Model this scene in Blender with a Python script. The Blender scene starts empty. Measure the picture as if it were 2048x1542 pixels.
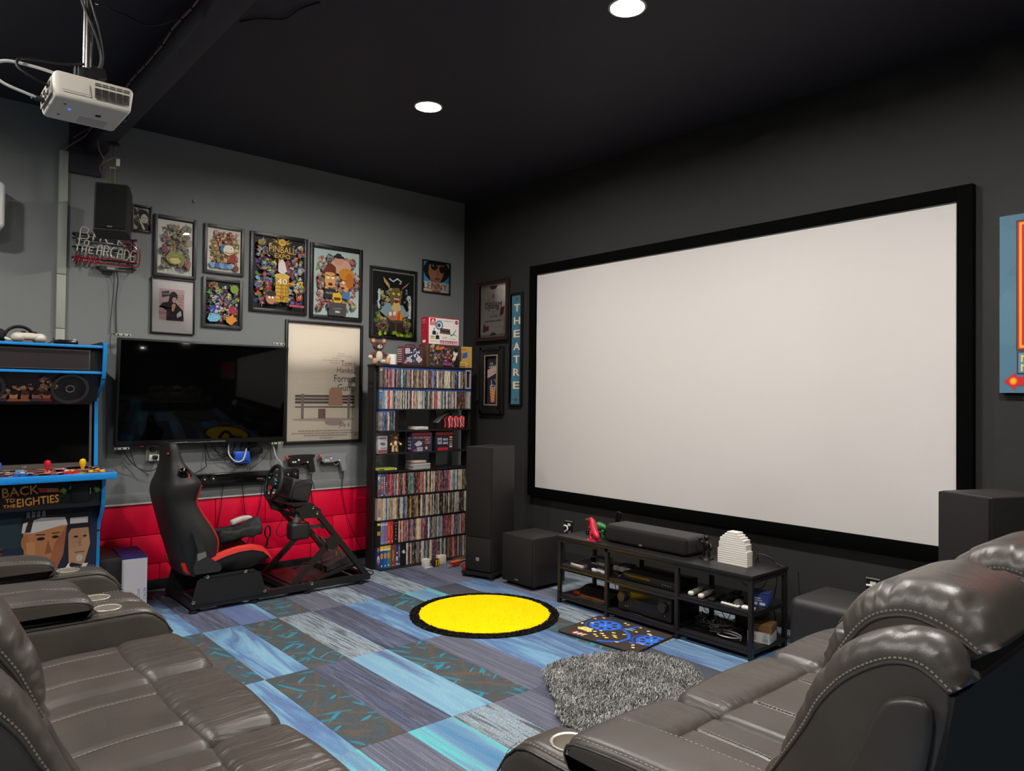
import bpy, bmesh, math, random
import numpy as np
from mathutils import Vector, Matrix, noise
random.seed(7)
C = bpy.context.scene.collection
SC = bpy.context.scene
PI = math.pi

# ------------------------------------------------------------------ camera, world, exposure
cam_data = bpy.data.cameras.new('camera'); cam = bpy.data.objects.new('camera', cam_data); C.objects.link(cam)
yaw, pitch, roll = 0.7161, 0.0162, 0.0113
fw = Vector((math.sin(yaw)*math.cos(pitch), math.cos(yaw)*math.cos(pitch), math.sin(pitch)))
rt = Vector((math.cos(yaw), -math.sin(yaw), 0)); up = rt.cross(fw)
r2 = rt*math.cos(roll)+up*math.sin(roll); u2 = -rt*math.sin(roll)+up*math.cos(roll)
mw = Matrix((r2, u2, -fw)).transposed().to_4x4(); mw.translation = Vector((-4.4998, -5.9372, 1.4773))
cam.matrix_world = mw
cam_data.sensor_width = 36.0; cam_data.lens = 1461.33*36/2048
cam_data.clip_start = 0.05
SC.camera = cam
w = bpy.data.worlds.new('world'); SC.world = w; w.use_nodes = True
w.node_tree.nodes['Background'].inputs[0].default_value = (0.02, 0.02, 0.022, 1)
w.node_tree.nodes['Background'].inputs[1].default_value = 0.2
SC.view_settings.view_transform = 'Standard'; SC.view_settings.look = 'None'
SC.view_settings.gamma = 1.0; SC.view_settings.use_curve_mapping = False
SC.view_settings.exposure = 0.0
LAMP = 960.0                      # radiance of the ceiling downlights
LAMP_COL = (1.0, 0.955, 0.905)
LIGHT_SPOTS = [(-1.70, -1.82), (-1.68, -3.55), (-1.69, -5.30), (-5.0, -1.82), (-5.0, -3.55), (-5.0, -5.40), (-3.3, -7.2)]
CEIL = 3.45

# ------------------------------------------------------------------ materials
def lin(c):
    if isinstance(c, str):
        c = c.lstrip('#'); c = [int(c[i:i+2], 16)/255 for i in (0, 2, 4)]
    return tuple((v/12.92 if v <= .04045 else ((v+.055)/1.055)**2.4) for v in c[:3])
MATS = {}
def mat(name, col='#888888', rough=.5, metal=0.0, spec=.5, coat=0.0, bump=None, vary=None, emit=None, objcol=False, attr=None, sheen=0):
    """principled material; bump=(scale, strength, stretch) noise relief; vary=(scale, amount) tint variation"""
    if name in MATS: return MATS[name]
    m = bpy.data.materials.new(name); m.use_nodes = True
    nt = m.node_tree; b = nt.nodes['Principled BSDF']
    col = lin(col) if not isinstance(col, tuple) else col
    b.inputs['Base Color'].default_value = (*col, 1)
    b.inputs['Roughness'].default_value = rough; b.inputs['Metallic'].default_value = metal
    b.inputs['Specular IOR Level'].default_value = spec
    b.inputs['Coat Weight'].default_value = coat; b.inputs['Coat Roughness'].default_value = .03
    if sheen: b.inputs['Sheen Weight'].default_value = sheen
    if emit:
        b.inputs['Emission Color'].default_value = (*lin(emit[0]), 1) if isinstance(emit[0], str) else (*emit[0], 1)
        b.inputs['Emission Strength'].default_value = emit[1]
    tc = nt.nodes.new('ShaderNodeTexCoord')
    src = None
    if attr:
        a = nt.nodes.new('ShaderNodeAttribute'); a.attribute_name = attr; src = a.outputs['Color']
    if objcol:
        a = nt.nodes.new('ShaderNodeObjectInfo'); src = a.outputs['Color']
    if vary:
        n = nt.nodes.new('ShaderNodeTexNoise'); n.inputs['Scale'].default_value = vary[0]; n.inputs['Detail'].default_value = 4
        nt.links.new(tc.outputs['Object'], n.inputs['Vector'])
        mr = nt.nodes.new('ShaderNodeMapRange'); mr.inputs['From Min'].default_value = .3; mr.inputs['From Max'].default_value = .7
        mr.inputs['To Min'].default_value = 1-vary[1]; mr.inputs['To Max'].default_value = 1+vary[1]
        nt.links.new(n.outputs['Fac'], mr.inputs['Value'])
        mx = nt.nodes.new('ShaderNodeMix'); mx.data_type = 'RGBA'; mx.blend_type = 'MULTIPLY'; mx.inputs['Factor'].default_value = 1
        if src: nt.links.new(src, mx.inputs['A'])
        else: mx.inputs['A'].default_value = (*col, 1)
        nt.links.new(mr.outputs['Result'], mx.inputs['B']); src = mx.outputs['Result']
    if src: nt.links.new(src, b.inputs['Base Color'])
    if bump:
        mp = nt.nodes.new('ShaderNodeMapping'); mp.inputs['Scale'].default_value = bump[2] if len(bump) > 2 else (1, 1, 1)
        nt.links.new(tc.outputs['Object'], mp.inputs['Vector'])
        n = nt.nodes.new('ShaderNodeTexNoise'); n.inputs['Scale'].default_value = bump[0]; n.inputs['Detail'].default_value = 5
        nt.links.new(mp.outputs['Vector'], n.inputs['Vector'])
        bp = nt.nodes.new('ShaderNodeBump'); bp.inputs['Strength'].default_value = bump[1]; bp.inputs['Distance'].default_value = .01
        nt.links.new(n.outputs['Fac'], bp.inputs['Height']); nt.links.new(bp.outputs['Normal'], b.inputs['Normal'])
    MATS[name] = m
    return m

def leather(name, col, wr_scale, wr_strength, stretch):
    """grained leather with soft stretched wrinkles"""
    m = bpy.data.materials.new(name); m.use_nodes = True; nt = m.node_tree; b = nt.nodes['Principled BSDF']
    N = nt.nodes.new; L = nt.links.new
    tc = N('ShaderNodeTexCoord')
    mp = N('ShaderNodeMapping'); mp.inputs['Scale'].default_value = stretch; L(tc.outputs['Object'], mp.inputs['Vector'])
    n1 = N('ShaderNodeTexNoise'); n1.inputs['Scale'].default_value = wr_scale; n1.inputs['Detail'].default_value = 3; n1.inputs['Distortion'].default_value = .4
    L(mp.outputs['Vector'], n1.inputs['Vector'])
    v = N('ShaderNodeTexVoronoi'); v.inputs['Scale'].default_value = 260; v.feature = 'DISTANCE_TO_EDGE'; L(tc.outputs['Object'], v.inputs['Vector'])
    b1 = N('ShaderNodeBump'); b1.inputs['Strength'].default_value = wr_strength; b1.inputs['Distance'].default_value = .02
    L(n1.outputs['Fac'], b1.inputs['Height'])
    b2 = N('ShaderNodeBump'); b2.inputs['Strength'].default_value = .12; b2.inputs['Distance'].default_value = .003
    L(v.outputs['Distance'], b2.inputs['Height']); L(b1.outputs['Normal'], b2.inputs['Normal']); L(b2.outputs['Normal'], b.inputs['Normal'])
    n2 = N('ShaderNodeTexNoise'); n2.inputs['Scale'].default_value = 5; n2.inputs['Detail'].default_value = 5; L(tc.outputs['Object'], n2.inputs['Vector'])
    r = N('ShaderNodeValToRGB'); c = lin(col)
    r.color_ramp.elements[0].position = .3; r.color_ramp.elements[0].color = (*[x*.82 for x in c], 1)
    r.color_ramp.elements[1].position = .7; r.color_ramp.elements[1].color = (*[x*1.15 for x in c], 1)
    L(n2.outputs['Fac'], r.inputs['Fac']); L(r.outputs['Color'], b.inputs['Base Color'])
    b.inputs['Roughness'].default_value = .36; b.inputs['Specular IOR Level'].default_value = .5
    return m

# ------------------------------------------------------------------ mesh builder
class MB:
    def __init__(s): s.V = []; s.F = []; s.I = []; s.cur = 0; s.flat = set()
    def add(s, vs, fs, mi=None):
        o = len(s.V); s.V += [tuple(v) for v in vs]; s.F += [tuple(i+o for i in f) for f in fs]
        s.I += [s.cur if mi is None else mi]*len(fs); return s
    def rbox(s, c, size, r=0.0, n=(1, 1, 1), fn=None, rot=None, seg=1):
        h = [x/2 for x in size]; r = min(r, min(h)*.999); ax = []
        for k in range(3):
            if r > 0:
                a = [-h[k]+r*(1-math.cos(PI/2*i/(seg+0))) if False else -h[k]+r*i/seg for i in range(seg)]
                inner = [-h[k]+r+(2*h[k]-2*r)*i/n[k] for i in range(n[k]+1)]
                ax.append(a+inner+[-x for x in reversed(a)])
            else: ax.append([-h[k]+2*h[k]*i/n[k] for i in range(n[k]+1)])
        idx = {}; vs = []; fs = []
        def vid(i, j, k):
            key = (i, j, k)
            if key not in idx:
                p = Vector((ax[0][i], ax[1][j], ax[2][k]))
                if r > 0:
                    q = Vector([max(-h[t]+r, min(h[t]-r, p[t])) for t in range(3)]); d = p-q
                    if d.length > 1e-9:
                        # cube-to-sphere on the corner cell keeps spacing even
                        e = Vector([math.tan(x/r*PI/4) for x in d]) if r > 0 else d
                        m_ = max(abs(x) for x in d)/r
                        p = q+e.normalized()*r*m_ if m_ > 0 else q
                p = Vector(p)
                if fn: p = Vector(fn(p.x, p.y, p.z))
                if rot is not None: p = rot @ p
                idx[key] = len(vs); vs.append(p+Vector(c))
            return idx[key]
        a, b, d = len(ax[0])-1, len(ax[1])-1, len(ax[2])-1
        for i in range(a):
            for j in range(b):
                fs.append((vid(i, j, 0), vid(i, j+1, 0), vid(i+1, j+1, 0), vid(i+1, j, 0)))
                fs.append((vid(i, j, d), vid(i+1, j, d), vid(i+1, j+1, d), vid(i, j+1, d)))
        for i in range(a):
            for k in range(d):
                fs.append((vid(i, 0, k), vid(i+1, 0, k), vid(i+1, 0, k+1), vid(i, 0, k+1)))
                fs.append((vid(i, b, k), vid(i, b, k+1), vid(i+1, b, k+1), vid(i+1, b, k)))
        for j in range(b):
            for k in range(d):
                fs.append((vid(0, j, k), vid(0, j, k+1), vid(0, j+1, k+1), vid(0, j+1, k)))
                fs.append((vid(a, j, k), vid(a, j+1, k), vid(a, j+1, k+1), vid(a, j, k+1)))
        if fn is None and r > 0:
            hh = [(k, sg) for k in range(3) for sg in (0, 1)]; inv = {v: k for k, v in idx.items()}; mx = (a, b, d); base = len(s.F)
            for q, f in enumerate(fs):
                ks = [inv[i] for i in f]
                for k in range(3):
                    o1, o2 = [t for t in range(3) if t != k]
                    if (all(K[k] == 0 for K in ks) or all(K[k] == mx[k] for K in ks)) and all(seg <= K[o1] <= mx[o1]-seg and seg <= K[o2] <= mx[o2]-seg for K in ks): s.flat.add(base+q)
        return s.add(vs, fs)
    def box(s, c, size, bev=0.0, rot=None): return s.rbox(c, size, bev, rot=rot)
    def bx(s, x0, x1, y0, y1, z0, z1, bev=0.0):
        return s.rbox(((x0+x1)/2, (y0+y1)/2, (z0+z1)/2), (x1-x0, y1-y0, z1-z0), bev)
    def cyl(s, p0, p1, r, n=12, r1=None, cap=True):
        p0 = Vector(p0); p1 = Vector(p1); r1 = r if r1 is None else r1
        d = (p1-p0).normalized(); a = d.orthogonal().normalized(); b = d.cross(a); vs = []
        for p, q in ((p0, r), (p1, r1)):
            for i in range(n):
                t = 2*PI*i/n; vs.append(p+(a*math.cos(t)+b*math.sin(t))*q)
        fs = [(i, (i+1) % n, n+(i+1) % n, n+i) for i in range(n)]
        if cap: fs += [tuple(range(n-1, -1, -1)), tuple(range(n, 2*n))]
        return s.add(vs, fs)
    def bar(s, p0, p1, w, h, upv=(0, 0, 1)):
        p0 = Vector(p0); p1 = Vector(p1); d = (p1-p0).normalized(); u = Vector(upv)
        a = d.cross(u); a = a.normalized() if a.length > 1e-4 else d.orthogonal().normalized(); b = a.cross(d).normalized()
        vs = [p+a*(sx*w/2)+b*(sy*h/2) for p in (p0, p1) for sx, sy in ((-1, -1), (1, -1), (1, 1), (-1, 1))]
        return s.add(vs, [(3, 2, 1, 0), (4, 5, 6, 7), (0, 1, 5, 4), (1, 2, 6, 5), (2, 3, 7, 6), (3, 0, 4, 7)])
    def tube(s, pts, r, n=6, smooth=0, closed=False, rfn=None):
        P = [Vector(p) for p in pts]
        if smooth: P = catmull(P, smooth, closed)
        m = len(P); vs = []; fs = []; a = None
        for i, p in enumerate(P):
            d = ((P[(i+1) % m] if (closed or i < m-1) else p)-(P[i-1] if (closed or i > 0) else p)).normalized()
            if a is None: a = d.orthogonal().normalized()
            a = (a-d*a.dot(d)); a = a.normalized() if a.length > 1e-6 else d.orthogonal().normalized()
            b = d.cross(a); rr = rfn(i/(m-1)) if rfn else r
            vs += [p+(a*math.cos(2*PI*k/n)+b*math.sin(2*PI*k/n))*rr for k in range(n)]
        for i in range(m if closed else m-1):
            j = (i+1) % m
            fs += [(i*n+k, i*n+(k+1) % n, j*n+(k+1) % n, j*n+k) for k in range(n)]
        if not closed: fs += [tuple(range(n-1, -1, -1)), tuple((m-1)*n+k for k in range(n))]
        return s.add(vs, fs)
    def prism(s, pts, ax, a, b):
        """extrude a 2-D outline: ax 'x' -> pts are (y,z); 'y' -> (x,z); 'z' -> (x,y)"""
        f = {'x': lambda p, t: (t, p[0], p[1]), 'y': lambda p, t: (p[0], t, p[1]), 'z': lambda p, t: (p[0], p[1], t)}[ax]
        n = len(pts); vs = [f(p, a) for p in pts]+[f(p, b) for p in pts]
        return s.add(vs, [tuple(range(n-1, -1, -1)), tuple(range(n, 2*n))]+[(i, (i+1) % n, n+(i+1) % n, n+i) for i in range(n)])
    def lathe(s, prof, c=(0, 0, 0), n=20, rot=None, cap=True, ring=False):
        vs = []; m = len(prof)
        for r, z in prof:
            for k in range(n):
                p = Vector((r*math.cos(2*PI*k/n), r*math.sin(2*PI*k/n), z))
                if rot is not None: p = rot @ p
                vs.append(p+Vector(c))
        fs = [(i*n+k, i*n+(k+1) % n, (i+1)*n+(k+1) % n, (i+1)*n+k) for i in range(m-1) for k in range(n)]
        if ring: fs += [((m-1)*n+k, (m-1)*n+(k+1) % n, (k+1) % n, k) for k in range(n)]; cap = False
        if cap and prof[0][0] > 1e-6: fs.append(tuple(range(n-1, -1, -1)))
        if cap and prof[-1][0] > 1e-6: fs.append(tuple((m-1)*n+k for k in range(n)))
        return s.add(vs, fs)
    def ball(s, c, r, nu=14, nv=9, rot=None, fn=None):
        r = (r, r, r) if not hasattr(r, '__len__') else r; vs = []; fs = []
        for j in range(nv+1):
            t = PI*j/nv
            for i in range(nu):
                a = 2*PI*i/nu; p = Vector((r[0]*math.sin(t)*math.cos(a), r[1]*math.sin(t)*math.sin(a), -r[2]*math.cos(t)))
                if fn: p = Vector(fn(p))
                if rot is not None: p = rot @ p
                vs.append(p+Vector(c))
        fs = [(j*nu+i, j*nu+(i+1) % nu, (j+1)*nu+(i+1) % nu, (j+1)*nu+i) for j in range(nv) for i in range(nu)]
        return s.add(vs, fs)
    def loft(s, rings, cap=True, closed=False):
        n = len(rings[0]); vs = [p for r in rings for p in r]; m = len(rings)
        fs = [(i*n+k, i*n+(k+1) % n, ((i+1) % m)*n+(k+1) % n, ((i+1) % m)*n+k) for i in range(m if closed else m-1) for k in range(n)]
        if cap and not closed: fs += [tuple(range(n-1, -1, -1)), tuple((m-1)*n+k for k in range(n))]
        return s.add(vs, fs)
    def mesh(s, name, mats, sharp=38):
        me = bpy.data.meshes.new(name); me.from_pydata([tuple(v) for v in s.V], [], s.F)
        bm = bmesh.new(); bm.from_mesh(me)
        bm.faces.ensure_lookup_table()
        for q, (f, i) in enumerate(zip(bm.faces, s.I)): f.material_index = i; f.smooth = q not in s.flat
        bmesh.ops.remove_doubles(bm, verts=bm.verts, dist=1e-6)
        bmesh.ops.recalc_face_normals(bm, faces=bm.faces); bm.to_mesh(me); bm.free()
        for m in (mats if isinstance(mats, (list, tuple)) else [mats]): me.materials.append(m)
        if sharp < 180: me.set_sharp_from_angle(angle=math.radians(sharp))
        return me
    def build(s, name, mats, parent=None, loc=None, label=None, sharp=38, world=False):
        return link(name, s.mesh(name, mats, sharp), parent, loc, label, world)

def wmat(p):
    L_ = Matrix.Translation(p.location) @ p.rotation_euler.to_matrix().to_4x4()
    return wmat(p.parent) @ p.matrix_parent_inverse @ L_ if p.parent else L_
def link(name, me, parent=None, loc=None, label=None, world=False):
    o = bpy.data.objects.new(name, me); C.objects.link(o)
    if parent is not None:
        o.parent = parent
        if world:
            o.matrix_parent_inverse = wmat(parent).inverted()
    if loc is not None: o.location = loc
    if label: o['label'] = label
    return o
def catmull(P, k=6, closed=False):
    P = [Vector(p) for p in P]; n = len(P); out = []
    for i in range(n if closed else n-1):
        p0 = P[i-1] if (closed or i > 0) else P[i]; p1 = P[i]; p2 = P[(i+1) % n]; p3 = P[(i+2) % n] if (closed or i < n-2) else p2
        for j in range(k):
            t = j/k
            out.append(.5*((2*p1)+(p2-p0)*t+(2*p0-5*p1+4*p2-p3)*t*t+(3*p1-p0-3*p2+p3)*t**3))
    if not closed: out.append(P[-1])
    return out
def smooth2(pts, k=5, closed=True): return [(p.x, p.y) for p in catmull([Vector((a, b, 0)) for a, b in pts], k, closed)]
def tag(o, label, cat, group=None):
    o['label'] = label; o['category'] = cat
    if group: o['group'] = group
    return o
def thing(name, label, cat, loc=(0, 0, 0), rz=0.0, group=None, rx=0.0, ry=0.0):
    o = bpy.data.objects.new(name, None); C.objects.link(o); o.empty_display_size = .05
    o.location = loc; o.rotation_euler = (rx, ry, rz)
    return tag(o, label, cat, group)
def struct(o): o['kind'] = 'structure'; return o
def stuff(o): o['kind'] = 'stuff'; return o
def RZ(a): return Matrix.Rotation(a, 3, 'Z')
def RX(a): return Matrix.Rotation(a, 3, 'X')
def RY(a): return Matrix.Rotation(a, 3, 'Y')

# ------------------------------------------------------------------ flat print (posters, box art, lettering)
_tc = {}
def glyphs(body):
    if body not in _tc:
        cu = bpy.data.curves.new('lettering', 'FONT'); cu.body = body; cu.resolution_u = 2
        ob = bpy.data.objects.new('lettering', cu); me = bpy.data.meshes.new_from_object(ob)
        vs = [(v.co.x, v.co.y) for v in me.vertices]; fs = [tuple(p.vertices) for p in me.polygons]
        bpy.data.objects.remove(ob); bpy.data.curves.remove(cu); bpy.data.meshes.remove(me)
        if vs:
            x0 = min(v[0] for v in vs); x1 = max(v[0] for v in vs)
        else: x0, x1 = 0, 1
        _tc[body] = (vs, fs, x0, x1)
    return _tc[body]
class Art:
    """flat print of size w x h built in the local plane x right, z up, facing -y; coordinates run 0..1"""
    def __init__(s, w, h, bg, step=.00003):
        s.w, s.h = w, h; s.vo = 0.0; s.V = []; s.F = []; s.K = []; s.n = 0; s.step = step; s.rect(0, 0, 1, 1, bg)
    def raw(s, pts, faces, c):
        o = len(s.V); y = -s.step*s.n; s.n += 1
        s.V += [(min(max(p[0], 0), s.w)-s.w/2, y, min(max(p[1]+s.vo*s.h, 0), s.h)) for p in pts]; s.F += [tuple(i+o for i in f) for f in faces]; s.K += [lin(c)]*len(faces)
    def poly(s, pts, c): s.raw([(u*s.w, v*s.h) for u, v in pts], [tuple(range(len(pts)))], c)
    def rect(s, u, v, du, dv, c): s.poly([(u, v), (u+du, v), (u+du, v+dv), (u, v+dv)], c)
    def ell(s, u, v, ru, rv, c, n=16, rot=0.0, a0=0, a1=2*PI):
        pts = []
        for i in range(n+(a1-a0 < 6.2)):
            t = a0+(a1-a0)*i/n; x, y = ru*math.cos(t)*s.w, rv*math.sin(t)*s.h
            pts.append((u*s.w+x*math.cos(rot)-y*math.sin(rot), v*s.h+x*math.sin(rot)+y*math.cos(rot)))
        s.raw(pts, [tuple(range(len(pts)))], c)
    def blob(s, u, v, r, c, rng, n=14, jag=.35, asp=1.0):
        pts = [(u*s.w+r*asp*(1+rng.uniform(-jag, jag))*math.cos(2*PI*i/n), v*s.h+r*(1+rng.uniform(-jag, jag))*math.sin(2*PI*i/n)) for i in range(n)]
        s.raw(pts, [(i, (i+1) % n, n) for i in range(n)], c) if False else s.raw(pts+[(u*s.w, v*s.h)], [(i, (i+1) % n, n) for i in range(n)], c)
    def stroke(s, pts, wd, c, taper=False):
        P = [Vector((u*s.w, v*s.h)) for u, v in pts]; L = []; R = []; m = len(P)
        for i, p in enumerate(P):
            d = (P[min(i+1, m-1)]-P[max(i-1, 0)]); d = d.normalized() if d.length > 0 else Vector((1, 0)); q = Vector((-d.y, d.x))*wd/2*((1-i/(m-1)*.9) if taper else 1)
            L.append(p+q); R.append(p-q)
        pts2 = [tuple(p) for p in L+R]; s.raw(pts2, [(i, i+1, m+i+1, m+i) for i in range(m-1)], c)
    def text(s, body, u, v, hgt, c, fit=None, align='l', rot=0.0, shear=0.0):
        """hgt = cap height as a fraction of h; fit = width as a fraction of w"""
        vs, fs, x0, x1 = glyphs(body)
        if not fs: return
        k = hgt*s.h/.69; sx = k if fit is None else fit*s.w/max(x1-x0, 1e-6); wd = (x1-x0)*sx
        off = {'l': 0, 'c': -wd/2, 'r': -wd}[align]; pts = []
        for x, y in vs:
            X = (x-x0)*sx+off+y*k*shear; Y = y*k
            pts.append((u*s.w+X*math.cos(rot)-Y*math.sin(rot), v*s.h+X*math.sin(rot)+Y*math.cos(rot)))
        s.raw(pts, fs, c)
    def mesh(s, name, m):
        me = bpy.data.meshes.new(name); me.from_pydata(s.V, [], s.F); me.materials.append(m)
        at = me.attributes.new('Col', 'FLOAT_COLOR', 'FACE')
        at.data.foreach_set('color', np.array([(*k, 1) for k in s.K], dtype=np.float32).ravel())
        return me
    def build(s, name, parent, loc=(0, 0, 0), rx=0.0, rz=0.0, m=None, label=None):
        o = link(name, s.mesh(name, m or PRINT), parent, loc, label); o.rotation_euler = (rx, 0, rz); return o
PRINT = mat('print_paper', rough=.55, attr='Col', spec=.35)
PRINT_GLASS = mat('print_behind_glazing', rough=.6, attr='Col', coat=.8)
PRINT_CARD = mat('printed_card', rough=.38, attr='Col', spec=.4)
def fill(a, n, pal, rng, reg=(0, 0, 1, 1), r=.05):
    for _ in range(n):
        u = rng.uniform(reg[0], reg[2]); v = rng.uniform(reg[1], reg[3]); a.blob(u, v, r*a.w*rng.uniform(.5, 1.4), rng.choice(pal), rng, 9, .5, rng.uniform(.6, 1.6))
        if rng.random() < .5: t = rng.uniform(0, 6); q = [(u+math.cos(t+k*.4)*r*k*.5, v+math.sin(t+k*.4)*r*k*.5*a.w/a.h) for k in range(4)]; a.stroke(q, r*a.w*.35, rng.choice(pal), True)
def creatures(a, n, pal, rng, reg=(0, 0, 1, 1), size=.07, dark='#15131a'):
    """a generic crowd of invented cartoon creatures: bodies, spikes, limbs, eyes and teeth"""
    for _ in range(n):
        u = rng.uniform(reg[0], reg[2]); v = rng.uniform(reg[1], reg[3]); r = size*a.w*rng.uniform(.6, 1.5); c = rng.choice(pal)
        a.blob(u, v, r*1.12, dark, rng, 10, .3); a.blob(u, v, r, c, rng, 10, .3)
        c2 = rng.choice(pal); a.blob(u+rng.uniform(-.3, .3)*r/a.w, v-.3*r/a.h, r*.6, c2, rng, 8, .3)
        for k in range(3):
            t = rng.uniform(0, 2*PI); q = [(u+math.cos(t)*r*f/a.w, v+math.sin(t+.25*f)*r*f/a.h) for f in (.5, 1.0, 1.5, 1.9)]
            a.stroke(q, r*.3, rng.choice(pal), True)
        if rng.random() < .4:
            for sgn in (-1, 1):
                a.ell(u+sgn*.3*r/a.w, v+.3*r/a.h, .16*r/a.w, .2*r/a.h, '#e4e0cc', 8); a.ell(u+sgn*.27*r/a.w, v+.27*r/a.h, .08*r/a.w, .1*r/a.h, '#101010', 6)
        if rng.random() < .6:
            a.ell(u, v-.35*r/a.h, .4*r/a.w, .2*r/a.h, '#5a1010', 8); a.rect(u-.3*r/a.w, v-.34*r/a.h, .6*r/a.w, .1*r/a.h, '#efe8d0')
        a.stroke([(u-r*.9/a.w, v-r*.2/a.h), (u, v-r*.75/a.h), (u+r*.9/a.w, v-r*.2/a.h)], r*.08, dark)
# ------------------------------------------------------------------ the room
XL, YB = -7.6, -9.0
W_GREY = mat('grey_wall_paint', '#7d807f', .62, bump=(120, .12), vary=(1.2, .04), spec=.3)
W_BLACK = mat('black_wall_paint', '#2d2c2a', .7, bump=(140, .1), vary=(1.5, .06), spec=.25)
W_CEIL = mat('black_ceiling_paint', '#34323a', .6, bump=(100, .08), spec=.3)
RED = mat('red_block_paint', '#e40638', .5, bump=(160, .1), vary=(6, .05), spec=.3)
BLK = mat('matt_black', '#161515', .6, spec=.3)
BLK_MET = mat('black_powder_coat', '#1b1a19', .45, spec=.45, bump=(300, .05))
BLK_GLOSS = mat('gloss_black', '#060606', .12, spec=.5)
BLK_VELVET = mat('black_velvet', '#050505', .95, spec=.05)
DARK = mat('dark_grey_plastic', '#2a2a2b', .5)
GREY = mat('grey_plastic', '#8b8b8a', .5)
WHITE = mat('white_plastic', '#e6e2da', .4)
CABLE = mat('black_cable', '#101010', .5)
CABLE_W = mat('white_cable', '#c9c7c2', .5)
COPPER = mat('clear_speaker_wire', '#8a6a5c', .4)
STEEL = mat('brushed_steel', '#d2ccc2', .4, metal=.85, bump=(30, .05, (60, 60, 1)))
CHROME = mat('chrome', '#dcdcdc', .12, metal=1.0)

SLAB = mat('floor_slab', '#39414a', .9)
m = MB(); m.bx(XL, 0, YB, 0, -.2, -.006); floor = struct(m.build('floor', SLAB))
bm = bmesh.new(); ed = []                     # ceiling sheet with round openings for the recessed lights, slab above
for loop in [[(XL-.15, YB-.15), (.15, YB-.15), (.15, .15), (XL-.15, .15)]]+[[(x+.0855*math.cos(2*PI*k/40), y+.0855*math.sin(2*PI*k/40)) for k in range(40)] for x, y in LIGHT_SPOTS]:
    vs = [bm.verts.new((p[0], p[1], CEIL)) for p in loop]; ed += [bm.edges.new((vs[i], vs[(i+1) % len(vs)])) for i in range(len(vs))]
bmesh.ops.triangle_fill(bm, edges=ed, use_beauty=True, use_dissolve=False)
m = MB(); m.bx(XL-.15, .15, YB-.15, .15, CEIL+.05, CEIL+.2); me = m.mesh('ceiling', W_CEIL); bm.from_mesh(me); bm.to_mesh(me); bm.free()
for p in me.polygons: p.use_smooth = False
ceil_ob = struct(link('ceiling', me))
m = MB(); m.bx(0, .15, YB, .15, -.2, CEIL); struct(m.build('wall_right', W_BLACK))
m = MB(); m.bx(XL-.15, XL, YB, .15, -.2, CEIL); struct(m.build('wall_left', W_GREY))
m = MB(); m.bx(XL-.15, .15, YB-.15, YB, -.2, CEIL); struct(m.build('wall_front', W_BLACK))
# back wall: grey upper part, red block courses below, a small painted ledge where they meet
m = MB(); m.bx(XL, 0, 0, .15, .66, CEIL); wall_back = struct(m.build('wall_back', W_GREY))
m = MB(); m.bx(XL, 0, .012, .15, -.2, .66); m.build('block_mortar', mat('red_mortar', '#8f0a22', .7), wall_back, world=True)
rng = random.Random(3)
z0 = .0
courses = [(0.0, .19), (.194, .408), (.412, .648)]
blk = {}
for ci, (a, b) in enumerate(courses):
    mb = MB(); mb.rbox((0, .026, (b-a)/2), (.404, .05, b-a), .006)
    blk[ci] = mb.mesh('wall_block', RED)
for ci, (a, b) in enumerate(courses):
    x = -.2+(-.2 if ci % 2 else 0)
    while x > XL-.2:
        o = link('wall_block', blk[ci], wall_back); o.location = (x, rng.uniform(-.0015, .0015), a); x -= .408
m = MB(); m.bx(XL, -.9, -.012, .0, .648, .661, .003); m.build('ledge', mat('pale_grey_ledge', '#b9b6b1', .5), wall_back)
m = MB(); m.bx(XL, 0, -.006, .0, .661, .735, .003); m.build('ledge_band', W_GREY, wall_back)
m = MB(); m.bx(XL, -.01, -.014, 0, 0, .075, .003); struct(m.build('baseboard_back', BLK))
m = MB(); m.bx(-.014, 0, YB, -.014, 0, .09, .003); struct(m.build('baseboard_right', BLK))
# roof beam, its bearing on the wall, the surface conduit
m = MB(); m.bx(-3.40, -3.285, YB, 0, 3.19, 3.30, .004); m.bx(-3.352, -3.333, YB, 0, 3.30, CEIL); m.bx(-3.40, -3.285, YB, 0, 3.425, CEIL)
struct(m.build('trim_1', W_CEIL))
m = MB(); m.bx(-3.508, -3.301, -.03, 0, 3.03, 3.19, .003); m.bx(-3.508, -3.31, -.026, 0, 3.19, CEIL); struct(m.build('trim_2', W_CEIL))
m = MB()
for a, b in ((.9, 1.92), (1.923, 2.30), (2.303, 3.17)): m.bx(-3.566, -3.51, -.03, 0, a, b, .004)
cond = thing('wall_conduit', 'pale grey vertical cable trunking on the grey wall left of the neon sign', 'conduit', (-3.538, 0, .9))
m.build('trunking', mat('pale_conduit', '#a3a69c', .5), cond, world=True)

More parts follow.
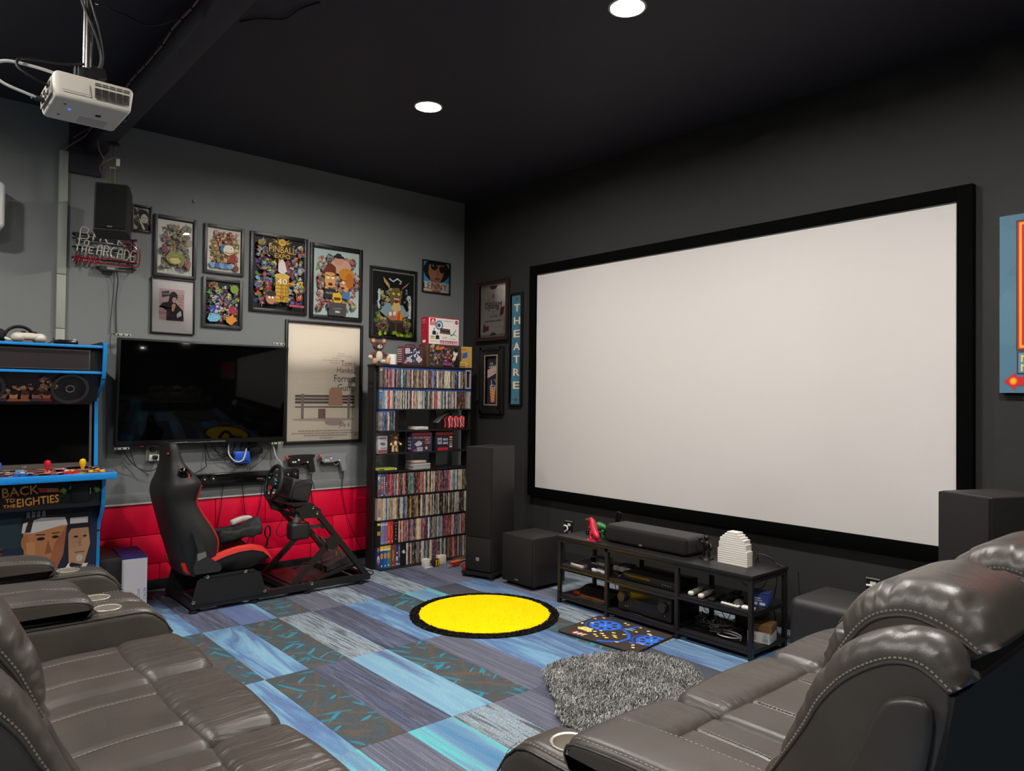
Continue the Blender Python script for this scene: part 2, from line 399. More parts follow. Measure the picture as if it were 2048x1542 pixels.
# ------------------------------------------------------------------ carpet planks
def carpet(name, ramp, sc, contrast=(.3, .7), dist=0.0, fine=.35, teal=None, thr=None):
    m = bpy.data.materials.new(name); m.use_nodes = True; nt = m.node_tree; b = nt.nodes['Principled BSDF']; N = nt.nodes.new; L = nt.links.new
    tc = N('ShaderNodeTexCoord'); oi = N('ShaderNodeObjectInfo')
    off = N('ShaderNodeVectorMath'); off.operation = 'MULTIPLY_ADD'
    cmb = N('ShaderNodeCombineXYZ')
    for k in range(3):
        q = N('ShaderNodeMath'); q.operation = 'MULTIPLY'; q.inputs[1].default_value = (37, 91, 53)[k]; L(oi.outputs['Random'], q.inputs[0]); L(q.outputs[0], cmb.inputs[k])
    off.inputs[1].default_value = sc; L(tc.outputs['Object'], off.inputs[0]); L(cmb.outputs[0], off.inputs[2])
    n = N('ShaderNodeTexNoise'); n.inputs['Scale'].default_value = 1; n.inputs['Detail'].default_value = 6; n.inputs['Roughness'].default_value = .6; n.inputs['Distortion'].default_value = dist
    L(off.outputs[0], n.inputs['Vector'])
    r = N('ShaderNodeValToRGB'); e = r.color_ramp.elements
    while len(e) < len(ramp): e.new(.5)
    for i, c in enumerate(ramp): e[i].position = contrast[0]+(contrast[1]-contrast[0])*i/(len(ramp)-1); e[i].color = (*lin(c), 1)
    L(n.outputs['Fac'], r.inputs['Fac']); col = r.outputs['Color']
    if teal:
        for ang, across, along, th, cc, off2 in teal:          # straight slanting dashes, each family in its own direction
            mp = N('ShaderNodeMapping'); mp.vector_type = 'POINT'; mp.inputs['Rotation'].default_value = (0, 0, math.radians(ang)); L(tc.outputs['Object'], mp.inputs['Vector'])
            a = N('ShaderNodeVectorMath'); a.operation = 'MULTIPLY_ADD'; a.inputs[1].default_value = (across, along, 1); L(mp.outputs[0], a.inputs[0])
            s2 = N('ShaderNodeVectorMath'); s2.operation = 'SCALE'; s2.inputs['Scale'].default_value = off2; L(cmb.outputs[0], s2.inputs[0]); L(s2.outputs[0], a.inputs[2])
            n3 = N('ShaderNodeTexNoise'); n3.inputs['Scale'].default_value = 1; n3.inputs['Detail'].default_value = .6; L(a.outputs[0], n3.inputs['Vector'])
            gt = N('ShaderNodeMapRange'); gt.inputs['From Min'].default_value = th; gt.inputs['From Max'].default_value = th+.03; L(n3.outputs['Fac'], gt.inputs['Value'])
            mx = N('ShaderNodeMix'); mx.data_type = 'RGBA'; L(gt.outputs[0], mx.inputs['Factor']); L(col, mx.inputs['A']); mx.inputs['B'].default_value = (*lin(cc), 1); col = mx.outputs['Result']
    f = N('ShaderNodeTexNoise'); f.inputs['Scale'].default_value = 330; f.inputs['Detail'].default_value = 2
    sm = N('ShaderNodeMapping'); sm.inputs['Scale'].default_value = (1, .35, 1); L(tc.outputs['Object'], sm.inputs['Vector']); L(sm.outputs[0], f.inputs['Vector'])
    mr = N('ShaderNodeMapRange'); mr.inputs['From Min'].default_value = .3; mr.inputs['From Max'].default_value = .7; mr.inputs['To Min'].default_value = 1-fine; mr.inputs['To Max'].default_value = 1+fine; L(f.outputs['Fac'], mr.inputs['Value'])
    mx = N('ShaderNodeMix'); mx.data_type = 'RGBA'; mx.blend_type = 'MULTIPLY'; mx.inputs['Factor'].default_value = 1; L(col, mx.inputs['A']); L(mr.outputs[0], mx.inputs['B'])
    L(mx.outputs['Result'], b.inputs['Base Color']); b.inputs['Roughness'].default_value = .95; b.inputs['Specular IOR Level'].default_value = .1
    bp = N('ShaderNodeBump'); bp.inputs['Strength'].default_value = .4; bp.inputs['Distance'].default_value = .004; L(f.outputs['Fac'], bp.inputs['Height']); L(bp.outputs[0], b.inputs['Normal'])
    return m
CP = {
 'A': carpet('carpet_watercolour', ['#587a9c', '#6a8ea9', '#7197b0', '#5e80a0', '#566a90', '#698caa', '#7aa0b2', '#688daa'], (6, .8, 1), (.32, .68), .6, .22),
 'D': carpet('carpet_leaf', ['#3a4a54', '#434f55', '#4a4a48', '#40525a', '#4b4b4a', '#3a4c56'], (10, 8, 1), (.3, .7), .4, .32,
             teal=[(28, 26, 3.2, .635, '#574d45', .7), (-48, 24, 3.0, .64, '#5a4f46', 1.1), (80, 30, 4.5, .65, '#534b45', 1.6), (-22, 30, 5.5, .665, '#327386', 1.3), (55, 30, 6.0, .665, '#367a8c', 2.1), (-70, 32, 6.0, .675, '#2f6f82', 2.7)]),
 'P': carpet('carpet_mauve_rib', ['#4b4d5c', '#5f616e', '#545665', '#70717d', '#505264'], (90, 1.3, 1), (.3, .7), 0, .3),
 'S': carpet('carpet_slate', ['#3d4558', '#535a70', '#474751', '#5e6376', '#434a62', '#363e4e'], (24, 1.2, 1), (.28, .72), .3, .38),
 'N': carpet('carpet_frosted', ['#464a52', '#5a5e65', '#737c84', '#8d979c', '#6c8698', '#a6abab'], (70, 4.0, 1), (.34, .68), .0, .65),
 'V': carpet('carpet_banded', ['#505e86', '#56648a', '#5c6788', '#688aa6', '#7aa2b2', '#7398b0'], (4.0, .3, 1), (.38, .6), .3, .2),
 'T': carpet('carpet_turquoise', ['#437496', '#5a80a0', '#6c8aa2', '#5cb2b4', '#748ca2', '#4a7fa2'], (6.0, .4, 1), (.34, .66), .4, .2),
 'B': carpet('carpet_blue_streak', ['#4a5a7c', '#5a7898', '#4e5f86', '#6a8aa4', '#525f82', '#7d9cae'], (18, .9, 1), (.3, .7), .4, .28),
 'K': carpet('carpet_plain', ['#41464d', '#4a4e55', '#40444b'], (6, 6, 1), (.3, .7), 0, .35),
}
known = {0: {-1: 'A', 0: 'S', 1: 'V', 2: 'D', 3: 'P', 4: 'N', 5: 'S', 6: 'N', 7: 'S', 8: 'P', 9: 'P', 10: 'B', 11: 'P'},
         1: {-1: 'D', 0: 'A', 1: 'D', 2: 'N', 3: 'S', 4: 'A', 5: 'D', 6: 'T', 7: 'K', 8: 'B', 9: 'P', 10: 'N', 11: 'N'},
         2: {-1: 'A', 0: 'D', 1: 'S', 2: 'V', 3: 'D', 4: 'P', 5: 'A', 6: 'B', 7: 'D', 8: 'N', 9: 'B', 10: 'K', 11: 'N'},
         3: {-1: 'T', 0: 'P', 1: 'T', 2: 'N', 3: 'P', 4: 'S', 5: 'K', 6: 'P', 7: 'K', 8: 'B', 9: 'A', 10: 'N', 11: 'S'},
         -1: {3: 'P', 4: 'N', 5: 'P'}}
pm = {}
for k, mm in CP.items():
    mb = MB(); mb.rbox((0, 0, -.003), (.2427, .967, .006), .0012); pm[k] = mb.mesh('carpet_plank', mm)
pm1 = {}
for k, mm in CP.items():
    mb = MB(); mb.rbox((0, 0, -.003), (.2427, .283, .006), .0012); pm1[k] = mb.mesh('carpet_plank', mm)
rng = random.Random(5)
for j in range(-1, 9):
    for k in range(-20, 13):
        x = -2.951+.2437*(k+.5); y = -1.266-.968*(j-1)-.484
        if x < XL or x > -.1+.12 or y > .6 or y < YB: continue
        if j == -1: y = -.156
        o = link('carpet_plank', (pm1 if j == -1 else pm)[known.get(j, {}).get(k) or rng.choice('ADPSNVTBA')], floor); o.location = (x, y, rng.uniform(-.0006, .0006))

# ------------------------------------------------------------------ ceiling downlights
LENS = mat('lit_lens', '#ffffff', emit=(LAMP_COL, LAMP))
for i, (x, y) in enumerate(LIGHT_SPOTS):
    OUT_ = {2: 'round white ceiling light above the backs of the right sofa', 3: 'round white ceiling light above the arcade cabinet side of the room', 4: 'round white ceiling light above the left sofa', 5: 'round white ceiling light left of the camera position', 6: 'round white ceiling light at the rear of the room'}
    lab = {0: 'round white recessed ceiling light nearer the poster wall', 1: 'round white recessed ceiling light cut by the top edge of the photo'}.get(i, OUT_.get(i))
    t = thing('downlight', lab, 'ceiling light', (x, y, CEIL), group='round ceiling downlights')
    mb = MB(); mb.lathe([(.098, -.0005), (.096, -.004), (.0855, -.005), (.083, .0), (.083, .045), (.085, .045), (.085, -.0003)], n=40, ring=True); mb.build('trim_ring', mat('white_trim', '#b8b4ac', .5), t)
    mb = MB(); mb.lathe([(.0, .010), (.0825, .010), (.0825, .016), (0, .016)], n=32); mb.build('lens', LENS, t)
# ------------------------------------------------------------------ framed pictures
def glazing(name, rough=.02, ior=1.45):
    m = bpy.data.materials.new(name); m.use_nodes = True; nt = m.node_tree; nt.nodes.clear(); N = nt.nodes.new; L = nt.links.new
    o = N('ShaderNodeOutputMaterial'); mx = N('ShaderNodeMixShader'); fr = N('ShaderNodeFresnel'); fr.inputs['IOR'].default_value = ior
    tr = N('ShaderNodeBsdfTransparent'); gl = N('ShaderNodeBsdfGlossy'); gl.inputs['Roughness'].default_value = rough
    L(fr.outputs[0], mx.inputs[0]); L(tr.outputs[0], mx.inputs[1]); L(gl.outputs[0], mx.inputs[2]); L(mx.outputs[0], o.inputs['Surface']); return m
GLASS = glazing('picture_glass')
FR_BLK = mat('black_frame', '#191817', .4, bump=(60, .05))
FR_GRY = mat('charcoal_frame', '#3a3836', .42, bump=(60, .05))
FR_BRN = mat('dark_brown_frame', '#2a1a16', .4, bump=(60, .08))
def frame(name, label, cat, pos, w, h, border, art, fm=FR_BLK, wall='back', depth=.022, group='framed pictures on the grey wall', matte=None, tilt=0.0, glass=True, moulding=False):
    """pos = (coordinate along the wall of the centre, height of the lower edge); hangs on the wall with its back on it"""
    if wall == 'back': t = thing(name, label, cat, (pos[0], -.001, pos[1]), 0, group)
    else: t = thing(name, label, cat, (-.001, pos[0], pos[1]), -PI/2, group)
    mb = MB(); d = depth; b = border
    for x0, x1, zz0, zz1 in ((-w/2, -w/2+b, 0, h), (w/2-b, w/2, 0, h), (-w/2+b, w/2-b, 0, b), (-w/2+b, w/2-b, h-b, h)):
        mb.bx(x0, x1, -d, 0, zz0, zz1, .0025)
    if moulding:
        k = b*.4
        for x0, x1, zz0, zz1 in ((-w/2-.004, -w/2+k, -.004, h+.004), (w/2-k, w/2+.004, -.004, h+.004), (-w/2, w/2, -.004, k), (-w/2, w/2, h-k, h+.004)):
            mb.bx(x0, x1, -d-.012, 0, zz0, zz1, .004)
    mb.build('picture_frame', fm, t)
    iw, ih = w-2*b, h-2*b
    if matte:
        a2 = Art(iw, ih, matte[0]); a2.build('mat_board', t, (0, -.006, b))
        art.build('print', t, (matte[1], -.0075, b+matte[2]))
    else: art.build('print', t, (0, -.006, b))
    if glass:
        mb = MB(); mb.add([(-iw/2, -.016, b), (iw/2, -.016, b), (iw/2, -.016, h-b), (-iw/2, -.016, h-b)], [(0, 1, 2, 3)]); g = mb.build('glass_pane', GLASS, t)
    return t

# small black and white portrait photo
a = Art(.115, .165, '#b9b5a6'); rng = random.Random(1)
for k in range(14): a.blob(rng.random()*.5, rng.uniform(.2, .95), .02, rng.choice(['#2b2926', '#6b675c', '#dcd8c8', '#403d38']), rng)
a.ell(.62, .72, .3, .22, '#191817'); a.ell(.66, .55, .2, .2, '#d8d2c0'); a.ell(.6, .58, .05, .02, '#26231f', 8); a.ell(.74, .58, .05, .02, '#26231f', 8); a.stroke([(.62, .45), (.74, .45)], .004, '#3a342c')
a.poly([(.2, 0), (.45, .32), (.85, .36), (1, .15), (1, 0)], '#201e1b'); a.poly([(.35, .5), (.42, .5), (.75, .05), (.6, .05)], '#e6dfcb')
frame('picture_frame_portrait', 'small dark brown frame with a black and white portrait photo', 'picture', (-3.028, 2.68), .14, .2, .014, a, FR_BRN)

# tall crowded print in faded greens and greys
pal = ['#7d8a63', '#8f8468', '#a37b52', '#6c7a86', '#9b9a6e', '#8a5a5a', '#b08d4c', '#5d6a5a', '#a09a8a', '#7a6a8a']
a = Art(.252, .412, '#d9d6cc'); rng = random.Random(2)
for k in range(26): a.blob(rng.uniform(.1, .9), rng.uniform(.08, .93), .03, rng.choice(['#9aa08a', '#a9a695', '#8f9a9a', '#b6ab92']), rng, 12, .4)
fill(a, 240, pal, rng, (.12, .1, .9, .92), .035); creatures(a, 60, pal, rng, (.14, .12, .88, .9), .05, '#4a4740')
a.blob(.47, .3, .055, '#8d8c50', rng, 16, .2, 1.2); fill(a, 30, ['#8d8c50', '#6f7a48', '#a39a5a'], rng, (.3, .22, .64, .42), .03); a.ell(.47, .25, .16, .05, '#d9c878', 16); a.stroke([(.33, .25), (.47, .235), (.61, .255)], .002, '#7a6a3a'); a.blob(.8, .2, .02, '#b0553e', rng); a.blob(.17, .43, .022, '#7a4560', rng)
for k in range(7): a.stroke([(.1+.12*k, .13), (.14+.12*k, .07), (.17+.12*k, .03)], .006, '#4c5156', True)
frame('picture_frame_greenish', 'tall charcoal frame with a faded greenish crowded creature print', 'picture', (-2.786, 2.366), .31, .468, .024, a, FR_GRY)

# swirling red and green print on white
a = Art(.266, .342, '#dcd7cc'); rng = random.Random(4)
pal = ['#9c3a2c', '#8b9a4c', '#c07a52', '#b8a368', '#6d8f3f', '#d08a7a', '#e2d6b0', '#7a2a22']
for k in range(40):
    t = k*.33; u, v = .5+.36*math.cos(t)*(1-k/90), .5+.36*math.sin(t)*(1-k/90); a.blob(u, v, .03, rng.choice(pal), rng, 10, .4)
fill(a, 170, pal, rng, (.14, .18, .88, .9), .032); creatures(a, 34, pal, rng, (.15, .2, .85, .9), .05, '#5a2a1c')
for k in range(5): a.blob(.15+.13*k, .12, .022, rng.choice(['#4a7fb8', '#6f9cc8', '#3d6aa0']), rng, 9, .3)
a.ell(.45, .52, .09, .09, '#3d6aa0'); a.ell(.62, .5, .17, .12, '#e0d9b8'); a.ell(.58, .56, .05, .055, '#f2efe2', 10); a.ell(.7, .55, .05, .055, '#f2efe2', 10); a.ell(.585, .555, .015, .02, '#111111', 6); a.ell(.69, .545, .015, .02, '#111111', 6)
a.stroke([(.5, .46), (.62, .42), (.78, .46)], .006, '#6a1a14'); a.poly([(.6, .2), (.85, .25), (.8, .45), (.66, .4)], '#8e2420'); a.blob(.85, .1, .025, '#6e3a22', rng)
frame('picture_frame_swirl', 'charcoal frame with a swirling red and green cartoon print on white', 'picture', (-2.416, 2.434), .318, .39, .025, a, FR_GRY)

# pinball expo poster
a = Art(.446, .6, '#14131c'); rng = random.Random(5)
pal = ['#b98d1e', '#3f6fb0', '#8a2f24', '#3d8a3a', '#6b3a7c', '#c9c3b8', '#d8a83a', '#2a4a8c', '#b8452c', '#6fa8cc']
fill(a, 420, pal, rng, (.06, .07, .94, .92), .03); creatures(a, 120, pal, rng, (.06, .08, .94, .9), .042, '#101018')
for k in range(26):
    u_, v_ = rng.uniform(.06, .94), rng.uniform(.1, .88); a.stroke([(u_, v_), (u_+rng.uniform(-.09, .09), v_+rng.uniform(-.06, .06))], .01, rng.choice(['#e0a92a', '#f0d060']), True)
a.poly([(.24, .76), (.3, .9), (.5, .95), (.72, .9), (.78, .76), (.66, .7), (.36, .7)], '#231c08')
for k in range(9): a.stroke([(.5+.1*math.cos(k*.7), .93+.02*math.sin(k*.7)), (.5+.2*math.cos(k*.7), .95+.05*math.sin(k*.7))], .01, '#d8a22a', True)
a.ell(.5, .93, .075, .05, '#e0ab30'); a.text('40', .5, .915, .035, '#3a2a08', align='c')
a.text('PINBALL', .25, .785, .09, '#e8b730', fit=.52); a.text('EXPO', .36, .71, .06, '#e8b730', fit=.3)
a.poly([(.43, .52), (.43, .63), (.5, .7), (.56, .66), (.6, .54), (.53, .48)], '#d9d5d0'); a.poly([(.56, .66), (.6, .54), (.66, .68), (.62, .7)], '#8c2a24')
a.rect(.38, .1, .26, .36, '#c2901e')
for k in range(8): a.rect(.4+.03*k, .1, .008, .3, rng.choice(['#8c6210', '#e6bf4a']))
for k in range(6): a.rect(.38, .13+.05*k, .26, .008, '#7a5510')
a.ell(.51, .46, .15, .04, '#d8b050'); a.text('40', .51, .35, .075, '#f2eee0', align='c', fit=.19)
a.poly([(.44, .2), (.5, .16), (.5, .13)], '#2c1c04'); a.poly([(.58, .2), (.52, .16), (.52, .13)], '#2c1c04')
a.ell(.3, .14, .1, .085, '#b07a5a'); a.ell(.3, .2, .1, .04, '#2a1a14'); a.ell(.27, .15, .02, .018, '#f4f0e4', 8); a.ell(.33, .15, .02, .018, '#f4f0e4', 8)
for k in range(6): a.blob(.68+.05*k, .06, .012, '#b84a52', rng)
frame('picture_frame_pinball', 'large black frame with a PINBALL EXPO collage poster in gold', 'poster', (-1.957, 2.163), .5, .66, .03, a, FR_BLK)

# pin-up print in a white mat
a = Art(.18, .24, '#c9a9a8'); rng = random.Random(6)
a.poly([(.1, .72), (.4, .78), (.38, .95), (.08, .9)], '#3a3538'); a.text('MONSTROUS', .1, .81, .05, '#d8c8c4', fit=.28, rot=.06)
a.poly([(.28, 0), (.3, .3), (.02, .45), (.0, .4), (.12, .55), (.45, .62), (.6, .62), (.95, .35), (.98, .1), (.98, 0)], '#1a1518'); a.poly([(.5, .3), (.58, .3), (.66, .52), (.5, .56)], '#d0a48c')
a.ell(.56, .77, .17, .16, '#15100f'); a.ell(.46, .62, .1, .14, '#15100f'); a.ell(.6, .66, .09, .09, '#d4a890'); a.ell(.62, .615, .03, .012, '#8c1f22', 8); a.ell(.57, .68, .025, .012, '#241616', 6); a.ell(.65, .68, .025, .012, '#241616', 6)
a.poly([(.72, .1), (.9, .18), (.86, .34), (.7, .22)], '#d8cdc4')
for i, s in enumerate(["YOU'RE", 'GONNA', 'HAVE A', 'BALL!']): a.text(s, .98, .8-.07*i, .042, '#2e2428', align='r')
a.text('Bally', .78, .5, .05, '#b02a34'); a.text('ELVIRA', .0, .19, .085, '#b02030', fit=.44); a.text('AND THE PARTY MONSTERS', .2, .13, .035, '#6a7a2c', fit=.42)
a.stroke([(.02, .07), (.96, .03)], .0015, '#6a5a58')
frame('picture_frame_white_mat', 'black frame with a pink pin-up print in a wide white mat', 'picture', (-2.795, 1.934), .318, .421, .009, a, FR_BLK, matte=('#d9d3d0', -.008, .092))

# dark print with blue and red
a = Art(.262, .344, '#10101a'); rng = random.Random(8)
pal = ['#27409a', '#a02430', '#c87a28', '#3a8a3c', '#d8d2c4', '#3a6ab0', '#8a1c24', '#c9a23a', '#4a2a6a', '#6fb8d8']
fill(a, 260, pal, rng, (.08, .08, .92, .92), .035); creatures(a, 62, pal, rng, (.08, .1, .92, .9), .05, '#0a0a12')
a.ell(.82, .84, .13, .1, '#7a9a34'); a.blob(.25, .33, .045, '#24409c', rng, 9, .45); a.blob(.78, .35, .036, '#a52630', rng, 9, .4); a.blob(.28, .3, .014, '#d8b088', rng); a.blob(.22, .16, .04, '#6fb6d4', rng, 12, .3, 1.3); fill(a, 30, ['#24409c', '#6fb6d4', '#a52630', '#d8d2c4'], rng, (.1, .1, .9, .42), .022)
for u, v in ((.12, .93), (.2, .95), (.28, .94), (.9, .62)): a.ell(u, v, .03, .025, '#d8b03a', 10); a.ell(u, v, .02, .016, '#10101a', 10)
a.blob(.75, .12, .04, '#d88a2c', rng)
frame('picture_frame_blue_red', 'charcoal frame with a dark blue and red cartoon print', 'picture', (-2.422, 2.004), .32, .398, .027, a, FR_GRY)

# pale blue poster with two big cartoon heads
a = Art(.446, .58, '#b8c9c4'); rng = random.Random(9)
pal = ['#c08a6a', '#b86a6a', '#8a9a5a', '#c9a080', '#7a4a3a', '#5a7a9a', '#d0b090', '#a84a4a', '#6a8a4a', '#9a6a8a']
fill(a, 260, pal, rng, (.08, .08, .92, .88), .035); creatures(a, 80, pal, rng, (.08, .08, .92, .88), .045, '#3a2a26')
a.ell(.55, .76, .23, .12, '#cfa188'); a.ell(.5, .84, .1, .07, '#c8967c'); a.ell(.5, .9, .12, .025, '#1a1618'); a.ell(.5, .92, .07, .035, '#1a1618')
a.poly([(.2, .5), (.22, .68), (.42, .68), (.44, .5), (.38, .42), (.26, .42)], '#d9a05c'); a.poly([(.18, .62), (.24, .76), (.34, .79), (.44, .74), (.45, .62), (.4, .65), (.24, .65)], '#6a2a14')
a.ell(.28, .57, .035, .018, '#f0ead8', 8); a.ell(.38, .57, .035, .018, '#f0ead8', 8); a.ell(.33, .47, .05, .025, '#5a1410'); a.stroke([(.23, .61), (.31, .59)], .006, '#2a120a'); a.stroke([(.43, .61), (.35, .59)], .006, '#2a120a')
a.poly([(.56, .42), (.58, .58), (.74, .62), (.76, .46), (.68, .36)], '#d89a6a'); a.ell(.68, .64, .17, .1, '#c8851e'); a.ell(.74, .55, .09, .12, '#b86a18'); a.ell(.61, .52, .03, .02, '#f0ead8', 8); a.stroke([(.57, .56), (.66, .54)], .006, '#2a120a'); a.ell(.6, .43, .04, .02, '#6a1a14')
a.poly([(.2, .26), (.22, .4), (.44, .4), (.46, .26)], '#24242c'); a.text('MUTOS', .24, .32, .03, '#d8d4c8', fit=.18); a.poly([(.56, .28), (.6, .38), (.76, .36), (.74, .26)], '#4a7aa0')
a.blob(.48, .26, .05, '#d9b51c', rng, 18, .25); a.rect(.41, .235, .14, .045, '#6a2410'); a.rect(.3, 0, .38, .2, '#4a4848'); a.stroke([(.4, .108), (.58, .112)], .004, '#a8a49c'); a.rect(.44, .045, .1, .03, '#c8c4bc')
frame('picture_frame_two_heads', 'black frame with a pale blue poster of big-haired cartoon heads', 'poster', (-1.425, 2.15), .51, .655, .032, a, FR_BLK)

# black poster with a fanged beast over a cooking pot
a = Art(.45, .6, '#0d0c0e'); rng = random.Random(10)
pal = ['#3a4a3a', '#6a5a3a', '#8a9a3a', '#5a2a3a', '#3a5a7a', '#b8a070', '#7a3a3a', '#4a6a2a']
fill(a, 120, pal, rng, (.08, .03, .92, .4), .035); fill(a, 60, ['#1c2c4a', '#2a3a2a', '#b8a878', '#3a3a3a', '#8a9aa4'], rng, (.1, .45, .9, .75), .035); creatures(a, 26, pal, rng, (.12, .04, .9, .26), .045, '#0a0a0a'); creatures(a, 12, pal, rng, (.15, .5, .9, .75), .045, '#0a0a0a')
for k in range(7): a.stroke([(.12+rng.uniform(-.03, .03), .42+.05*i) if k % 2 else (.86+rng.uniform(-.04, .04), .3+.06*i) for i in range(7)], .012, '#b8c4c8')
a.stroke([(.36, .9), (.46, .86), (.56, .91), (.66, .87), (.62, .83)], .014, '#c8cccf'); a.poly([(.15, .38), (.3, .52), (.7, .5), (.85, .34), (.6, .28), (.3, .3)], '#7f9aa4')
a.poly([(.4, .5), (.38, .66), (.46, .76), (.6, .77), (.68, .66), (.64, .5), (.52, .42)], '#6a5a34'); a.poly([(.42, .44), (.5, .56), (.6, .56), (.66, .44), (.54, .36)], '#cdb06a')
for q in ([(.4, .72), (.24, .84), (.22, .92), (.36, .82)], [(.66, .74), (.8, .82), (.86, .88), (.7, .78)]): a.poly(q, '#b8935a')
a.ell(.47, .67, .035, .02, '#d9c23a', 8); a.ell(.6, .67, .035, .02, '#d9c23a', 8); a.ell(.54, .57, .07, .045, '#6a1414')
for k in range(6): a.poly([(.48+.022*k, .6), (.5+.022*k, .6), (.49+.022*k, .565)], '#f0e8d0')
a.poly([(.4, .02), (.36, .24), (.72, .24), (.7, .02)], '#2a2422'); a.rect(.52, .04, .03, .2, '#7a2c1c'); a.ell(.54, .25, .19, .04, '#4a3a34')
a.ell(.46, .32, .14, .07, '#a8705a'); a.ell(.4, .35, .04, .035, '#e8dcc8', 10); a.ell(.5, .36, .04, .035, '#e8dcc8', 10)
for k in range(6): a.stroke([(.55+.025*k, .26), (.57+.022*k, .34+.03*(k % 3)), (.56+.025*k, .4+.02*(k % 2))], .018, rng.choice(['#e08a1c', '#e8c03a', '#c84a14']), True)
for k in range(22): a.blob(rng.uniform(.04, .95), rng.uniform(.01, .07), .015, rng.choice(['#7a9a1c', '#a8b82a', '#4a6a1c']), rng)
frame('picture_frame_beast', 'black frame with a dark poster of a fanged beast over flames', 'poster', (-.833, 2.017), .515, .662, .02, a, FR_BLK)

# magazine cover with sunglasses
a = Art(.312, .296, '#3f9cc4')
a.ell(.52, .72, .5, .4, '#1a1211', 22); a.poly([(.22, .9), (.2, .6), (.3, .38), (.48, .26), (.64, .34), (.78, .58), (.8, .92)], '#9c6a4c'); a.poly([(.3, .0), (.34, .42), (.66, .36), (.72, .0)], '#8f5f45'); a.poly([(0, 0), (.0, .25), (.28, .36), (.36, 0)], '#d8d2c8'); a.poly([(1, 0), (1, .3), (.74, .34), (.66, 0)], '#d8d2c8'); a.rect(0, 0, .35, .12, '#c9a08a')
a.ell(.42, .84, .13, .11, '#120d0c', 18); a.ell(.72, .78, .11, .12, '#120d0c', 18); a.stroke([(.52, .86), (.64, .84)], .006, '#3a3230'); a.ell(.38, .88, .03, .03, '#7a8a92', 8); a.poly([(.54, .74), (.6, .58), (.52, .56)], '#85563e'); a.ell(.54, .45, .11, .045, '#7a3c34', 14); a.stroke([(.44, .455), (.64, .445)], .003, '#3c1a16')
a.rect(0, .06, 1, .27, '#cfc6bb'); a.poly([(.3, .06), (.32, .33), (.66, .33), (.7, .06)], '#b8907a'); a.text('LENNY', .03, .1, .2, '#171415', fit=.9)
frame('magazine_frame', 'thin black frame with a blue magazine cover reading LENNY', 'picture', (-.348, 2.494), .334, .318, .011, a, FR_BLK)

# large cream film poster: lettering kept, the picture itself a plain stand-in
a = Art(.69, 1.012, '#efe4d2'); rng = random.Random(12)
for k in range(26): a.stroke([(rng.uniform(.02, .3), v := rng.uniform(.3, .98)), (rng.uniform(.4, .98), v+rng.uniform(-.04, .04))], rng.uniform(.002, .01), rng.choice(['#ecdfcb', '#f1e6d6', '#e8dac6']))
for i, (s, r) in enumerate((('The world', .78), ('will never be the same', .88), ('once you\'ve', .72), ('seen it through the eyes of', .72), ('Forrest Gump.', .71))): a.text(s, r, .755-.021*i, .011, '#8a8078', align='r')
a.text('Tom', .88, .65, .05, '#93504a', align='r', fit=.15); a.text('Hanks', .9, .59, .05, '#93504a', align='r', fit=.225); a.text('is', .945, .585, .026, '#6a7088', align='r')
a.text('Forrest', .945, .51, .062, '#464c66', align='r', fit=.31); a.text('Gump', .945, .43, .062, '#464c66', align='r', fit=.26)
a.ell(.5, .18, .44, .014, '#c4b4aa'); a.ell(.64, .155, .13, .03, '#c0aeaa')
for z in (.372, .345, .318): a.rect(.11, z, .82, .02, '#665856')
a.rect(.11, .283, .82, .011, '#6e605e')
for u in (.19, .83): a.rect(u, .185, .035, .215, '#8f827c')
a.poly([(.56, .3), (.57, .44), (.6, .46), (.72, .46), (.75, .44), (.76, .3)], '#c79f84'); a.rect(.42, .188, .1, .085, '#8c6a58')
a.text('July 6', .71, .115, .042, '#585d76', fit=.155)
for i, fw_ in enumerate((.74, .92, .6)):
    u_ = .53-fw_/2
    while u_ < .53+fw_/2:
        d_ = rng.uniform(.012, .04); a.rect(u_, .078-.02*i, d_, .009, '#a39b94'); u_ += d_+.007
a.ell(.955, .037, .022, .012, '#777777', 12, a0=0, a1=PI); a.rect(.44, .018, .18, .004, '#9a928c')
frame('film_poster', 'large black frame with a cream film poster of a park bench', 'poster', (-1.527, 1.06), .735, 1.058, .022, a, FR_BLK, depth=.026)

# ------------------------------------------------------------------ pictures on the black screen wall
RG = 'signs and pictures on the black wall'
a = Art(.4, .51, '#d8cfc4'); rng = random.Random(13)
for k in range(60): a.blob(rng.random(), rng.random(), rng.uniform(.01, .04), rng.choice(['#dcd3c8', '#cbc2b7', '#d5ccc1', '#e0d7cc']), rng, 9, .4)
for k in range(26): a.rect(.03+.036*k, .955, .012, .03, '#4a2a28'); a.rect(.03+.036*k, .015, .012, .03, '#4a2a28')
a.ell(.5, .97, .14, .07, '#4a2a28', 18, a0=PI, a1=2*PI); a.ell(.5, .03, .12, .06, '#4a2a28', 18, a0=0, a1=PI)
for q in ([(.1, .12), (.1, .84), (.17, .9), (.83, .9), (.9, .84), (.9, .12), (.83, .07), (.17, .07), (.1, .12)],): a.stroke(q, .004, '#d0cbc2')
a.text('A', .5, .73, .1, '#2e2826', align='c', fit=.1); a.text('DREAM', .5, .54, .12, '#2e2826', align='c', fit=.62); a.text('is', .5, .46, .05, '#2e2826', align='c'); a.text('a wish', .5, .37, .055, '#2e2826', align='c', fit=.28); a.text('your heart makes', .5, .29, .04, '#2e2826', align='c', fit=.62)
for u in (.33, .67): a.text('*', u, .45, .1, '#4a4340', align='c')
a.poly([(.74, .38), (.88, .42), (.92, .56), (.78, .54)], '#7a2a2a'); a.poly([(.1, .1), (.3, .12), (.34, .22), (.24, .2), (.14, .26)], '#7a2a2a'); a.text('when', .5, .2, .02, '#5a524c', align='c')
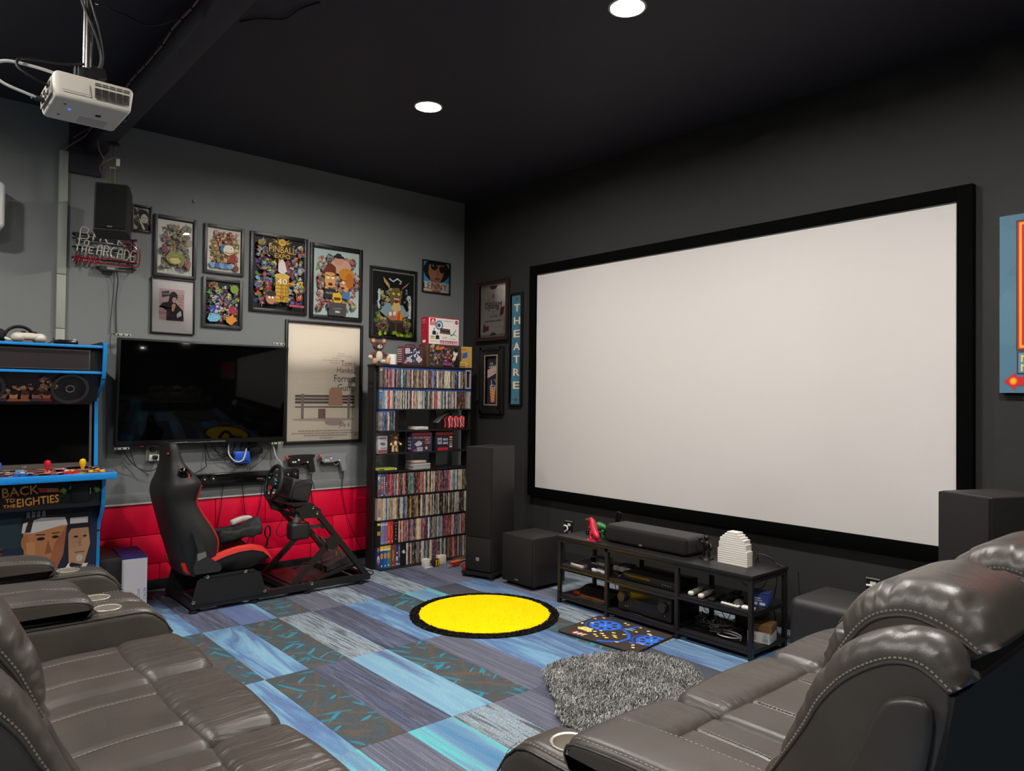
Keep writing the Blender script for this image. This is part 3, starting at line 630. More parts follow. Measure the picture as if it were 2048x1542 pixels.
frame('dream_sign', 'dark framed sign reading A DREAM is a wish', 'sign', (-.49, 2.025), .47, .58, .035, a, FR_BRN, 'right', .03, RG, moulding=True)
a = Art(.17, .44, '#2c2836')
a.text('ice', .25, .88, .06, '#d8d2c8', shear=.2); a.text('cold', .15, .81, .06, '#d8d2c8', shear=.2); a.poly([(.02, .58), (.98, .72), (.98, .9), (.02, .76)], '#cfb8a8'); a.text('SOFT', .16, .71, .07, '#8c2f3c', fit=.66, rot=.32); a.text('DRINKS', .08, .62, .07, '#8c2f3c', fit=.86, rot=.32)
a.text('SERVED', .62, .53, .022, '#d8d2c8', fit=.3); a.text('HERE', .68, .49, .022, '#d8d2c8', fit=.22)
a.poly([(.25, .4), (.34, .07), (.66, .07), (.76, .4)], '#d09468'); a.ell(.5, .07, .16, .02, '#d09468'); a.ell(.505, .4, .255, .035, '#d8d2d4'); a.ell(.505, .4, .22, .026, '#4a4a6a'); a.stroke([(.42, .4), (.36, .54)], .008, '#d8d2d4')
for k in range(5): a.stroke([(.3+.01*k, .12+.06*k), (.7, .06+.07*k)], .006, '#a8582c')
t = frame('drinks_sign', 'black framed sign reading ice cold SOFT DRINKS with a cup', 'sign', (-.49, 1.32), .34, .64, .085, a, FR_BLK, 'right', .03, RG, glass=False, moulding=True)
mb = MB()
for x0, x1, zz0, zz1 in ((-.1, -.083, .075, .565), (.083, .1, .075, .565), (-.083, .083, .075, .088), (-.083, .083, .552, .565)): mb.bx(x0, x1, -.036, -.03, zz0, zz1, .002)
mb.build('inner_slip', mat('aged_gilt', '#8c7a5c', .5), t)
a = Art(.145, 1.02, '#3f7486'); rng = random.Random(14)
for k in range(40): a.blob(rng.random(), rng.random(), rng.uniform(.01, .035), rng.choice(['#437a8c', '#3b6e80', '#48808f']), rng, 9, .4)
for u in (.02, .955): a.rect(u, .0, .025, 1, '#2f5a68')
for k, ch in enumerate('THEATRE'):
    v = .845-.118*k; a.text(ch, .5, v-.002, .07, '#8c6a4a', align='c', fit=.68); [a.text(ch, .5+du, v+.001+dv, .066, '#e2c9ac', align='c', fit=.58) for du, dv in ((.0, 0), (.04, 0), (.02, .002))]
def star(a, u, v, r, c):
    a.raw([(u*a.w+r*(1 if i % 2 == 0 else .42)*math.sin(i*PI/5), v*a.h+r*(1 if i % 2 == 0 else .42)*math.cos(i*PI/5)) for i in range(10)]+[(u*a.w, v*a.h)], [(i, (i+1) % 10, 10) for i in range(10)], c)
for v in (.96, .04): star(a, .5, v, .026, '#7a3a34'); star(a, .18, v, .01, '#2f4a54'); star(a, .82, v, .01, '#2f4a54')
frame('theatre_sign', 'tall narrow teal sign with THEATRE lettered downwards in a black frame', 'sign', (-.833, 1.4), .178, 1.055, .016, a, FR_BLK, 'right', .03, RG, glass=False)
# large canvas at the right edge
t = thing('canvas_sign', 'blue canvas sign with red panel and arrow at the right edge', 'sign', (-.002, -5.37, 1.53), -PI/2, RG)
a = Art(1.3, .93, '#4d7387'); rng = random.Random(15)
for k in range(60): a.blob(rng.random(), rng.random(), rng.uniform(.03, .09), rng.choice(['#4f7689', '#4a6f83', '#52798c']), rng, 9, .4)
for x0, y0, c in ((.058, .235, '#3a2a2e'), (.062, .241, '#b8301f'), (.068, .25, '#e8a01c'), (.077, .265, '#c01f2c')): a.rect(x0, y0, 1-2*x0, .965-y0-(x0-.058)*1.4, c)
a.rect(.06, .105, .88, .125, '#3a2a2e'); a.rect(.065, .112, .87, .112, '#5f8398'); a.text('MOVIE', .074, .172, .04, '#e2c866', fit=.17); a.text('NIGHT', .074, .12, .04, '#e2c866', fit=.17)
a.poly([(.015, .065), (.056, .115), (.056, .09), (.98, .09), (.98, .04), (.056, .04), (.056, .012)], '#c4232c')
for k in range(7): a.ell(.048+.055*k, .066, .014, .022, '#e87818', 14); a.ell(.048+.055*k, .066, .009, .014, '#f2b020', 14)
mb = MB(); mb.bx(-.65, .65, -.034, 0, 0, .93, .003); mb.build('canvas_block', mat('canvas_edge', '#3f5f70', .8), t); a.build('print', t, (0, -.0345, 0))
# ------------------------------------------------------------------ things on the back wall
# wall air conditioner, its right end at the left edge of the photo
t = thing('air_conditioner', 'white wall air conditioner at the left edge above the arcade cabinet', 'air conditioner', (-4.32, -.001, 2.53))
mb = MB(); mb.rbox((0, -.11, .155), (.86, .22, .31), .035, n=(4, 2, 2), seg=4); mb.build('housing', mat('ac_white', '#d9d6d1', .35), t)
mb = MB(); mb.bx(-.4, .4, -.2, -.06, -.006, .004, .002); [mb.bx(-.4, .4, -.21, -.12, .012+.012*k, .016+.012*k) for k in range(2)]; mb.build('louvre', GREY, t)
# hanging surround speaker on its pole from the beam
t = thing('hanging_speaker', 'black surround speaker hanging on a metal pole below the roof beam', 'speaker', (-3.30, -.36, 2.56), math.radians(-20))
mb = MB(); mb.lathe([(.04, .63), (.04, .62), (.03, .615), (0, .615)], n=16); mb.build('ceiling_flange', BLK_MET, t)
mb = MB(); mb.cyl((-.014, 0, .33), (-.014, 0, .62), .006, 8); mb.cyl((.014, 0, .33), (.014, 0, .62), .006, 8); mb.bar((-.02, 0, .46), (.02, 0, .46), .02, .012); mb.build('pole', mat('pole_steel', '#8d867c', .3, metal=.8), t)
mb = MB(); mb.box((.03, -.012, .5), (.024, .004, .05), .001); mb.build('white_tag', WHITE, t)
mb = MB(); mb.tube([(-.03+.05*math.cos(k*.9), .05*math.sin(k*.9), .34+.03*k) for k in range(10)], .0035, 6, 3); mb.build('speaker_wire', COPPER, t)
mb = MB(); mb.prism([(-.11, .11), (-.09, .02), (.09, .0), (.1, .0), (.11, .1), (.11, .3), (.02, .345), (-.1, .335)][:0] or [(-.095, -.1), (.095, -.1), (.105, -.06), (.105, .1), (-.105, .1), (-.105, -.06)], 'z', 0, .33); c_ = mb.build('cabinet', mat('speaker_cabinet', '#211f1f', .55, bump=(200, .06)), t); c_.rotation_euler = (math.radians(-8), 0, 0)
mb = MB(); mb.rbox((0, -.104, .165), (.18, .014, .315), .005); g = mb.build('grille', mat('speaker_cloth', '#0c0c0c', .95, bump=(900, .3)), t); g.rotation_euler = (math.radians(-8), 0, 0)
mb = MB(); mb.box((.0, -.1125, .02), (.03, .002, .006)); mb.build('badge', GREY, g)
# neon sign (unlit)
t = thing('neon_sign', 'unlit neon sign reading BACK TO THE ARCADE on black bars', 'neon sign', (-3.27, -.002, 2.34))
mb = MB()
for z in (.26, .225, .165, .09): mb.cyl((-.21, -.03, z), (.21, -.03, z+.006), .006, 8)
for x in (-.18, .18): mb.cyl((x, -.03, .02), (x, -.03, .27), .006, 8)
for x, z in ((-.2, .26), (.2, .27), (-.2, .09), (.2, .05)): mb.cyl((x, 0, z), (x, -.036, z), .008, 8)
mb.cyl((-.06, -.03, .04), (.2, -.03, .05), .007, 8); mb.build('support_frame', BLK_MET, t)
NEON = mat('unlit_neon_glass', '#cfc8bd', .15, spec=.8); NRED = mat('unlit_red_neon', '#9c1f2b', .15, spec=.8)
LET = {'B': [[(0, 0), (0, 1), (.6, 1), (.75, .85), (.6, .55), (.1, .52)], [(.6, .52), (.85, .3), (.7, 0), (0, 0)]], 'A': [[(0, 0), (.1, .8), (.35, 1), (.7, .95), (.75, 0)], [(.1, .45), (.72, .45)]], 'C': [[(.8, .95), (.3, 1), (0, .7), (0, .3), (.3, 0), (.8, .05)]], 'K': [[(0, 0), (0, 1)], [(.75, 1), (.05, .5), (.8, 0)]], 'T': [[(0, 1), (.8, 1)], [(.4, 1), (.4, 0)]], 'O': [[(.4, 1), (.05, .8), (.05, .2), (.4, 0), (.75, .2), (.75, .8), (.4, 1)]], 'H': [[(0, 0), (0, 1)], [(.7, 0), (.7, 1)], [(0, .5), (.7, .5)]], 'E': [[(.75, 1), (0, 1), (0, 0), (.75, 0)], [(0, .5), (.6, .5)]], 'R': [[(0, 0), (0, 1), (.6, 1), (.75, .75), (.6, .5), (.05, .5)], [(.35, .5), (.8, 0)]], 'D': [[(0, 0), (0, 1), (.5, 1), (.8, .7), (.8, .3), (.5, 0), (0, 0)]]}
def neon(word, x, z, wd, hg, gap, slant=.12):
    for ch in word:
        mb = MB()
        for st in LET[ch]: mb.tube([(x+p[0]*wd+p[1]*hg*slant, -.05, z+p[1]*hg-(x)*.08) for p in st], .0045, 6, 3)
        mb.build('letter_tube', NEON, t); x += wd+gap
neon('BACK', -.165, .215, .062, .075, .018); neon('TO', -.185, .168, .034, .04, .012); neon('THE', -.195, .12, .034, .04, .01); neon('ARCADE', -.06, .12, .038, .07, .006)
mb = MB()
for k in range(5): x = -.2+.033*k; mb.tube([(x+.015, -.05, .105), (x-.005, -.05, .07), (x+.004, -.05, .058), (x+.02, -.05, .075), (x+.03, -.05, .105)], .0045, 6, 3)
mb.build('tail_tube', NRED, t)
mb = MB(); mb.tube([(-.03, -.05, .108), (.1, -.05, .1), (.19, -.05, .1), (.205, -.05, .14), (.2, -.05, .2), (.16, -.05, .235), (.12, -.05, .25)], .0045, 6, 4)
mb.tube([(-.05, -.05, .07), (.1, -.05, .062), (.2, -.05, .066), (.222, -.05, .1), (.222, -.05, .2), (.18, -.05, .245)], .0045, 6, 4)
mb.tube([(.1, -.05, .22), (.15, -.05, .2), (.185, -.05, .15)], .0045, 6, 4); mb.build('swoosh_tube', NRED, t)
mb = MB(); mb.rbox((.02, -.045, .03), (.12, .05, .035), .006); mb.build('transformer', DARK, t); mb = MB(); mb.box((.03, -.0715, .034), (.05, .002, .016)); mb.build('rating_label', GREY, t)
mb = MB(); mb.tube([(.07, -.05, .03), (.085, -.03, -.05), (.08, -.01, -.2), (.085, -.008, -.4), (.09, -.012, -.44)], .003, 6, 4); mb.tube([(.055, -.05, .03), (.06, -.03, -.08), (.05, -.01, -.3), (.045, -.008, -.38), (.044, -.01, -.44)], .0022, 6, 4); mb.build('power_cord', CABLE, t)
# small sensor plate
t = thing('wall_sensor', 'tiny pale sensor plate high on the bare grey wall', 'sensor', (-2.65, -.001, 2.97)); mb = MB(); mb.rbox((0, -.006, .012), (.022, .012, .024), .003); mb.build('sensor_body', GREY, t)

# television
t = thing('television', 'large wall mounted flat television, switched off, beside the cream poster', 'television', (-2.567, -.002, 1.10), 0, None, math.radians(4.0))
mb = MB(); mb.bx(-.25, .25, -.06, .012, .22, .58, .004); mb.build('wall_bracket', BLK_MET, t)
mb = MB(); mb.rbox((0, -.085, .39), (1.275, .05, .785), .008, seg=2); mb.build('tv_shell', mat('tv_plastic', '#0d0d0d', .35), t)
mb = MB(); mb.bx(-.618, .618, -.1115, -.1, .038, .768, .001); mb.build('tv_screen', mat('tv_glass', '#030303', .06, spec=.18), t)
mb = MB(); mb.bx(-.35, .15, -.113, -.105, .012, .018, .001); mb.build('chrome_strip', CHROME, t)
mb = MB(); mb.lathe([(0, -.004), (.016, -.002), (.016, .004), (0, .006)], (-.455, -.105, -.006), 12); mb.build('red_indicator', mat('dim_red', '#8a1a1a', .3), t)
a = Art(.05, .01, '#0d0d0d'); a.text('Panasonic', .5, .2, .6, '#b8b4ae', align='c', fit=.9); a.build('maker_badge', t, (.01, -.1135, .01))
for i, (x, z, s, lab) in enumerate(((-3.155, 1.889, 1, 'small white sensor bar on the top left corner of the television'), (-1.985, 1.889, 1, 'small white sensor bar on the top right corner of the television'), (-3.15, 1.066, -1, 'small white sensor bar under the bottom left corner of the television'), (-1.985, 1.067, -1, 'small white sensor bar under the bottom right corner of the television'))):
    t = thing('sensor_bar', lab, 'sensor', (x, -.09, z), group='light gun sensor bars around the television')
    mb = MB(); mb.rbox((0, 0, .009), (.1, .022, .018), .004); mb.build('bar_body', mat('ivory_plastic', '#b9b5a8', .45), t)
    mb = MB(); [mb.cyl((dx, -.0125, .009), (dx, -.005, .009), .006, 10) for dx in (-.035, .0, .035)]; mb.build('emitter', BLK, t)
    mb = MB(); x1 = -.05 if i in (0, 2) else .05
    mb.tube([(x1, 0, .01), (x1*1.3, .01, .014), (x1*1.45, .04, .0), (x1*1.4, .07, -.05), (x1*1.3, .078, -.12)] if s > 0 else [(-x1, 0, .008), (-x1*1.3, .0, -.04), (-x1*2.2, .04, -.13), (-x1*4, .06, -.2)], .002, 6, 4); mb.build('sensor_lead', CABLE, t)

# outlet by the chair
def outlet(label, loc, rz, plate='#b9b2a8', adaptor=True):
    t = thing('wall_outlet', label, 'outlet', loc, rz, 'wall outlets with plugs')
    mb = MB(); mb.rbox((0, -.004, .06), (.076, .008, .118), .003); mb.build('face_plate', mat('plate_'+plate, plate, .35), t)
    for z in (.035, .085): mb = MB(); mb.rbox((0, -.009, z), (.034, .004, .03), .004); mb.build('socket', mat('socket_white', '#cfc9be', .4), t)
    return t
t = outlet('beige double outlet with two black plugs left of the racing seat', (-2.93, -.001, .965), 0)
mb = MB(); mb.rbox((.01, -.03, .03), (.07, .045, .05), .006); mb.build('adaptor', WHITE, t)
mb = MB(); mb.rbox((.005, -.03, .09), (.04, .04, .03), .006); mb.tube([(.02, -.05, .09), (.07, -.06, .07), (.13, -.05, 0), (.2, -.04, -.06)], .0035, 6, 4); mb.build('black_plug', CABLE, t)
mb = MB(); mb.rbox((.015, -.06, .035), (.035, .03, .028), .006); mb.tube([(.02, -.07, .025), (.03, -.07, -.03), (.01, -.06, -.06), (-.05, -.05, -.065), (-.12, -.03, -.02), (-.18, -.03, .06), (-.21, -.05, .1)], .0028, 6, 4); mb.build('black_plug', CABLE, t)

# soundbar
t = thing('soundbar', 'glossy black sound bar with chrome drivers under the television', 'sound bar', (-2.2, -.002, .768))
mb = MB(); mb.rbox((0, -.04, .04), (.84, .07, .085), .006); mb.build('bar_body', mat('soundbar_gloss', '#0b0b0b', .15), t)
for x in (-.36, -.295, .22, .32, .385): 
    mb = MB(); mb.cyl((x, -.0762, .04), (x, -.074, .04), .03, 20); mb.build('driver_cone', BLK, t)
    mb = MB(); mb.ball((x, -.078, .04), (.013, .01, .013), 12, 8); mb.build('chrome_dome', CHROME, t)
a = Art(.055, .01, '#0b0b0b'); a.text('SAMSUNG', .5, .15, .6, '#b8b4ae', align='c', fit=.9); a.build('maker_badge', t, (.08, -.0757, .02))
mb = MB(); mb.tube([(-.05, -.04, 0), (-.03, -.02, -.15), (.0, -.01, -.3), (.06, -.02, -.45), (.02, -.03, -.62)], .003, 6, 4); mb.tube([(.12, -.03, 0), (.11, -.015, -.2), (.05, -.012, -.4), (-.04, -.03, -.62)], .003, 6, 4); mb.tube([(-.2, -.03, 0), (-.21, -.015, -.2), (-.24, -.012, -.4), (-.25, -.03, -.62)], .0025, 6, 4); mb.build('hanging_cord', CABLE, t)

# blue switch box and cable bundle under the television
t = thing('network_switch', 'small bright blue box hanging in cables under the television', 'device', (-2.26, -.045, .918))
mb = MB(); mb.rbox((0, 0, .05), (.125, .05, .1), .012); [mb.rbox((sx*.055, 0, z), (.03, .03, .03), .006) for sx in (-1, 1) for z in (.0+.02, .085)]; mb.build('case', mat('blue_plastic', '#1f52b8', .35), t)
mb = MB(); [mb.bx(x-.012, x+.012, -.027, -.024, .016, .024) for x in (-.03, .0, .03)]; mb.build('port', BLK, t)
mb = MB()
for k, x in enumerate((-.05, -.035, .04, .055)): mb.tube([(x, 0, .005), (x*1.2, -.01, -.04), (x*1.3-.01, .0, -.06)], .0022, 5, 3)
mb.build('lead', CABLE, t)
t = thing('round_adaptor', 'round black puck hanging under the right end of the television', 'device', (-2.15, -.045, .99)); mb = MB(); mb.lathe([(0, .0), (.055, .004), (.062, .02), (.06, .05), (.03, .06), (0, .06)], n=20); mb.build('puck_body', BLK, t)
t = thing('cable_bundle', 'tangle of black cables drooping below the television', 'cables', (-2.35, -.035, 1.1)); rng = random.Random(21)
for k in range(11):
    x = rng.uniform(-.2, .25); x1 = rng.uniform(-.1, .2); mb = MB(); sag = rng.uniform(.05, .2)
    mb.tube([(x, .0, 0), (x+.02, -.01, -sag*.6), ((x+x1)/2+rng.uniform(-.05, .05), rng.uniform(-.03, .02), -sag), (x1, 0, -.1), (x1+.03, .02, -.0)], .0032, 6, 4); mb.build('cable', CABLE, t)
mb = MB(); mb.tube([(-.2, 0, .0), (-.19, -.01, -.16), (-.2, -.01, -.2), (-.34, 0, -.27), (-.55, .02, -.34)], .0035, 6, 4); mb.build('cable', CABLE, t)
mb = MB(); mb.tube([(-.02, -.02, .0), (-.02, -.03, -.1), (.03, -.04, -.16), (.09, -.04, -.15), (.12, -.03, -.06)], .006, 8, 4); mb.build('white_cable', CABLE_W, t)
mb = MB(); mb.tube([(.30, -.0, .0), (.345, -.02, -.05), (.37, -.03, -.14), (.42, -.02, -.2), (.44, .0, -.26)], .006, 8, 4); mb.build('white_cable', CABLE_W, t)

# light guns
def light_gun(label, x, z, col, cable_pts):
    t = thing('light_gun', label, 'toy gun', (x, -.045, z), group='light guns on the wall')
    m1 = mat('gun_'+col, col, .4); mb = MB()
    mb.prism(smooth2([(-.115, .118), (.1, .122), (.118, .108), (.112, .09), (.098, .086), (.075, .084), (-.06, .083), (-.115, .086)], 3), 'y', -.016, .016); mb.build('slide', m1, t)
    mb = MB(); mb.prism([(-.112, .085), (.075, .085), (.072, .066), (.02, .05), (-.02, .046), (-.09, .044), (-.112, .058)], 'y', -.018, .018); mb.build('lower_frame', m1, t)
    mb = MB(); mb.prism(smooth2([(.05, .083), (.1, .085), (.108, .06), (.122, -.012), (.12, -.03), (.082, -.032), (.076, -.01), (.058, .04)], 3), 'y', -.017, .017); mb.build('grip', m1, t)
    mb = MB(); mb.tube([(.06, 0, .06), (.05, 0, .03), (.02, 0, .022), (-.005, 0, .05)], .004, 6, 4); mb.build('trigger_guard', m1, t)
    mb = MB(); mb.cyl((-.136, 0, .1), (-.114, 0, .1), .017, 14); mb.build('orange_muzzle', mat('orange_tip', '#d8502c', .4), t)
    for px, pz, r in ((-.08, .064, .0075), (-.06, .064, .0075), (-.03, .08, .0085), (.05, .058, .007)): mb = MB(); mb.cyl((px, -.0225, pz), (px, -.014, pz), r, 12); mb.build('white_button', WHITE, t)
    mb = MB(); [mb.bx(-.09+.014*k, -.083+.014*k, -.0185, -.016, .09, .095) for k in range(5)]; mb.build('vent_slots', BLK, t)
    mb = MB(); mb.rbox((.1, 0, -.036), (.03, .02, .008), .002); mb.build('magazine_base', WHITE, t)
    mb = MB(); mb.bx(-.1, -.09, .012, .045, .03, .075); mb.bx(.03, .04, .012, .045, .03, .09); mb.build('wall_hook', DARK, t)
    mb = MB(); mb.tube(cable_pts, .003, 6, 5); mb.build('gun_lead', CABLE, t)
light_gun('black light gun with orange muzzle hanging on the wall', -1.75, .845, '#1c1b1b', [(.1, 0, -.04), (.1, .02, -.16), (.12, .03, -.25), (.15, .02, -.4), (.2, 0, -.52), (.24, -.02, -.6)])
light_gun('light grey light gun with orange muzzle hanging on the wall', -1.45, .845, '#8d8e90', [(.1, 0, -.04), (.1, .02, -.2), (.12, .03, -.3), (.17, .02, -.5), (.25, -.02, -.7), (.28, -.03, -.76)])
# ------------------------------------------------------------------ media bookshelf
SHELF = mat('black_shelf_board', '#161515', .55, bump=(40, .04), spec=.35)
BX, BY = -.78, -.36
shelf = thing('media_bookshelf', 'tall black media bookshelf packed with disc cases in the corner', 'bookshelf', (BX, BY, 0))
for x in (-.508, .508): mb = MB(); mb.bx(x-.011, x+.011, -.115, 0, 0, 1.735, .002); mb.build('side_panel', SHELF, shelf)
LEV = [1.75, 1.552, 1.366, 1.18, .983, .828, .62, .415, .21, .006]
for z in LEV:
    mb = MB(); mb.bx(-.525 if z == 1.75 else -.497, .525 if z == 1.75 else .497, -.215 if z < .1 else -.152, 0, z-(.02 if z > 1.7 else .012) if z > .1 else 0, z-.0007, .001); mb.build('shelf_board', SHELF, shelf)
for x in (-.165, .165):
  for z0_, z1_ in ((.829, .97), (.984, 1.167), (1.181, 1.353)): mb = MB(); mb.bx(x-.035, x+.035, -.008, 0, z0_, z1_); mb.build('back_upright', SHELF, shelf)
mb = MB(); mb.bx(-.5, .5, -.006, 0, .016, .81); mb.bx(-.5, .5, -.006, 0, 1.366, 1.73); mb.build('back_panel', BLK, shelf)
mb = MB(); [mb.bx(-.53, -.519, -.08, -.04, z, z+.03, .003) for z in (1.58, 1.53)]; mb.build('side_hook', BLK, shelf)

def spine(name, stretch=(190, 1, 26)):
    m = bpy.data.materials.new(name); m.use_nodes = True; nt = m.node_tree; b = nt.nodes['Principled BSDF']; N = nt.nodes.new; L = nt.links.new
    tc = N('ShaderNodeTexCoord'); oi = N('ShaderNodeObjectInfo'); ad = N('ShaderNodeVectorMath'); ad.operation = 'MULTIPLY_ADD'; ad.inputs[1].default_value = stretch
    q = N('ShaderNodeMath'); q.operation = 'MULTIPLY'; q.inputs[1].default_value = 300; L(oi.outputs['Random'], q.inputs[0]); L(tc.outputs['Object'], ad.inputs[0]); L(q.outputs[0], ad.inputs[2])
    n = N('ShaderNodeTexNoise'); n.inputs['Scale'].default_value = 1; n.inputs['Detail'].default_value = 3; L(ad.outputs[0], n.inputs['Vector'])
    r = N('ShaderNodeValToRGB'); e = r.color_ramp.elements; e.new(.5); e.new(.6)
    for i, (p, v) in enumerate(((.4, .0), (.46, .5), (.56, .5), (.62, 1.0))): e[i].position = p; e[i].color = (v, v, v, 1)
    L(n.outputs['Fac'], r.inputs['Fac'])
    m1 = N('ShaderNodeMix'); m1.data_type = 'RGBA'; mr = N('ShaderNodeMapRange'); mr.inputs['From Min'].default_value = .5; mr.inputs['From Max'].default_value = 1; mr.inputs['To Max'].default_value = .5; L(r.outputs['Color'], mr.inputs['Value'])
    L(mr.outputs[0], m1.inputs['Factor']); L(oi.outputs['Color'], m1.inputs['A']); m1.inputs['B'].default_value = (.62, .58, .52, 1)
    m2 = N('ShaderNodeMix'); m2.data_type = 'RGBA'; mr2 = N('ShaderNodeMapRange'); mr2.inputs['From Min'].default_value = .5; mr2.inputs['From Max'].default_value = 0; mr2.inputs['To Max'].default_value = .6; L(r.outputs['Color'], mr2.inputs['Value'])
    L(mr2.outputs[0], m2.inputs['Factor']); L(m1.outputs['Result'], m2.inputs['A']); m2.inputs['B'].default_value = (.02, .015, .015, 1)
    L(m2.outputs['Result'], b.inputs['Base Color']); b.inputs['Roughness'].default_value = .3; return m
SP = spine('disc_case_spine'); BLUE_TOP = mat('blue_case_plastic', '#2a4f96', .25); CASE_BLK = mat('case_black_plastic', '#17171a', .35)
mb = MB(); mb.bx(-.0058, .0058, -.135, 0, 0, .158); mb.cur = 1; mb.bx(-.0062, .0062, -.1352, 0, .158, .171); slim = mb.mesh('slim_disc_case', [SP, BLUE_TOP])
mb = MB(); mb.bx(-.0068, .0068, -.135, 0, 0, .1865); mb.cur = 1; mb.bx(-.0066, .0066, -.1335, 0, .1865, .19); tall = mb.mesh('tall_disc_case', [SP, CASE_BLK])
ONES = ['first', 'second', 'third', 'fourth', 'fifth', 'sixth', 'seventh', 'eighth', 'ninth', 'tenth', 'eleventh', 'twelfth', 'thirteenth', 'fourteenth', 'fifteenth', 'sixteenth', 'seventeenth', 'eighteenth', 'nineteenth']
TENS = {2: ('twenty', 'twentieth'), 3: ('thirty', 'thirtieth'), 4: ('forty', 'fortieth'), 5: ('fifty', 'fiftieth'), 6: ('sixty', 'sixtieth'), 7: ('seventy', 'seventieth')}
def ordinal(n):
    if n < 20: return ONES[n-1]
    return TENS[n//10][1] if n % 10 == 0 else TENS[n//10][0]+'-'+ONES[n % 10-1]
CC = {'black': '#1d1b1c', 'charcoal': '#33302f', 'white': '#c9c2b8', 'cream': '#cbb79a', 'red': '#9c2530', 'dark red': '#5c1d20', 'blue': '#35568f', 'pale blue': '#7fa0be', 'grey': '#77736e', 'brown': '#5a4336', 'tan': '#a08566', 'green': '#5a7a3a', 'orange': '#b86a34', 'yellow': '#c2a24a', 'purple': '#4c3460', 'pink': '#b84a6a', 'teal': '#2f6a74'}
CPAL = ['black']*7+['charcoal']*5+['white']*4+['cream']*4+['red']*3+['dark red']*2+['blue']*2+['pale blue']*2+['grey']*4+['brown']*3+['tan']*2+['green', 'orange', 'yellow', 'purple', 'teal', 'pink']
def case_row(me, kind, z, xa, xb, pitch, rowname, grp, rng, pal=CPAL, start=1, leanlast=False):
    x = xa; i = start
    while x < xb:
        c = rng.choice(pal); wdt = pitch*rng.choice([1, 1, 1, 1, 1.02, .98] if kind == 'slim' else [1, 1, 1, 1, .98])
        o = bpy.data.objects.new(kind+'_disc_case', me); C.objects.link(o)
        o.location = (BX+x+wdt/2, BY-.013+rng.uniform(-.006, .004), z+.0005); o.scale = (1, 1, 1 if kind == 'slim' else rng.choice([1, 1, 1, .99]))
        k = lin(CC[c]); f = rng.uniform(.75, 1.2); o.color = (k[0]*f, k[1]*f, k[2]*f, 1)
        tag(o, '%s %s disc case, %s from left, %s' % (c, kind, ordinal(i), rowname), 'disc case', grp)
        x += wdt+.0003; i += 1
    return x
rng = random.Random(31)
def boxset(x0, x1, z, h, art, label, side='#2a2a2a', grp='wide box sets on the bookshelf', d=.14):
    t = thing('box_set', label, 'box set', (BX+(x0+x1)/2, BY-.009, z+.0004), 0, grp)
    mb = MB(); mb.bx(-(x1-x0)/2+.0003, (x1-x0)/2-.0003, -d, 0, 0, h); mb.build('slipcase', mat('slipcase_'+side, side, .4), t); art.build('spine_print', t, (0, -d-.0004, 0)); return t
def sp_art(w, h, bg, fn): a = Art(w, h, bg); fn(a); return a
S1, S2, S3 = 'top bookshelf row', 'second bookshelf row', 'third bookshelf row'
boxset(-.494, -.455, LEV[1], .172, sp_art(.039, .172, '#4e4a44', lambda a: (a.rect(.2, .8, .6, .12, '#a09a80'), [a.blob(.5, .1+.08*k, .008, '#6a655c', rng) for k in range(8)])), 'grey slipcase with a pale label, leftmost on the top bookshelf row')
x = case_row(slim, 'slim', LEV[1], -.454, .42, .0128, S1, 'slim disc cases on the top bookshelf row', rng)
t = thing('grey_disc_holder', 'pale grey open frame disc holder at the right end of the top row', 'holder', (BX+.463, BY-.03, LEV[1]))
mb = MB(); [mb.bx(*q, -.12, 0, *r) for q, r in (((-.03, -.022), (0, .175)), ((.022, .03), (0, .175)), ((-.022, .022), (.163, .175)), ((-.022, .022), (0, .012)))]; mb.build('frame', mat('lilac_grey', '#9c98a2', .4), t)
mb = MB(); mb.bx(-.022, .022, -.1, -.01, .012, .163); mb.build('dark_insert', BLK, t)
boxset(-.494, -.462, LEV[2], .172, sp_art(.032, .172, '#3f5a74', lambda a: (a.ell(.5, .3, .3, .12, '#8a6a3a'), a.rect(.1, .85, .8, .06, '#a8b8c8'), [a.blob(.5, .5+.06*k, .008, '#6a7a8a', rng) for k in range(5)])), 'blue-grey slipcase, leftmost on the second bookshelf row', '#2d4660')
case_row(slim, 'slim', LEV[2], -.461, .482, .0128, S2, 'slim disc cases on the second bookshelf row', rng, CPAL+['cream', 'white', 'white', 'pale blue', 'tan'])
case_row(slim, 'slim', LEV[3], -.494, -.345, .0130, S3, 'slim disc cases on the third bookshelf row', rng, ['black', 'charcoal', 'white', 'pale blue', 'grey', 'blue', 'white', 'grey'])
G = 'tall disc cases on the lower bookshelf rows'
R4, R5, R6, R7 = 'upper row of tall cases', 'second row of tall cases', 'third row of tall cases', 'bottom bookshelf row'
def vtxt(s, c, f=.9): return lambda a: a.text(s, .75, .06, .0+.6*a.w/a.h, c, rot=PI/2, fit=f*a.h/a.w)
z = LEV[6]
boxset(-.494, -.462, z, .19, sp_art(.032, .19, '#5a6a80', lambda a: (a.rect(.1, .05, .8, .4, '#6a3a2c'), a.rect(.1, .75, .5, .15, '#c8ccd0'), [a.blob(.5, .2+.05*k, .008, rng.choice(['#8a4a34', '#7f8c9c']), rng) for k in range(12)])), 'blue-grey box set with a rusty print, leftmost of the upper tall row')
boxset(-.461, -.44, z, .19, sp_art(.021, .19, '#2c4a86', lambda a: ([a.blob(.5, .2+.07*k, .007, rng.choice(['#c9a820', '#4a9a4a', '#c84a3a']), rng) for k in range(10)], a.rect(.2, .03, .6, .05, '#d8d8e0'))), 'blue box set with yellow blots on the upper tall row', '#2c4a86')
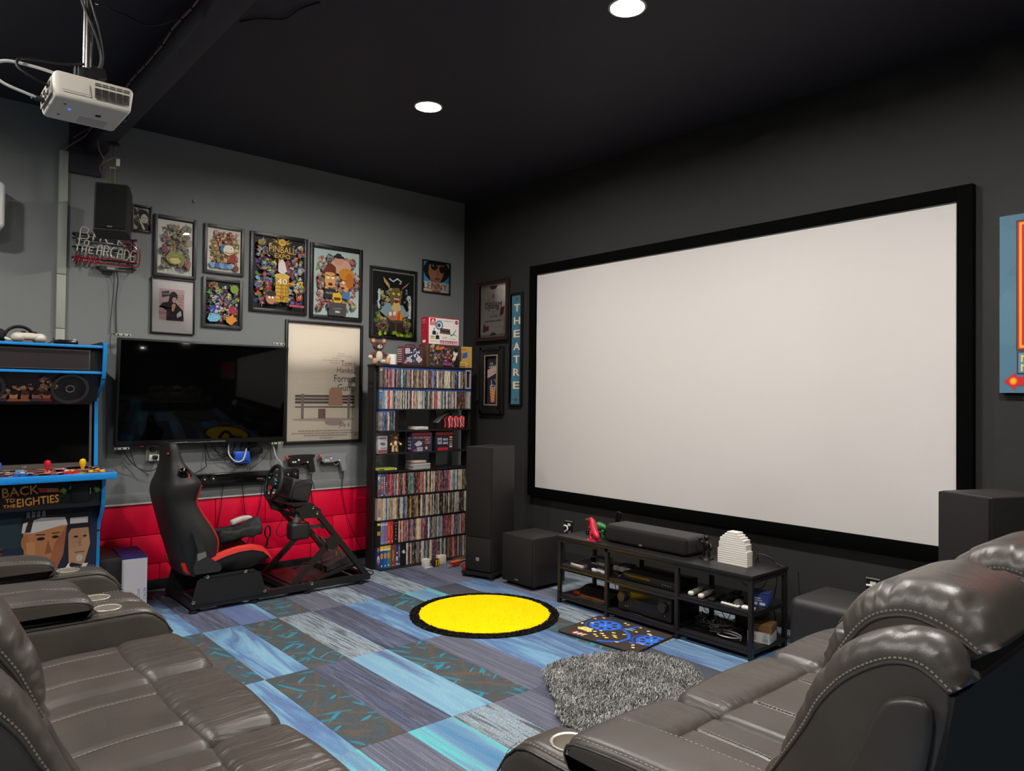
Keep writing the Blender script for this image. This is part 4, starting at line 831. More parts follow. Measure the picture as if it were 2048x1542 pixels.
boxset(-.439, -.42, z, .19, sp_art(.019, .19, '#4a3a6e', lambda a: [a.rect(.25, .1+.1*k, .5, .06, '#c8bcd0') for k in range(8)]), 'purple box set with pale squares on the upper tall row', '#4a3a6e')
case_row(tall, 'tall', z, -.419, .482, .0141, R4, G, rng, CPAL+['white', 'brown', 'tan', 'red'])
z = LEV[7]
boxset(-.494, -.455, z, .19, sp_art(.039, .19, '#a8958a', lambda a: (a.ell(.5, .7, .35, .12, '#b88a7a'), a.ell(.5, .35, .3, .2, '#8a6f66'), a.rect(.1, .05, .8, .08, '#d8ccc0'))), 'pinkish grey box set, leftmost of the second tall row', '#a8958a')
case_row(tall, 'tall', z, -.454, -.3, .0141, R5, G, rng, ['cream', 'white', 'pale blue', 'cream', 'tan', 'blue'])
case_row(tall, 'tall', z, -.2995, .482, .0141, R5, G, rng, CPAL, start=12)
z = LEV[8]
boxset(-.494, -.46, z, .19, sp_art(.034, .19, '#17140f', lambda a: (a.rect(.05, .86, .9, .1, '#d8b828'), a.rect(.1, .42, .35, .18, '#b8981c'), a.rect(.55, .42, .35, .18, '#b8981c'))), 'black and yellow box set, leftmost of the third tall row')
for k, (c, nm) in enumerate((('#6a86a8', 'first pale blue'), ('#7a7ab0', 'second lilac'), ('#6a6aa8', 'third violet'), ('#8a6a94', 'fourth mauve'))):
    boxset(-.459+.0175*k, -.4425+.0175*k, z, .19, sp_art(.0165, .19, c, lambda a: (a.ell(.5, .88, .4, .05, '#d8c8b8', 10), [a.rect(.2, .3+.05*q, .6, .02, '#a8583c') for q in range(8)], a.ell(.5, .08, .25, .02, '#e0d8d8', 8))), nm+' season box set on the third tall row', c)
boxset(-.388, -.366, z, .19, sp_art(.022, .19, '#c0402c', lambda a: (a.rect(.2, .3, .6, .5, '#d86a4a'), a.rect(.3, .06, .4, .06, '#e8d8c8'))), 'orange-red box set beside the violet ones', '#b03a28')
boxset(-.365, -.335, z, .19, sp_art(.03, .19, '#b02a24', lambda a: (a.stroke([(.2, .2), (.7, .5), (.3, .8)], .006, '#e86a4a'), a.rect(.6, .06, .25, .06, '#e8e0d8'))), 'bright red box set on the third tall row', '#b02a24')
boxset(-.334, -.282, z, .19, sp_art(.052, .19, '#121012', lambda a: (a.rect(.15, .88, .7, .03, '#8a8680'), [a.text('AXXXX'[k], .5, .74-.15*k, .08, '#c8c2b8', align='c') for k in range(5)])), 'wide black box set with pale letters down its spine')
case_row(tall, 'tall', z, -.2815, -.19, .0141, R6, G, rng, ['cream', 'tan', 'pale blue', 'pink', 'purple', 'red', 'cream'])
case_row(tall, 'tall', z, -.1895, .482, .0141, R6, G, rng, CPAL+['purple', 'pink', 'red', 'cream', 'pale blue'], start=8)
z = LEV[9]
boxset(-.494, -.462, z, .19, sp_art(.032, .19, '#2a3458', lambda a: (a.ell(.5, .85, .4, .09, '#a8622c'), a.ell(.5, .4, .4, .2, '#c8b8b0'), a.ell(.45, .3, .2, .15, '#7a3a2c'))), 'dark blue box set with an orange disc, leftmost of the bottom row', '#2a3458')
for k, (c, nm) in enumerate((('#1c4a8c', 'left blue'), ('#2458a0', 'right blue'), ('#2c7f84', 'teal'))):
    boxset(-.461+.034*k, -.428+.034*k, z, .19, sp_art(.033, .19, c, lambda a: (a.rect(0, .84, 1, .16, '#d8b040'), [a.blob(.2+.3*q, .82, .007, '#e8d8c0', rng) for q in range(3)], a.ell(.5, .55, .36, .13, '#e09a2c', 18), a.ell(.5, .55, .2, .09, '#c87a1c', 12), a.rect(.35, .08, .3, .06, '#e8e4dc'))), nm+' box set with an orange oval and yellow top', c)
boxset(-.358, -.306, z, .19, sp_art(.052, .19, '#7c4030', lambda a: (a.ell(.5, .5, .36, .42, '#6a3426'), a.ell(.5, .5, .28, .34, '#8a5038'), a.stroke([(.4, .3), (.55, .5), (.45, .75)], .005, '#c89a4a'), a.ell(.5, .08, .1, .02, '#d8c8b0'))), 'wide reddish brown box set on the bottom row', '#7c4030')
boxset(-.305, -.28, z, .19, sp_art(.025, .19, '#26356a', lambda a: (a.ell(.5, .35, .4, .12, '#b8bcc8'), a.rect(.1, .05, .8, .1, '#c8b89a'), a.ell(.5, .6, .2, .05, '#d8d8e0'))), 'navy box set with pale patches on the bottom row', '#26356a')
boxset(-.279, -.262, z, .19, sp_art(.017, .19, '#3a3f70', lambda a: (a.rect(.2, .4, .5, .5, '#b88a5a'), a.ell(.5, .08, .3, .03, '#d8d8e0'))), 'slim navy and tan box set on the bottom row', '#3a3f70')
boxset(-.261, -.2, z, .19, sp_art(.061, .19, '#141418', lambda a: (a.blob(.55, .6, .016, '#c8c0b4', rng), a.rect(.35, .6, .4, .03, '#d8d2c8'))), 'wide black box set with a small pale emblem')
case_row(tall, 'tall', z, -.199, .482, .0141, R7, G, rng, CPAL+['cream', 'tan', 'red', 'charcoal'])

# ---- things standing on the shelves
def carton(name, label, cat, loc, size, art, side, rz=0.0, group=None, top=None):
    t = thing(name, label, cat, loc, rz, group)
    mb = MB(); mb.bx(-size[0]/2, size[0]/2, -size[1], 0, 0, size[2], .0012); mb.build('carton', mat('card_'+side, side, .45), t)
    if art: art.build('front_print', t, (0, -size[1]-.0006, 0))
    return t
IT = 'things standing on the bookshelf'
TOP = LEV[0]
# brown and white plush toy, a plain stuffed animal
PLB = mat('brown_plush', '#5a2c1a', .95, bump=(300, .8), sheen=.3); PLW = mat('cream_plush', '#d9cdb8', .95, bump=(300, .8), sheen=.3); PLE = mat('peach_felt', '#c08a68', .9)
def plush(name, label, loc, sc, b, w_, e, rz=0, standing=False, ears=1.0):
    t = thing(name, label, 'soft toy', loc, rz)
    def S(mb, n, m, l=None):
        mb.V = [(x*sc, y*sc, z_*sc) for x, y, z_ in mb.V]; return mb.build(n, m, t, sharp=180)
    hz = .3 if standing else .0
    mb = MB(); mb.ball((0, 0, .34+hz), (.23, .2, .3)); S(mb, 'torso', b)
    mb = MB(); mb.ball((0, -.09, .33+hz), (.16, .15, .25)); S(mb, 'belly', w_)
    mb = MB(); mb.ball((0, -.02, .8+hz), (.27, .22, .23)); S(mb, 'head', b)
    mb = MB(); mb.ball((0, -.19, .74+hz), (.12, .1, .09)); S(mb, 'muzzle', w_)
    mb = MB(); mb.ball((0, -.285, .77+hz), (.035, .025, .025), 8, 6); S(mb, 'nose', BLK)
    for s in (-1, 1):
        mb = MB(); mb.ball((s*.11, -.2, .86+hz), (.04, .03, .04), 10, 8); S(mb, 'eye', BLK)
        mb = MB(); mb.ball((s*.24*ears, .0, 1.0+hz), (.13, .05, .13), 12, 8); mb.cur = 1; mb.ball((s*.24*ears, -.04, 1.0+hz), (.09, .03, .09), 10, 8)
        mb.V = [(x*sc, y*sc, z_*sc) for x, y, z_ in mb.V]; mb.build('ear', [b, e], t, sharp=180)
        mb = MB(); mb.tube([(s*.18, 0, .5+hz), (s*.34, -.08, .38+hz), (s*.4, -.16, .3+hz)], .085, 10, 4); mb.cur = 1; mb.ball((s*.41, -.18, .28+hz), .1, 10, 8)
        mb.V = [(x*sc, y*sc, z_*sc) for x, y, z_ in mb.V]; mb.build('arm', [b, w_], t, sharp=180)
        mb = MB(); mb.tube([(s*.12, -.02, .2+hz), (s*.16, .0, .1), (s*.17, -.04, .06)] if standing else [(s*.12, -.05, .12), (s*.24, -.26, .09), (s*.28, -.36, .1)], .1, 10, 4); mb.cur = 1; mb.ball((s*.17, -.07, .05) if standing else (s*.29, -.4, .12), (.11, .11, .05) if standing else (.1, .05, .13), 10, 8)
        mb.V = [(x*sc, y*sc, z_*sc) for x, y, z_ in mb.V]; mb.build('leg', [w_, e], t, sharp=180)
    return t
plush('plush_toy', 'brown and white plush animal sitting on the left end of the bookshelf top', (-1.24, -.43, TOP), .2, PLB, PLW, PLE, math.radians(-12))
t = thing('white_mug', 'plain white mug beside the plush animal on the bookshelf', 'mug', (-1.105, -.42, TOP)); mb = MB(); mb.lathe([(0, 0), (.045, 0), (.047, .01), (.047, .092), (.043, .092), (.043, .008), (0, .008)], n=24); mb.build('mug_body', WHITE, t)
mb = MB(); mb.tube([(-.045, 0, .075), (-.068, 0, .07), (-.07, 0, .035), (-.045, 0, .022)], .006, 8, 4); mb.build('handle', WHITE, t)
# lunch box
a = Art(.2, .16, '#6a2a34'); rng = random.Random(41); a.rect(.05, .06, .9, .88, '#252a44')
for k in range(26): a.blob(rng.uniform(.08, .92), rng.uniform(.1, .9), .008, rng.choice(['#c8c4c0', '#8a8c9c', '#4a5070', '#b8a8a0', '#d8d4d0']), rng)
a.rect(.1, .62, .24, .28, '#c9c4c0'); a.text('STAR', .12, .78, .09, '#252a44', fit=.18); a.text('WARS', .12, .66, .09, '#252a44', fit=.18); a.stroke([(.55, .5), (.88, .85)], .012, '#d8d4d0', True); a.blob(.8, .35, .03, '#b8b0ac', rng); a.blob(.3, .3, .028, '#aaa4a4', rng)
t = thing('lunch_box', 'dark red tin lunch box with a blue picture on the bookshelf top', 'lunch box', (-.93, -.40, TOP), 0)
mb = MB(); mb.rbox((0, -.05, .083), (.215, .095, .166), .014, seg=2); mb.build('tin_body', mat('maroon_tin', '#6a2a34', .35), t); a.build('front_print', t, (0, -.0982, .004)); mb = MB(); mb.tube([(-.05, -.05, .166), (-.045, -.05, .182), (.045, -.05, .182), (.05, -.05, .166)], .005, 8, 3); mb.build('handle', mat('maroon_tin', '#6a2a34'), t)
mb = MB(); [mb.box((-.1083, -.05, .03+.018*k), (.001, .07, .006)) for k in range(7)]; mb.build('side_stripes', WHITE, t)
# pinball box
a = Art(.36, .2, '#3a332c'); rng = random.Random(42); creatures(a, 60, ['#7a4a2c', '#8a8a6a', '#6a3a7a', '#a86a3a', '#4a5a3a', '#c8b8a0', '#8a2a2a', '#5a6a8a'], rng, (.04, .05, .96, .95), .03, '#1a1614')
a.stroke([(.2, .84), (.34, .8), (.46, .88)], .022, '#c8602c'); a.poly([(.4, .05), (.44, .2), (.55, .26), (.66, .2), (.7, .05)], '#5a2a6a'); a.text('MONSTERS', .44, .07, .09, '#c84a5a', fit=.23); a.ell(.81, .63, .07, .13, '#e0d0c0'); a.poly([(.7, .3), (.76, .5), (.84, .5), (.82, .3)], '#d8c8b8'); a.poly([(.76, .1), (.84, .45), (.96, .3), (.95, .05)], '#15120f'); a.ell(.83, .78, .06, .12, '#15120f')
carton('game_box', 'collage printed game carton under the white console carton on the bookshelf', 'box', (-.585, -.36, TOP), (.385, .13, .198), a, '#5a3a2c', group=IT)
a = Art(.335, .245, '#ded9d4'); rng = random.Random(43); a.rect(0, 0, 1, .02, '#b01c2c'); a.rect(0, .98, 1, .02, '#b01c2c'); a.rect(.04, .7, .18, .26, '#b81c30')
for k, x in enumerate((-.035, 0, .035)): a.poly([(.13+x*1.6, .77), (.13+x*1.6+.014, .77), (.13+x*.3+.01, .92), (.13+x*.3-.006, .92)], '#e8e4e0')
a.text('ATARI', .055, .715, .04, '#e8e4e0', fit=.15); a.text('ATARI FLASHBACK 9', .26, .87, .05, '#3a3436', fit=.54); a.ell(.92, .87, .055, .075, '#8c1c2c', 16); a.text('110', .92, .85, .045, '#e8e0e0', align='c')
a.ell(.34, .72, .13, .17, '#3a6a8c', 18); a.ell(.34, .72, .09, .12, '#d8d4d0', 14); a.ell(.33, .72, .06, .08, '#2a4a5a', 12)
a.poly([(.36, .42), (.38, .62), (.7, .6), (.72, .4)], '#1d1a1a'); a.poly([(.38, .44), (.38, .5), (.7, .48), (.71, .42)], '#6a4a3a'); [a.rect(.42+.05*k, .555-.003*k, .02, .03, '#c8a08a') for k in range(6)]
for u, v in ((.17, .36), (.28, .2)): a.poly([(u-.06, v), (u-.05, v+.14), (u+.06, v+.14), (u+.07, v)], '#1d1a1a'); a.rect(u-.012, v+.12, .025, .14, '#1d1a1a')
a.stroke([(.72, .36), (.82, .42), (.9, .6), (.94, .5)], .016, '#4a7a4a', True); a.stroke([(.8, .42), (.9, .38), (.95, .3)], .012, '#5a8a5a', True); a.rect(.05, .2, .14, .06, '#c8b038'); a.rect(.05, .28, .14, .03, '#5a7a3a'); a.text('110 GAMES', .43, .27, .035, '#3a3436', fit=.18); a.text('BUILT IN', .43, .22, .035, '#3a3436', fit=.16); a.text('Wireless', .68, .22, .05, '#5a9a4a', fit=.22)
for k in range(4): a.ell(.07+.07*k, .12, .025, .035, '#b8b4b0', 10)
for k in range(8): a.rect(.36+.076*k, .05, .066, .11, rng.choice(['#a81c2c', '#8c1c2c', '#b83a48'])); a.rect(.37+.076*k, .07, .03, .05, '#e8d8d8')
t = carton('console_carton', 'white and red game console carton stacked on the collage carton', 'box', (-.592, -.375, TOP+.199), (.345, .115, .248), a, '#b21f34', group=IT)
a = Art(.09, .24, '#b21f34'); a.text('ATARI', .1, .88, .05, '#e8e0e0', fit=.5); a.rect(.1, .78, .6, .06, '#c85a68'); a.rect(.15, .05, .55, .1, '#e8e0e0'); a.rect(.2, .5, .08, .04, '#d88a94'); a.build('side_print', t, (-.1731, -.058, .004), rz=-PI/2)
# yellow bag
a = Art(.15, .2, '#b8924a'); rng = random.Random(44); a.text('GREMLINS', .2, .83, .05, '#2a2418', fit=.4); a.poly([(.3, .42), (.34, .68), (.66, .75), (.68, .5)], '#2c559c'); a.rect(.62, .08, .16, .2, '#c03a3a'); a.ell(.7, .2, .05, .05, '#e8dcc8'); a.rect(.05, .1, .4, .14, '#c8a45c'); a.text('GREMLINS', .06, .2, .04, '#2a2418', fit=.34)
for k in range(10): a.rect(.05+.04*k, .06, .02, .03, '#8a6a30')
t = thing('yellow_bag', 'folded yellow paper packet with a blue square at the right end of the bookshelf top', 'packet', (-.31, -.40, TOP), math.radians(-8)); mb = MB(); mb.prism([(-.075, 0), (.075, 0), (.072, .1), (.076, .2), (-.06, .2), (-.068, .15), (-.062, .1)], 'y', -.05, 0); mb.build('packet_body', mat('yellow_card', '#b8924a', .6), t); a.build('front_print', t, (0, -.0506, 0))
a = Art(.1, .055, '#c0a058'); a.text('GREMLINS', .06, .4, .3, '#2a2418', fit=.6); a.rect(.05, .1, .7, .15, '#4a3a20'); carton('small_yellow_box', 'low yellow box in front of the yellow packet', 'box', (-.365, -.452, TOP), (.1, .04, .055), a, '#c0a058', group=IT)
# third level: cases already stand left; low white stack, cans
for k in range(2): 
    carton('white_case', ['lower of two white cases lying on the third shelf', 'upper of two white cases lying on the third shelf'][k], 'disc case', (-.82, -.37, LEV[3]+.013*k), (.14-.006*k, .12, .0125), None, ['#b9b1ac', '#d2cac4'][k], group=IT)
CAN = mat('cola_red', '#a01c28', .25, metal=.3); ALU = mat('can_aluminium', '#b8b4ae', .25, metal=1.0)
for k in range(6):
    xx, yy = -.49+.066*(k % 3), -.46+.066*(k//3)
    if k % 3 == 0: pos = 'left'
    elif k % 3 == 1: pos = 'middle'
    else: pos = 'right'
    t = thing('cola_can', 'red and white cola can, %s of the %s three on the third shelf' % (pos, 'front' if k < 3 else 'rear'), 'can', (xx, yy, LEV[3]), 0, 'cola cans on the bookshelf')
    mb = MB(); mb.lathe([(.02, .0), (.027, .002), (.0325, .012), (.0325, .108), (.027, .118)], n=20); mb.build('can_body', CAN, t)
    mb = MB(); mb.lathe([(.0275, .117), (.0275, .121), (.0245, .121), (.023, .118), (0, .118)], n=20); mb.build('can_lid', ALU, t)
    vs, fs, x0, x1 = glyphs('Coke'); mb = MB()
    mb.add([((.0329)*math.sin((-y+.35)*.026/.0329), -(.0329)*math.cos((-y+.35)*.026/.0329), .02+(x-x0)/(x1-x0)*.085) for x, y in vs], fs); mb.build('lettering', WHITE, t)
    mb = MB(); mb.tube([(.0327*math.sin(-.9+.2*math.sin(q*.5)), -.0327*math.cos(-.9+.2*math.sin(q*.5)), .014+.0095*q) for q in range(10)], .003, 4); mb.build('white_wave', WHITE, t)
t = thing('plastic_carrier', 'clear crumpled plastic wrap arching over the cola cans', 'wrap', (-.43, -.43, LEV[3]+.004)); mb = MB(); mb.loft([[( -.2+.03*i, -.04+.09*j, .02+.145*math.sin(min(1, .15+i*.13)*PI/2)-.02*max(0, i-7)) for j in range(2)] for i in range(9)], cap=False)
GF = glazing('clear_film', .15, 1.5); mb.build('film', mat('milky_film', '#a8a39c', .3), t)
# fourth level
a = Art(.1, .125, '#b9b2b2'); rng = random.Random(45); a.rect(0, .84, 1, .14, '#c9c4c4'); a.rect(.05, .88, .7, .05, '#4a4a5a'); a.ell(.5, .55, .3, .1, '#6a6a74'); a.stroke([(.3, .6), (.7, .45)], .008, '#3a3a44'); a.rect(.3, .25, .65, .1, '#5a8ab0'); a.rect(0, 0, 1, .2, '#8c4a44')
t = carton('small_white_carton', 'small white carton with a grey picture leaning on the fourth shelf', 'box', (-1.215, -.42, LEV[4]), (.105, .05, .15), None, '#aaa5a8', math.radians(10), IT); a = Art(.1, .145, '#b9b2b2'); a.rect(.05, .84, .8, .08, '#5a5a6a'); a.ell(.5, .55, .3, .1, '#6a6a74'); a.stroke([(.2, .62), (.8, .45)], .006, '#3a3a44'); a.rect(.3, .25, .65, .08, '#5a8ab0'); a.rect(0, .02, 1, .18, '#8c4a44'); a.build('front_print', t, (0, -.051, .002))
GOLD = mat('tan_vinyl', '#b08a50', .4); GOLD2 = mat('pale_vinyl', '#cdb07c', .4)
plush('vinyl_figure', 'small tan and brown toy animal figure standing on the fourth shelf', (-1.07, -.44, LEV[4]+.004), .118, mat('brown_vinyl', '#7a5230', .4), GOLD2, GOLD, 0, True, 1.1)
a = Art(.2, .165, '#2c2a44'); rng = random.Random(46); a.rect(0, .88, 1, .12, '#8c1f2c'); a.text('NES CLASSIC EDITION', .06, .72, .085, '#c89a3a', fit=.86); a.poly([(.08, .42), (.3, .6), (.5, .52), (.46, .34), (.2, .3)], '#a8a4a4'); a.rect(.22, .04, .3, .2, '#c8c4c8'); [a.rect(.24+.07*k, .07, .05, .13, rng.choice(['#5a6a8a', '#8a5a4a'])) for k in range(4)]
for k in range(12): a.rect(.64+.08*(k % 4), .5-.1*(k//4)+.12, .06, .07, rng.choice(['#b84a3a', '#c8a03a', '#4a7ab0', '#d0ccd0', '#6a4a8a']))
star(a, .72, .2, .02, '#d8a83a'); a.rect(.03, .03, .16, .1, '#8a4a6a')
t = carton('retro_console_carton', 'dark blue retro console carton reading NES Classic Edition on the fourth shelf', 'box', (-.81, -.385, LEV[4]), (.21, .1, .172), a, '#38345a', group=IT)
mb = MB(); [mb.box((-.1056, -.05, .03+.03*k), (.001, .05, .018)) for k in range(4)]; mb.build('side_labels', mat('label_grey', '#a8a4b0', .5), t)
a = Art(.19, .165, '#1c1a20'); a.rect(0, .88, 1, .12, '#8c1f2c'); a.rect(.08, .36, .26, .36, '#8d8a9c'); a.rect(.12, .5, .18, .1, '#5a586a')
for v in (.62, .42): a.ell(.46, v, .06, .075, '#9a96b0', 14); a.ell(.64, v, .06, .075, '#9a96b0', 14); a.rect(.44, v-.05, .22, .1, '#9a96b0'); a.ell(.64, v, .03, .04, '#5a5878', 10)
for k in range(5): a.rect(.78, .7-.13*k, .17, .08, ['#c8a05a', '#b8744a', '#a85a4a', '#8a8a94', '#c8b89a'][k])
a.rect(.1, .02, .6, .16, '#b01c2c'); a.text('SUPER', .14, .06, .06, '#1c1a20', fit=.4)
carton('retro_console_carton', 'black retro console carton with two grey gamepads printed on it', 'box', (-.565, -.385, LEV[4]), (.2, .1, .172), a, '#1c1a20', group=IT)
# on top of the lower rows
a = Art(.185, .016, '#7a8a2c'); a.rect(.05, .2, .25, .6, '#2a3010'); a.rect(.34, .25, .5, .5, '#b8c04a'); a.rect(.9, .1, .08, .8, '#c8ccb8')
carton('green_disc_case', 'green disc case lying flat above the upper tall row', 'disc case', (-1.18, -.38, LEV[5]+.012), (.188, .132, .016), a, '#a8b04a', group=IT); carton('black_disc_case', 'black case lying under the green disc case', 'disc case', (-1.18, -.38, LEV[5]), (.186, .13, .0118), None, '#2a2a2e', group=IT)
for k in range(4): carton('grey_disc_case', 'pale grey disc case lying flat, %s of four in the centre stack' % ['lowest', 'second', 'third', 'topmost'][k], 'disc case', (-.83+.004*(k % 2), -.38, LEV[5]+.0128*k), (.182, .13, .0125), None, ['#8f8d8c', '#a5a3a2', '#8f8d8c', '#aaa8a6'][k], group='flat grey disc cases in the centre stack')
for k in range(2): carton('tan_disc_case', ['pinkish tan disc case lying on the grey stack', 'cream disc case on top of the centre stack'][k], 'disc case', (-.85, -.385, LEV[5]+.0516+.0128*k), (.135, .12, .0125), None, ['#8a6f66', '#c8b8a8'][k], rz=math.radians(4*k), group=IT)
# ------------------------------------------------------------------ projection screen
t = thing('projection_screen', 'huge white projection screen in a wide black velvet frame', 'projection screen', (0, -2.825, .597), -PI/2)
SW, SH, BD = 3.39, 1.907, .08
mb = MB(); mb.bx(-SW/2, SW/2, -.03, -.022, BD, BD+SH); mb.build('screen_surface', mat('screen_white', '#c9c5c1', .9, spec=.1), t)
mb = MB()
for x0, x1, z0_, z1_ in ((-SW/2-BD, -SW/2, 0, SH+2*BD), (SW/2, SW/2+BD, 0, SH+2*BD), (-SW/2, SW/2, 0, BD), (-SW/2, SW/2, SH+BD, SH+2*BD)): mb.bx(x0, x1, -.052, 0, z0_, z1_, .003)
mb.build('screen_frame', BLK_VELVET, t)

# ------------------------------------------------------------------ loudspeakers
SPK = mat('speaker_vinyl', '#262423', .5, bump=(250, .06), spec=.4); CLOTH = mat('grille_cloth', '#211f1e', .9, bump=(700, .25), spec=.2)
def tower(label, loc, rz, badge):
    t = thing('tower_speaker', label, 'speaker', loc, rz, 'tower speakers beside the screen')
    mb = MB(); mb.rbox((0, .18, .56), (.25, .34, 1.02), .008, seg=2); mb.build('cabinet', SPK, t)
    mb = MB(); mb.rbox((0, .003, .70), (.25, .022, .735), .006); mb.build('upper_grille', CLOTH, t)
    mb = MB(); mb.rbox((0, .003, .195), (.25, .022, .27), .006); mb.build('lower_grille', CLOTH, t)
    mb = MB(); mb.prism([(-.15, -.02), (.15, -.02), (.13, .36), (-.13, .36)], 'z', .026, .05); mb.build('plinth', BLK, t)
    for sx in (-.135, .135):
        for y in (.0, .33): mb = MB(); mb.cyl((sx, y, 0), (sx, y, .03), .018, 12); mb.build('foot', BLK, t)
    if badge:
        mb = MB(); mb.rbox((0, -.0095, .155), (.03, .003, .028), .001); b = mb.build('badge', GREY, t); a = Art(.026, .02, '#8b8b8a'); a.text('JBL', .5, .2, .6, '#1b1b1b', align='c', fit=.8); a.build('badge_print', b, (0, -.0112, .145))
tower('black tower speaker between the bookshelf and the screen', (-.77, -1.2535, 0), math.radians(-73.3), True)
tower('black tower speaker in front of the right end of the screen', (-.835, -4.80, 0), math.radians(-112.9), False)
t = thing('subwoofer', 'black cube subwoofer beside the left tower speaker', 'subwoofer', (-.53, -1.667, 0), -PI/2, 'subwoofers on the floor')
mb = MB(); mb.rbox((0, 0, .215), (.355, .34, .37), .006, seg=2); mb.build('cabinet', SPK, t)
mb = MB(); mb.rbox((0, -.178, .215), (.35, .016, .365), .005); mb.build('grille', CLOTH, t)
mb = MB(); mb.box((0, -.187, .06), (.04, .003, .005)); mb.build('badge', GREY, t)
for sx in (-.14, .14):
    for sy in (-.13, .13): mb = MB(); mb.cyl((sx, sy, 0), (sx, sy, .032), .02, 12); mb.build('foot', BLK, t)
t = thing('subwoofer', 'black subwoofer with rounded edges by the right wall outlet', 'subwoofer', (-.5, -4.12, 0), -PI/2, 'subwoofers on the floor')
mb = MB(); mb.rbox((0, 0, .215), (.44, .42, .38), .05, (2, 2, 2), seg=4, fn=lambda x, y, z: (x, y, z) if abs(z) < .14 else (x, y, math.copysign(.14+(abs(z)-.14), z))); mb.build('cabinet', mat('satin_black', '#222020', .55), t)
for sx in (-.14, .14):
    for sy in (-.13, .13): mb = MB(); mb.cyl((sx, sy, 0), (sx, sy, .03), .02, 12); mb.build('foot', BLK, t)

# outlets on the screen wall
for lab, y in (('wall outlet with a white plug behind the left end of the media stand', -1.54), ('wall outlet with a white plug above the right subwoofer', -4.065)):
    t = outlet(lab, (-.001, y, .305), -PI/2, '#151414')
    mb = MB(); mb.bx(-.04, .04, -.012, -.007, .116, .122); mb.build('bright_edge', GREY, t)
    mb = MB(); mb.rbox((.0, -.025, .06), (.045, .035, .04), .008); mb.build('black_plug', CABLE, t); mb = MB(); mb.tube([(-.02, -.05, .085), (.012, -.052, .085), (.022, -.05, .07), (.022, -.05, .055), (.005, -.045, .045), (-.02, -.04, .03)], .007, 8, 4); mb.build('white_plug', WHITE, t)

# ------------------------------------------------------------------ media stand
STD = mat('black_stand_top', '#1d1b1b', .35, bump=(50, .04), spec=.5)
SY = -2.935
stand = thing('media_stand', 'low black three-bay media stand under the projection screen', 'tv stand', (-.555, SY, 0), -PI/2)
PX = (-.767, -.315, .26, .765)
for x in PX:
    for y in (-.185, .185): mb = MB(); mb.bx(x-.0125, x+.0125, y-.0125, y+.0125, 0, .462, .001); mb.build('post', BLK_MET, stand)
mb = MB(); mb.bx(-.785, .783, -.203, .203, .463, .483, .002); mb.build('top_board', STD, stand)
for i, (a_, b_) in enumerate(zip(PX[:-1], PX[1:])):
    for z in (.262, .05):
        zz = z if not (i == 1 and z > .1) else .25
        mb = MB(); mb.bx(a_+.0125, b_-.0125, -.19, .19, zz, zz+.014, .001); mb.bx(a_+.0125, b_-.0125, -.1975, -.1735, zz-.014, zz); mb.bx(a_+.0125, b_-.0125, .1735, .1975, zz-.014, zz); mb.build('shelf_board', STD, stand)
mb = MB()
for y in (-.185, .185): mb.bx(PX[0]+.0125, PX[-1]-.0125, y-.0125, y+.0125, .44, .462)
for x in (PX[0], PX[-1]):
    for z in (.25, .038): mb.bx(x-.0125, x+.0125, -.1725, .1725, z, z+.024)
    mb.bx(x-.0125, x+.0125, -.1725, .1725, .438, .462)
mb.build('frame_rail', BLK_MET, stand)
SG = 'things on the media stand'
def on(name, label, cat, X, Y, z, rz=-PI/2, group=None): return thing(name, label, cat, (X, Y, z), rz, group)
ZT, ZM, ZL, ZM2 = .4835, .2765, .0645, .2645
# centre speaker
t = on('centre_speaker', 'long black centre speaker lying on the media stand', 'speaker', -.53, -2.855, ZT)
mb = MB(); mb.rbox((0, 0, .062), (.69, .22, .12), .03, (4, 2, 2), seg=4); mb.build('cabinet', mat('speaker_shell', '#2f2d2c', .5, spec=.4), t)
mb = MB(); mb.rbox((0, -.1, .06), (.68, .05, .112), .022, (4, 1, 1), seg=4); mb.build('grille', CLOTH, t)
a = Art(.03, .014, '#211f1e'); a.text('polk', .5, .2, .7, '#c9c4bc', align='c', fit=.9); a.build('maker_badge', t, (-.02, -.1252, .015))
# dinosaurs
def dino(name, label, X, Y, col, rz, kind):
    t = on(name, label, 'toy', X, Y, ZT, rz); m = mat('toy_'+col, col, .35)
    mb = MB()
    if kind == 'rex':
        mb.tube([(.06, 0, .02), (.045, 0, .035), (.02, 0, .05), (0, 0, .075), (-.012, 0, .105), (-.02, 0, .13), (-.045, 0, .138), (-.06, 0, .132)], .02, 10, 4, rfn=lambda t_: .006+.022*math.sin(min(1, t_*1.15)*PI)**.8+(.008 if t_ > .8 else 0))
    else:
        mb.tube([(.11, 0, .03), (.08, 0, .06), (.04, 0, .08), (0, 0, .08), (-.03, 0, .085), (-.06, 0, .11), (-.09, 0, .118), (-.11, 0, .112)], .02, 10, 4, rfn=lambda t_: .006+.026*math.exp(-((t_-.42)/.2)**2)+(.003 if t_ > .92 else 0))
    mb.build('body', m, t, sharp=180)
    for sx, sy in ([(.0, -.02), (.0, .02)] if kind == 'rex' else [(-.02, -.018), (-.02, .018), (.05, -.018), (.05, .018)]):
        mb = MB(); mb.tube([(sx, sy, .06), (sx-.008, sy*1.1, .03), (sx+.002, sy*1.2, .01), (sx-.008, sy*1.2, .003)], .01, 8, 3, rfn=lambda t_: .013-.005*t_); mb.build('leg', m, t, sharp=180)
    if kind == 'rex':
        for sy in (-.016, .016): mb = MB(); mb.tube([(-.01, sy, .095), (-.03, sy*1.3, .085), (-.035, sy*1.3, .092)], .005, 6, 3); mb.build('arm', m, t, sharp=180)
        mb = MB(); mb.lathe([(0, 0), (.05, 0), (.05, .004), (0, .006)], n=16); mb.build('base', m, t)
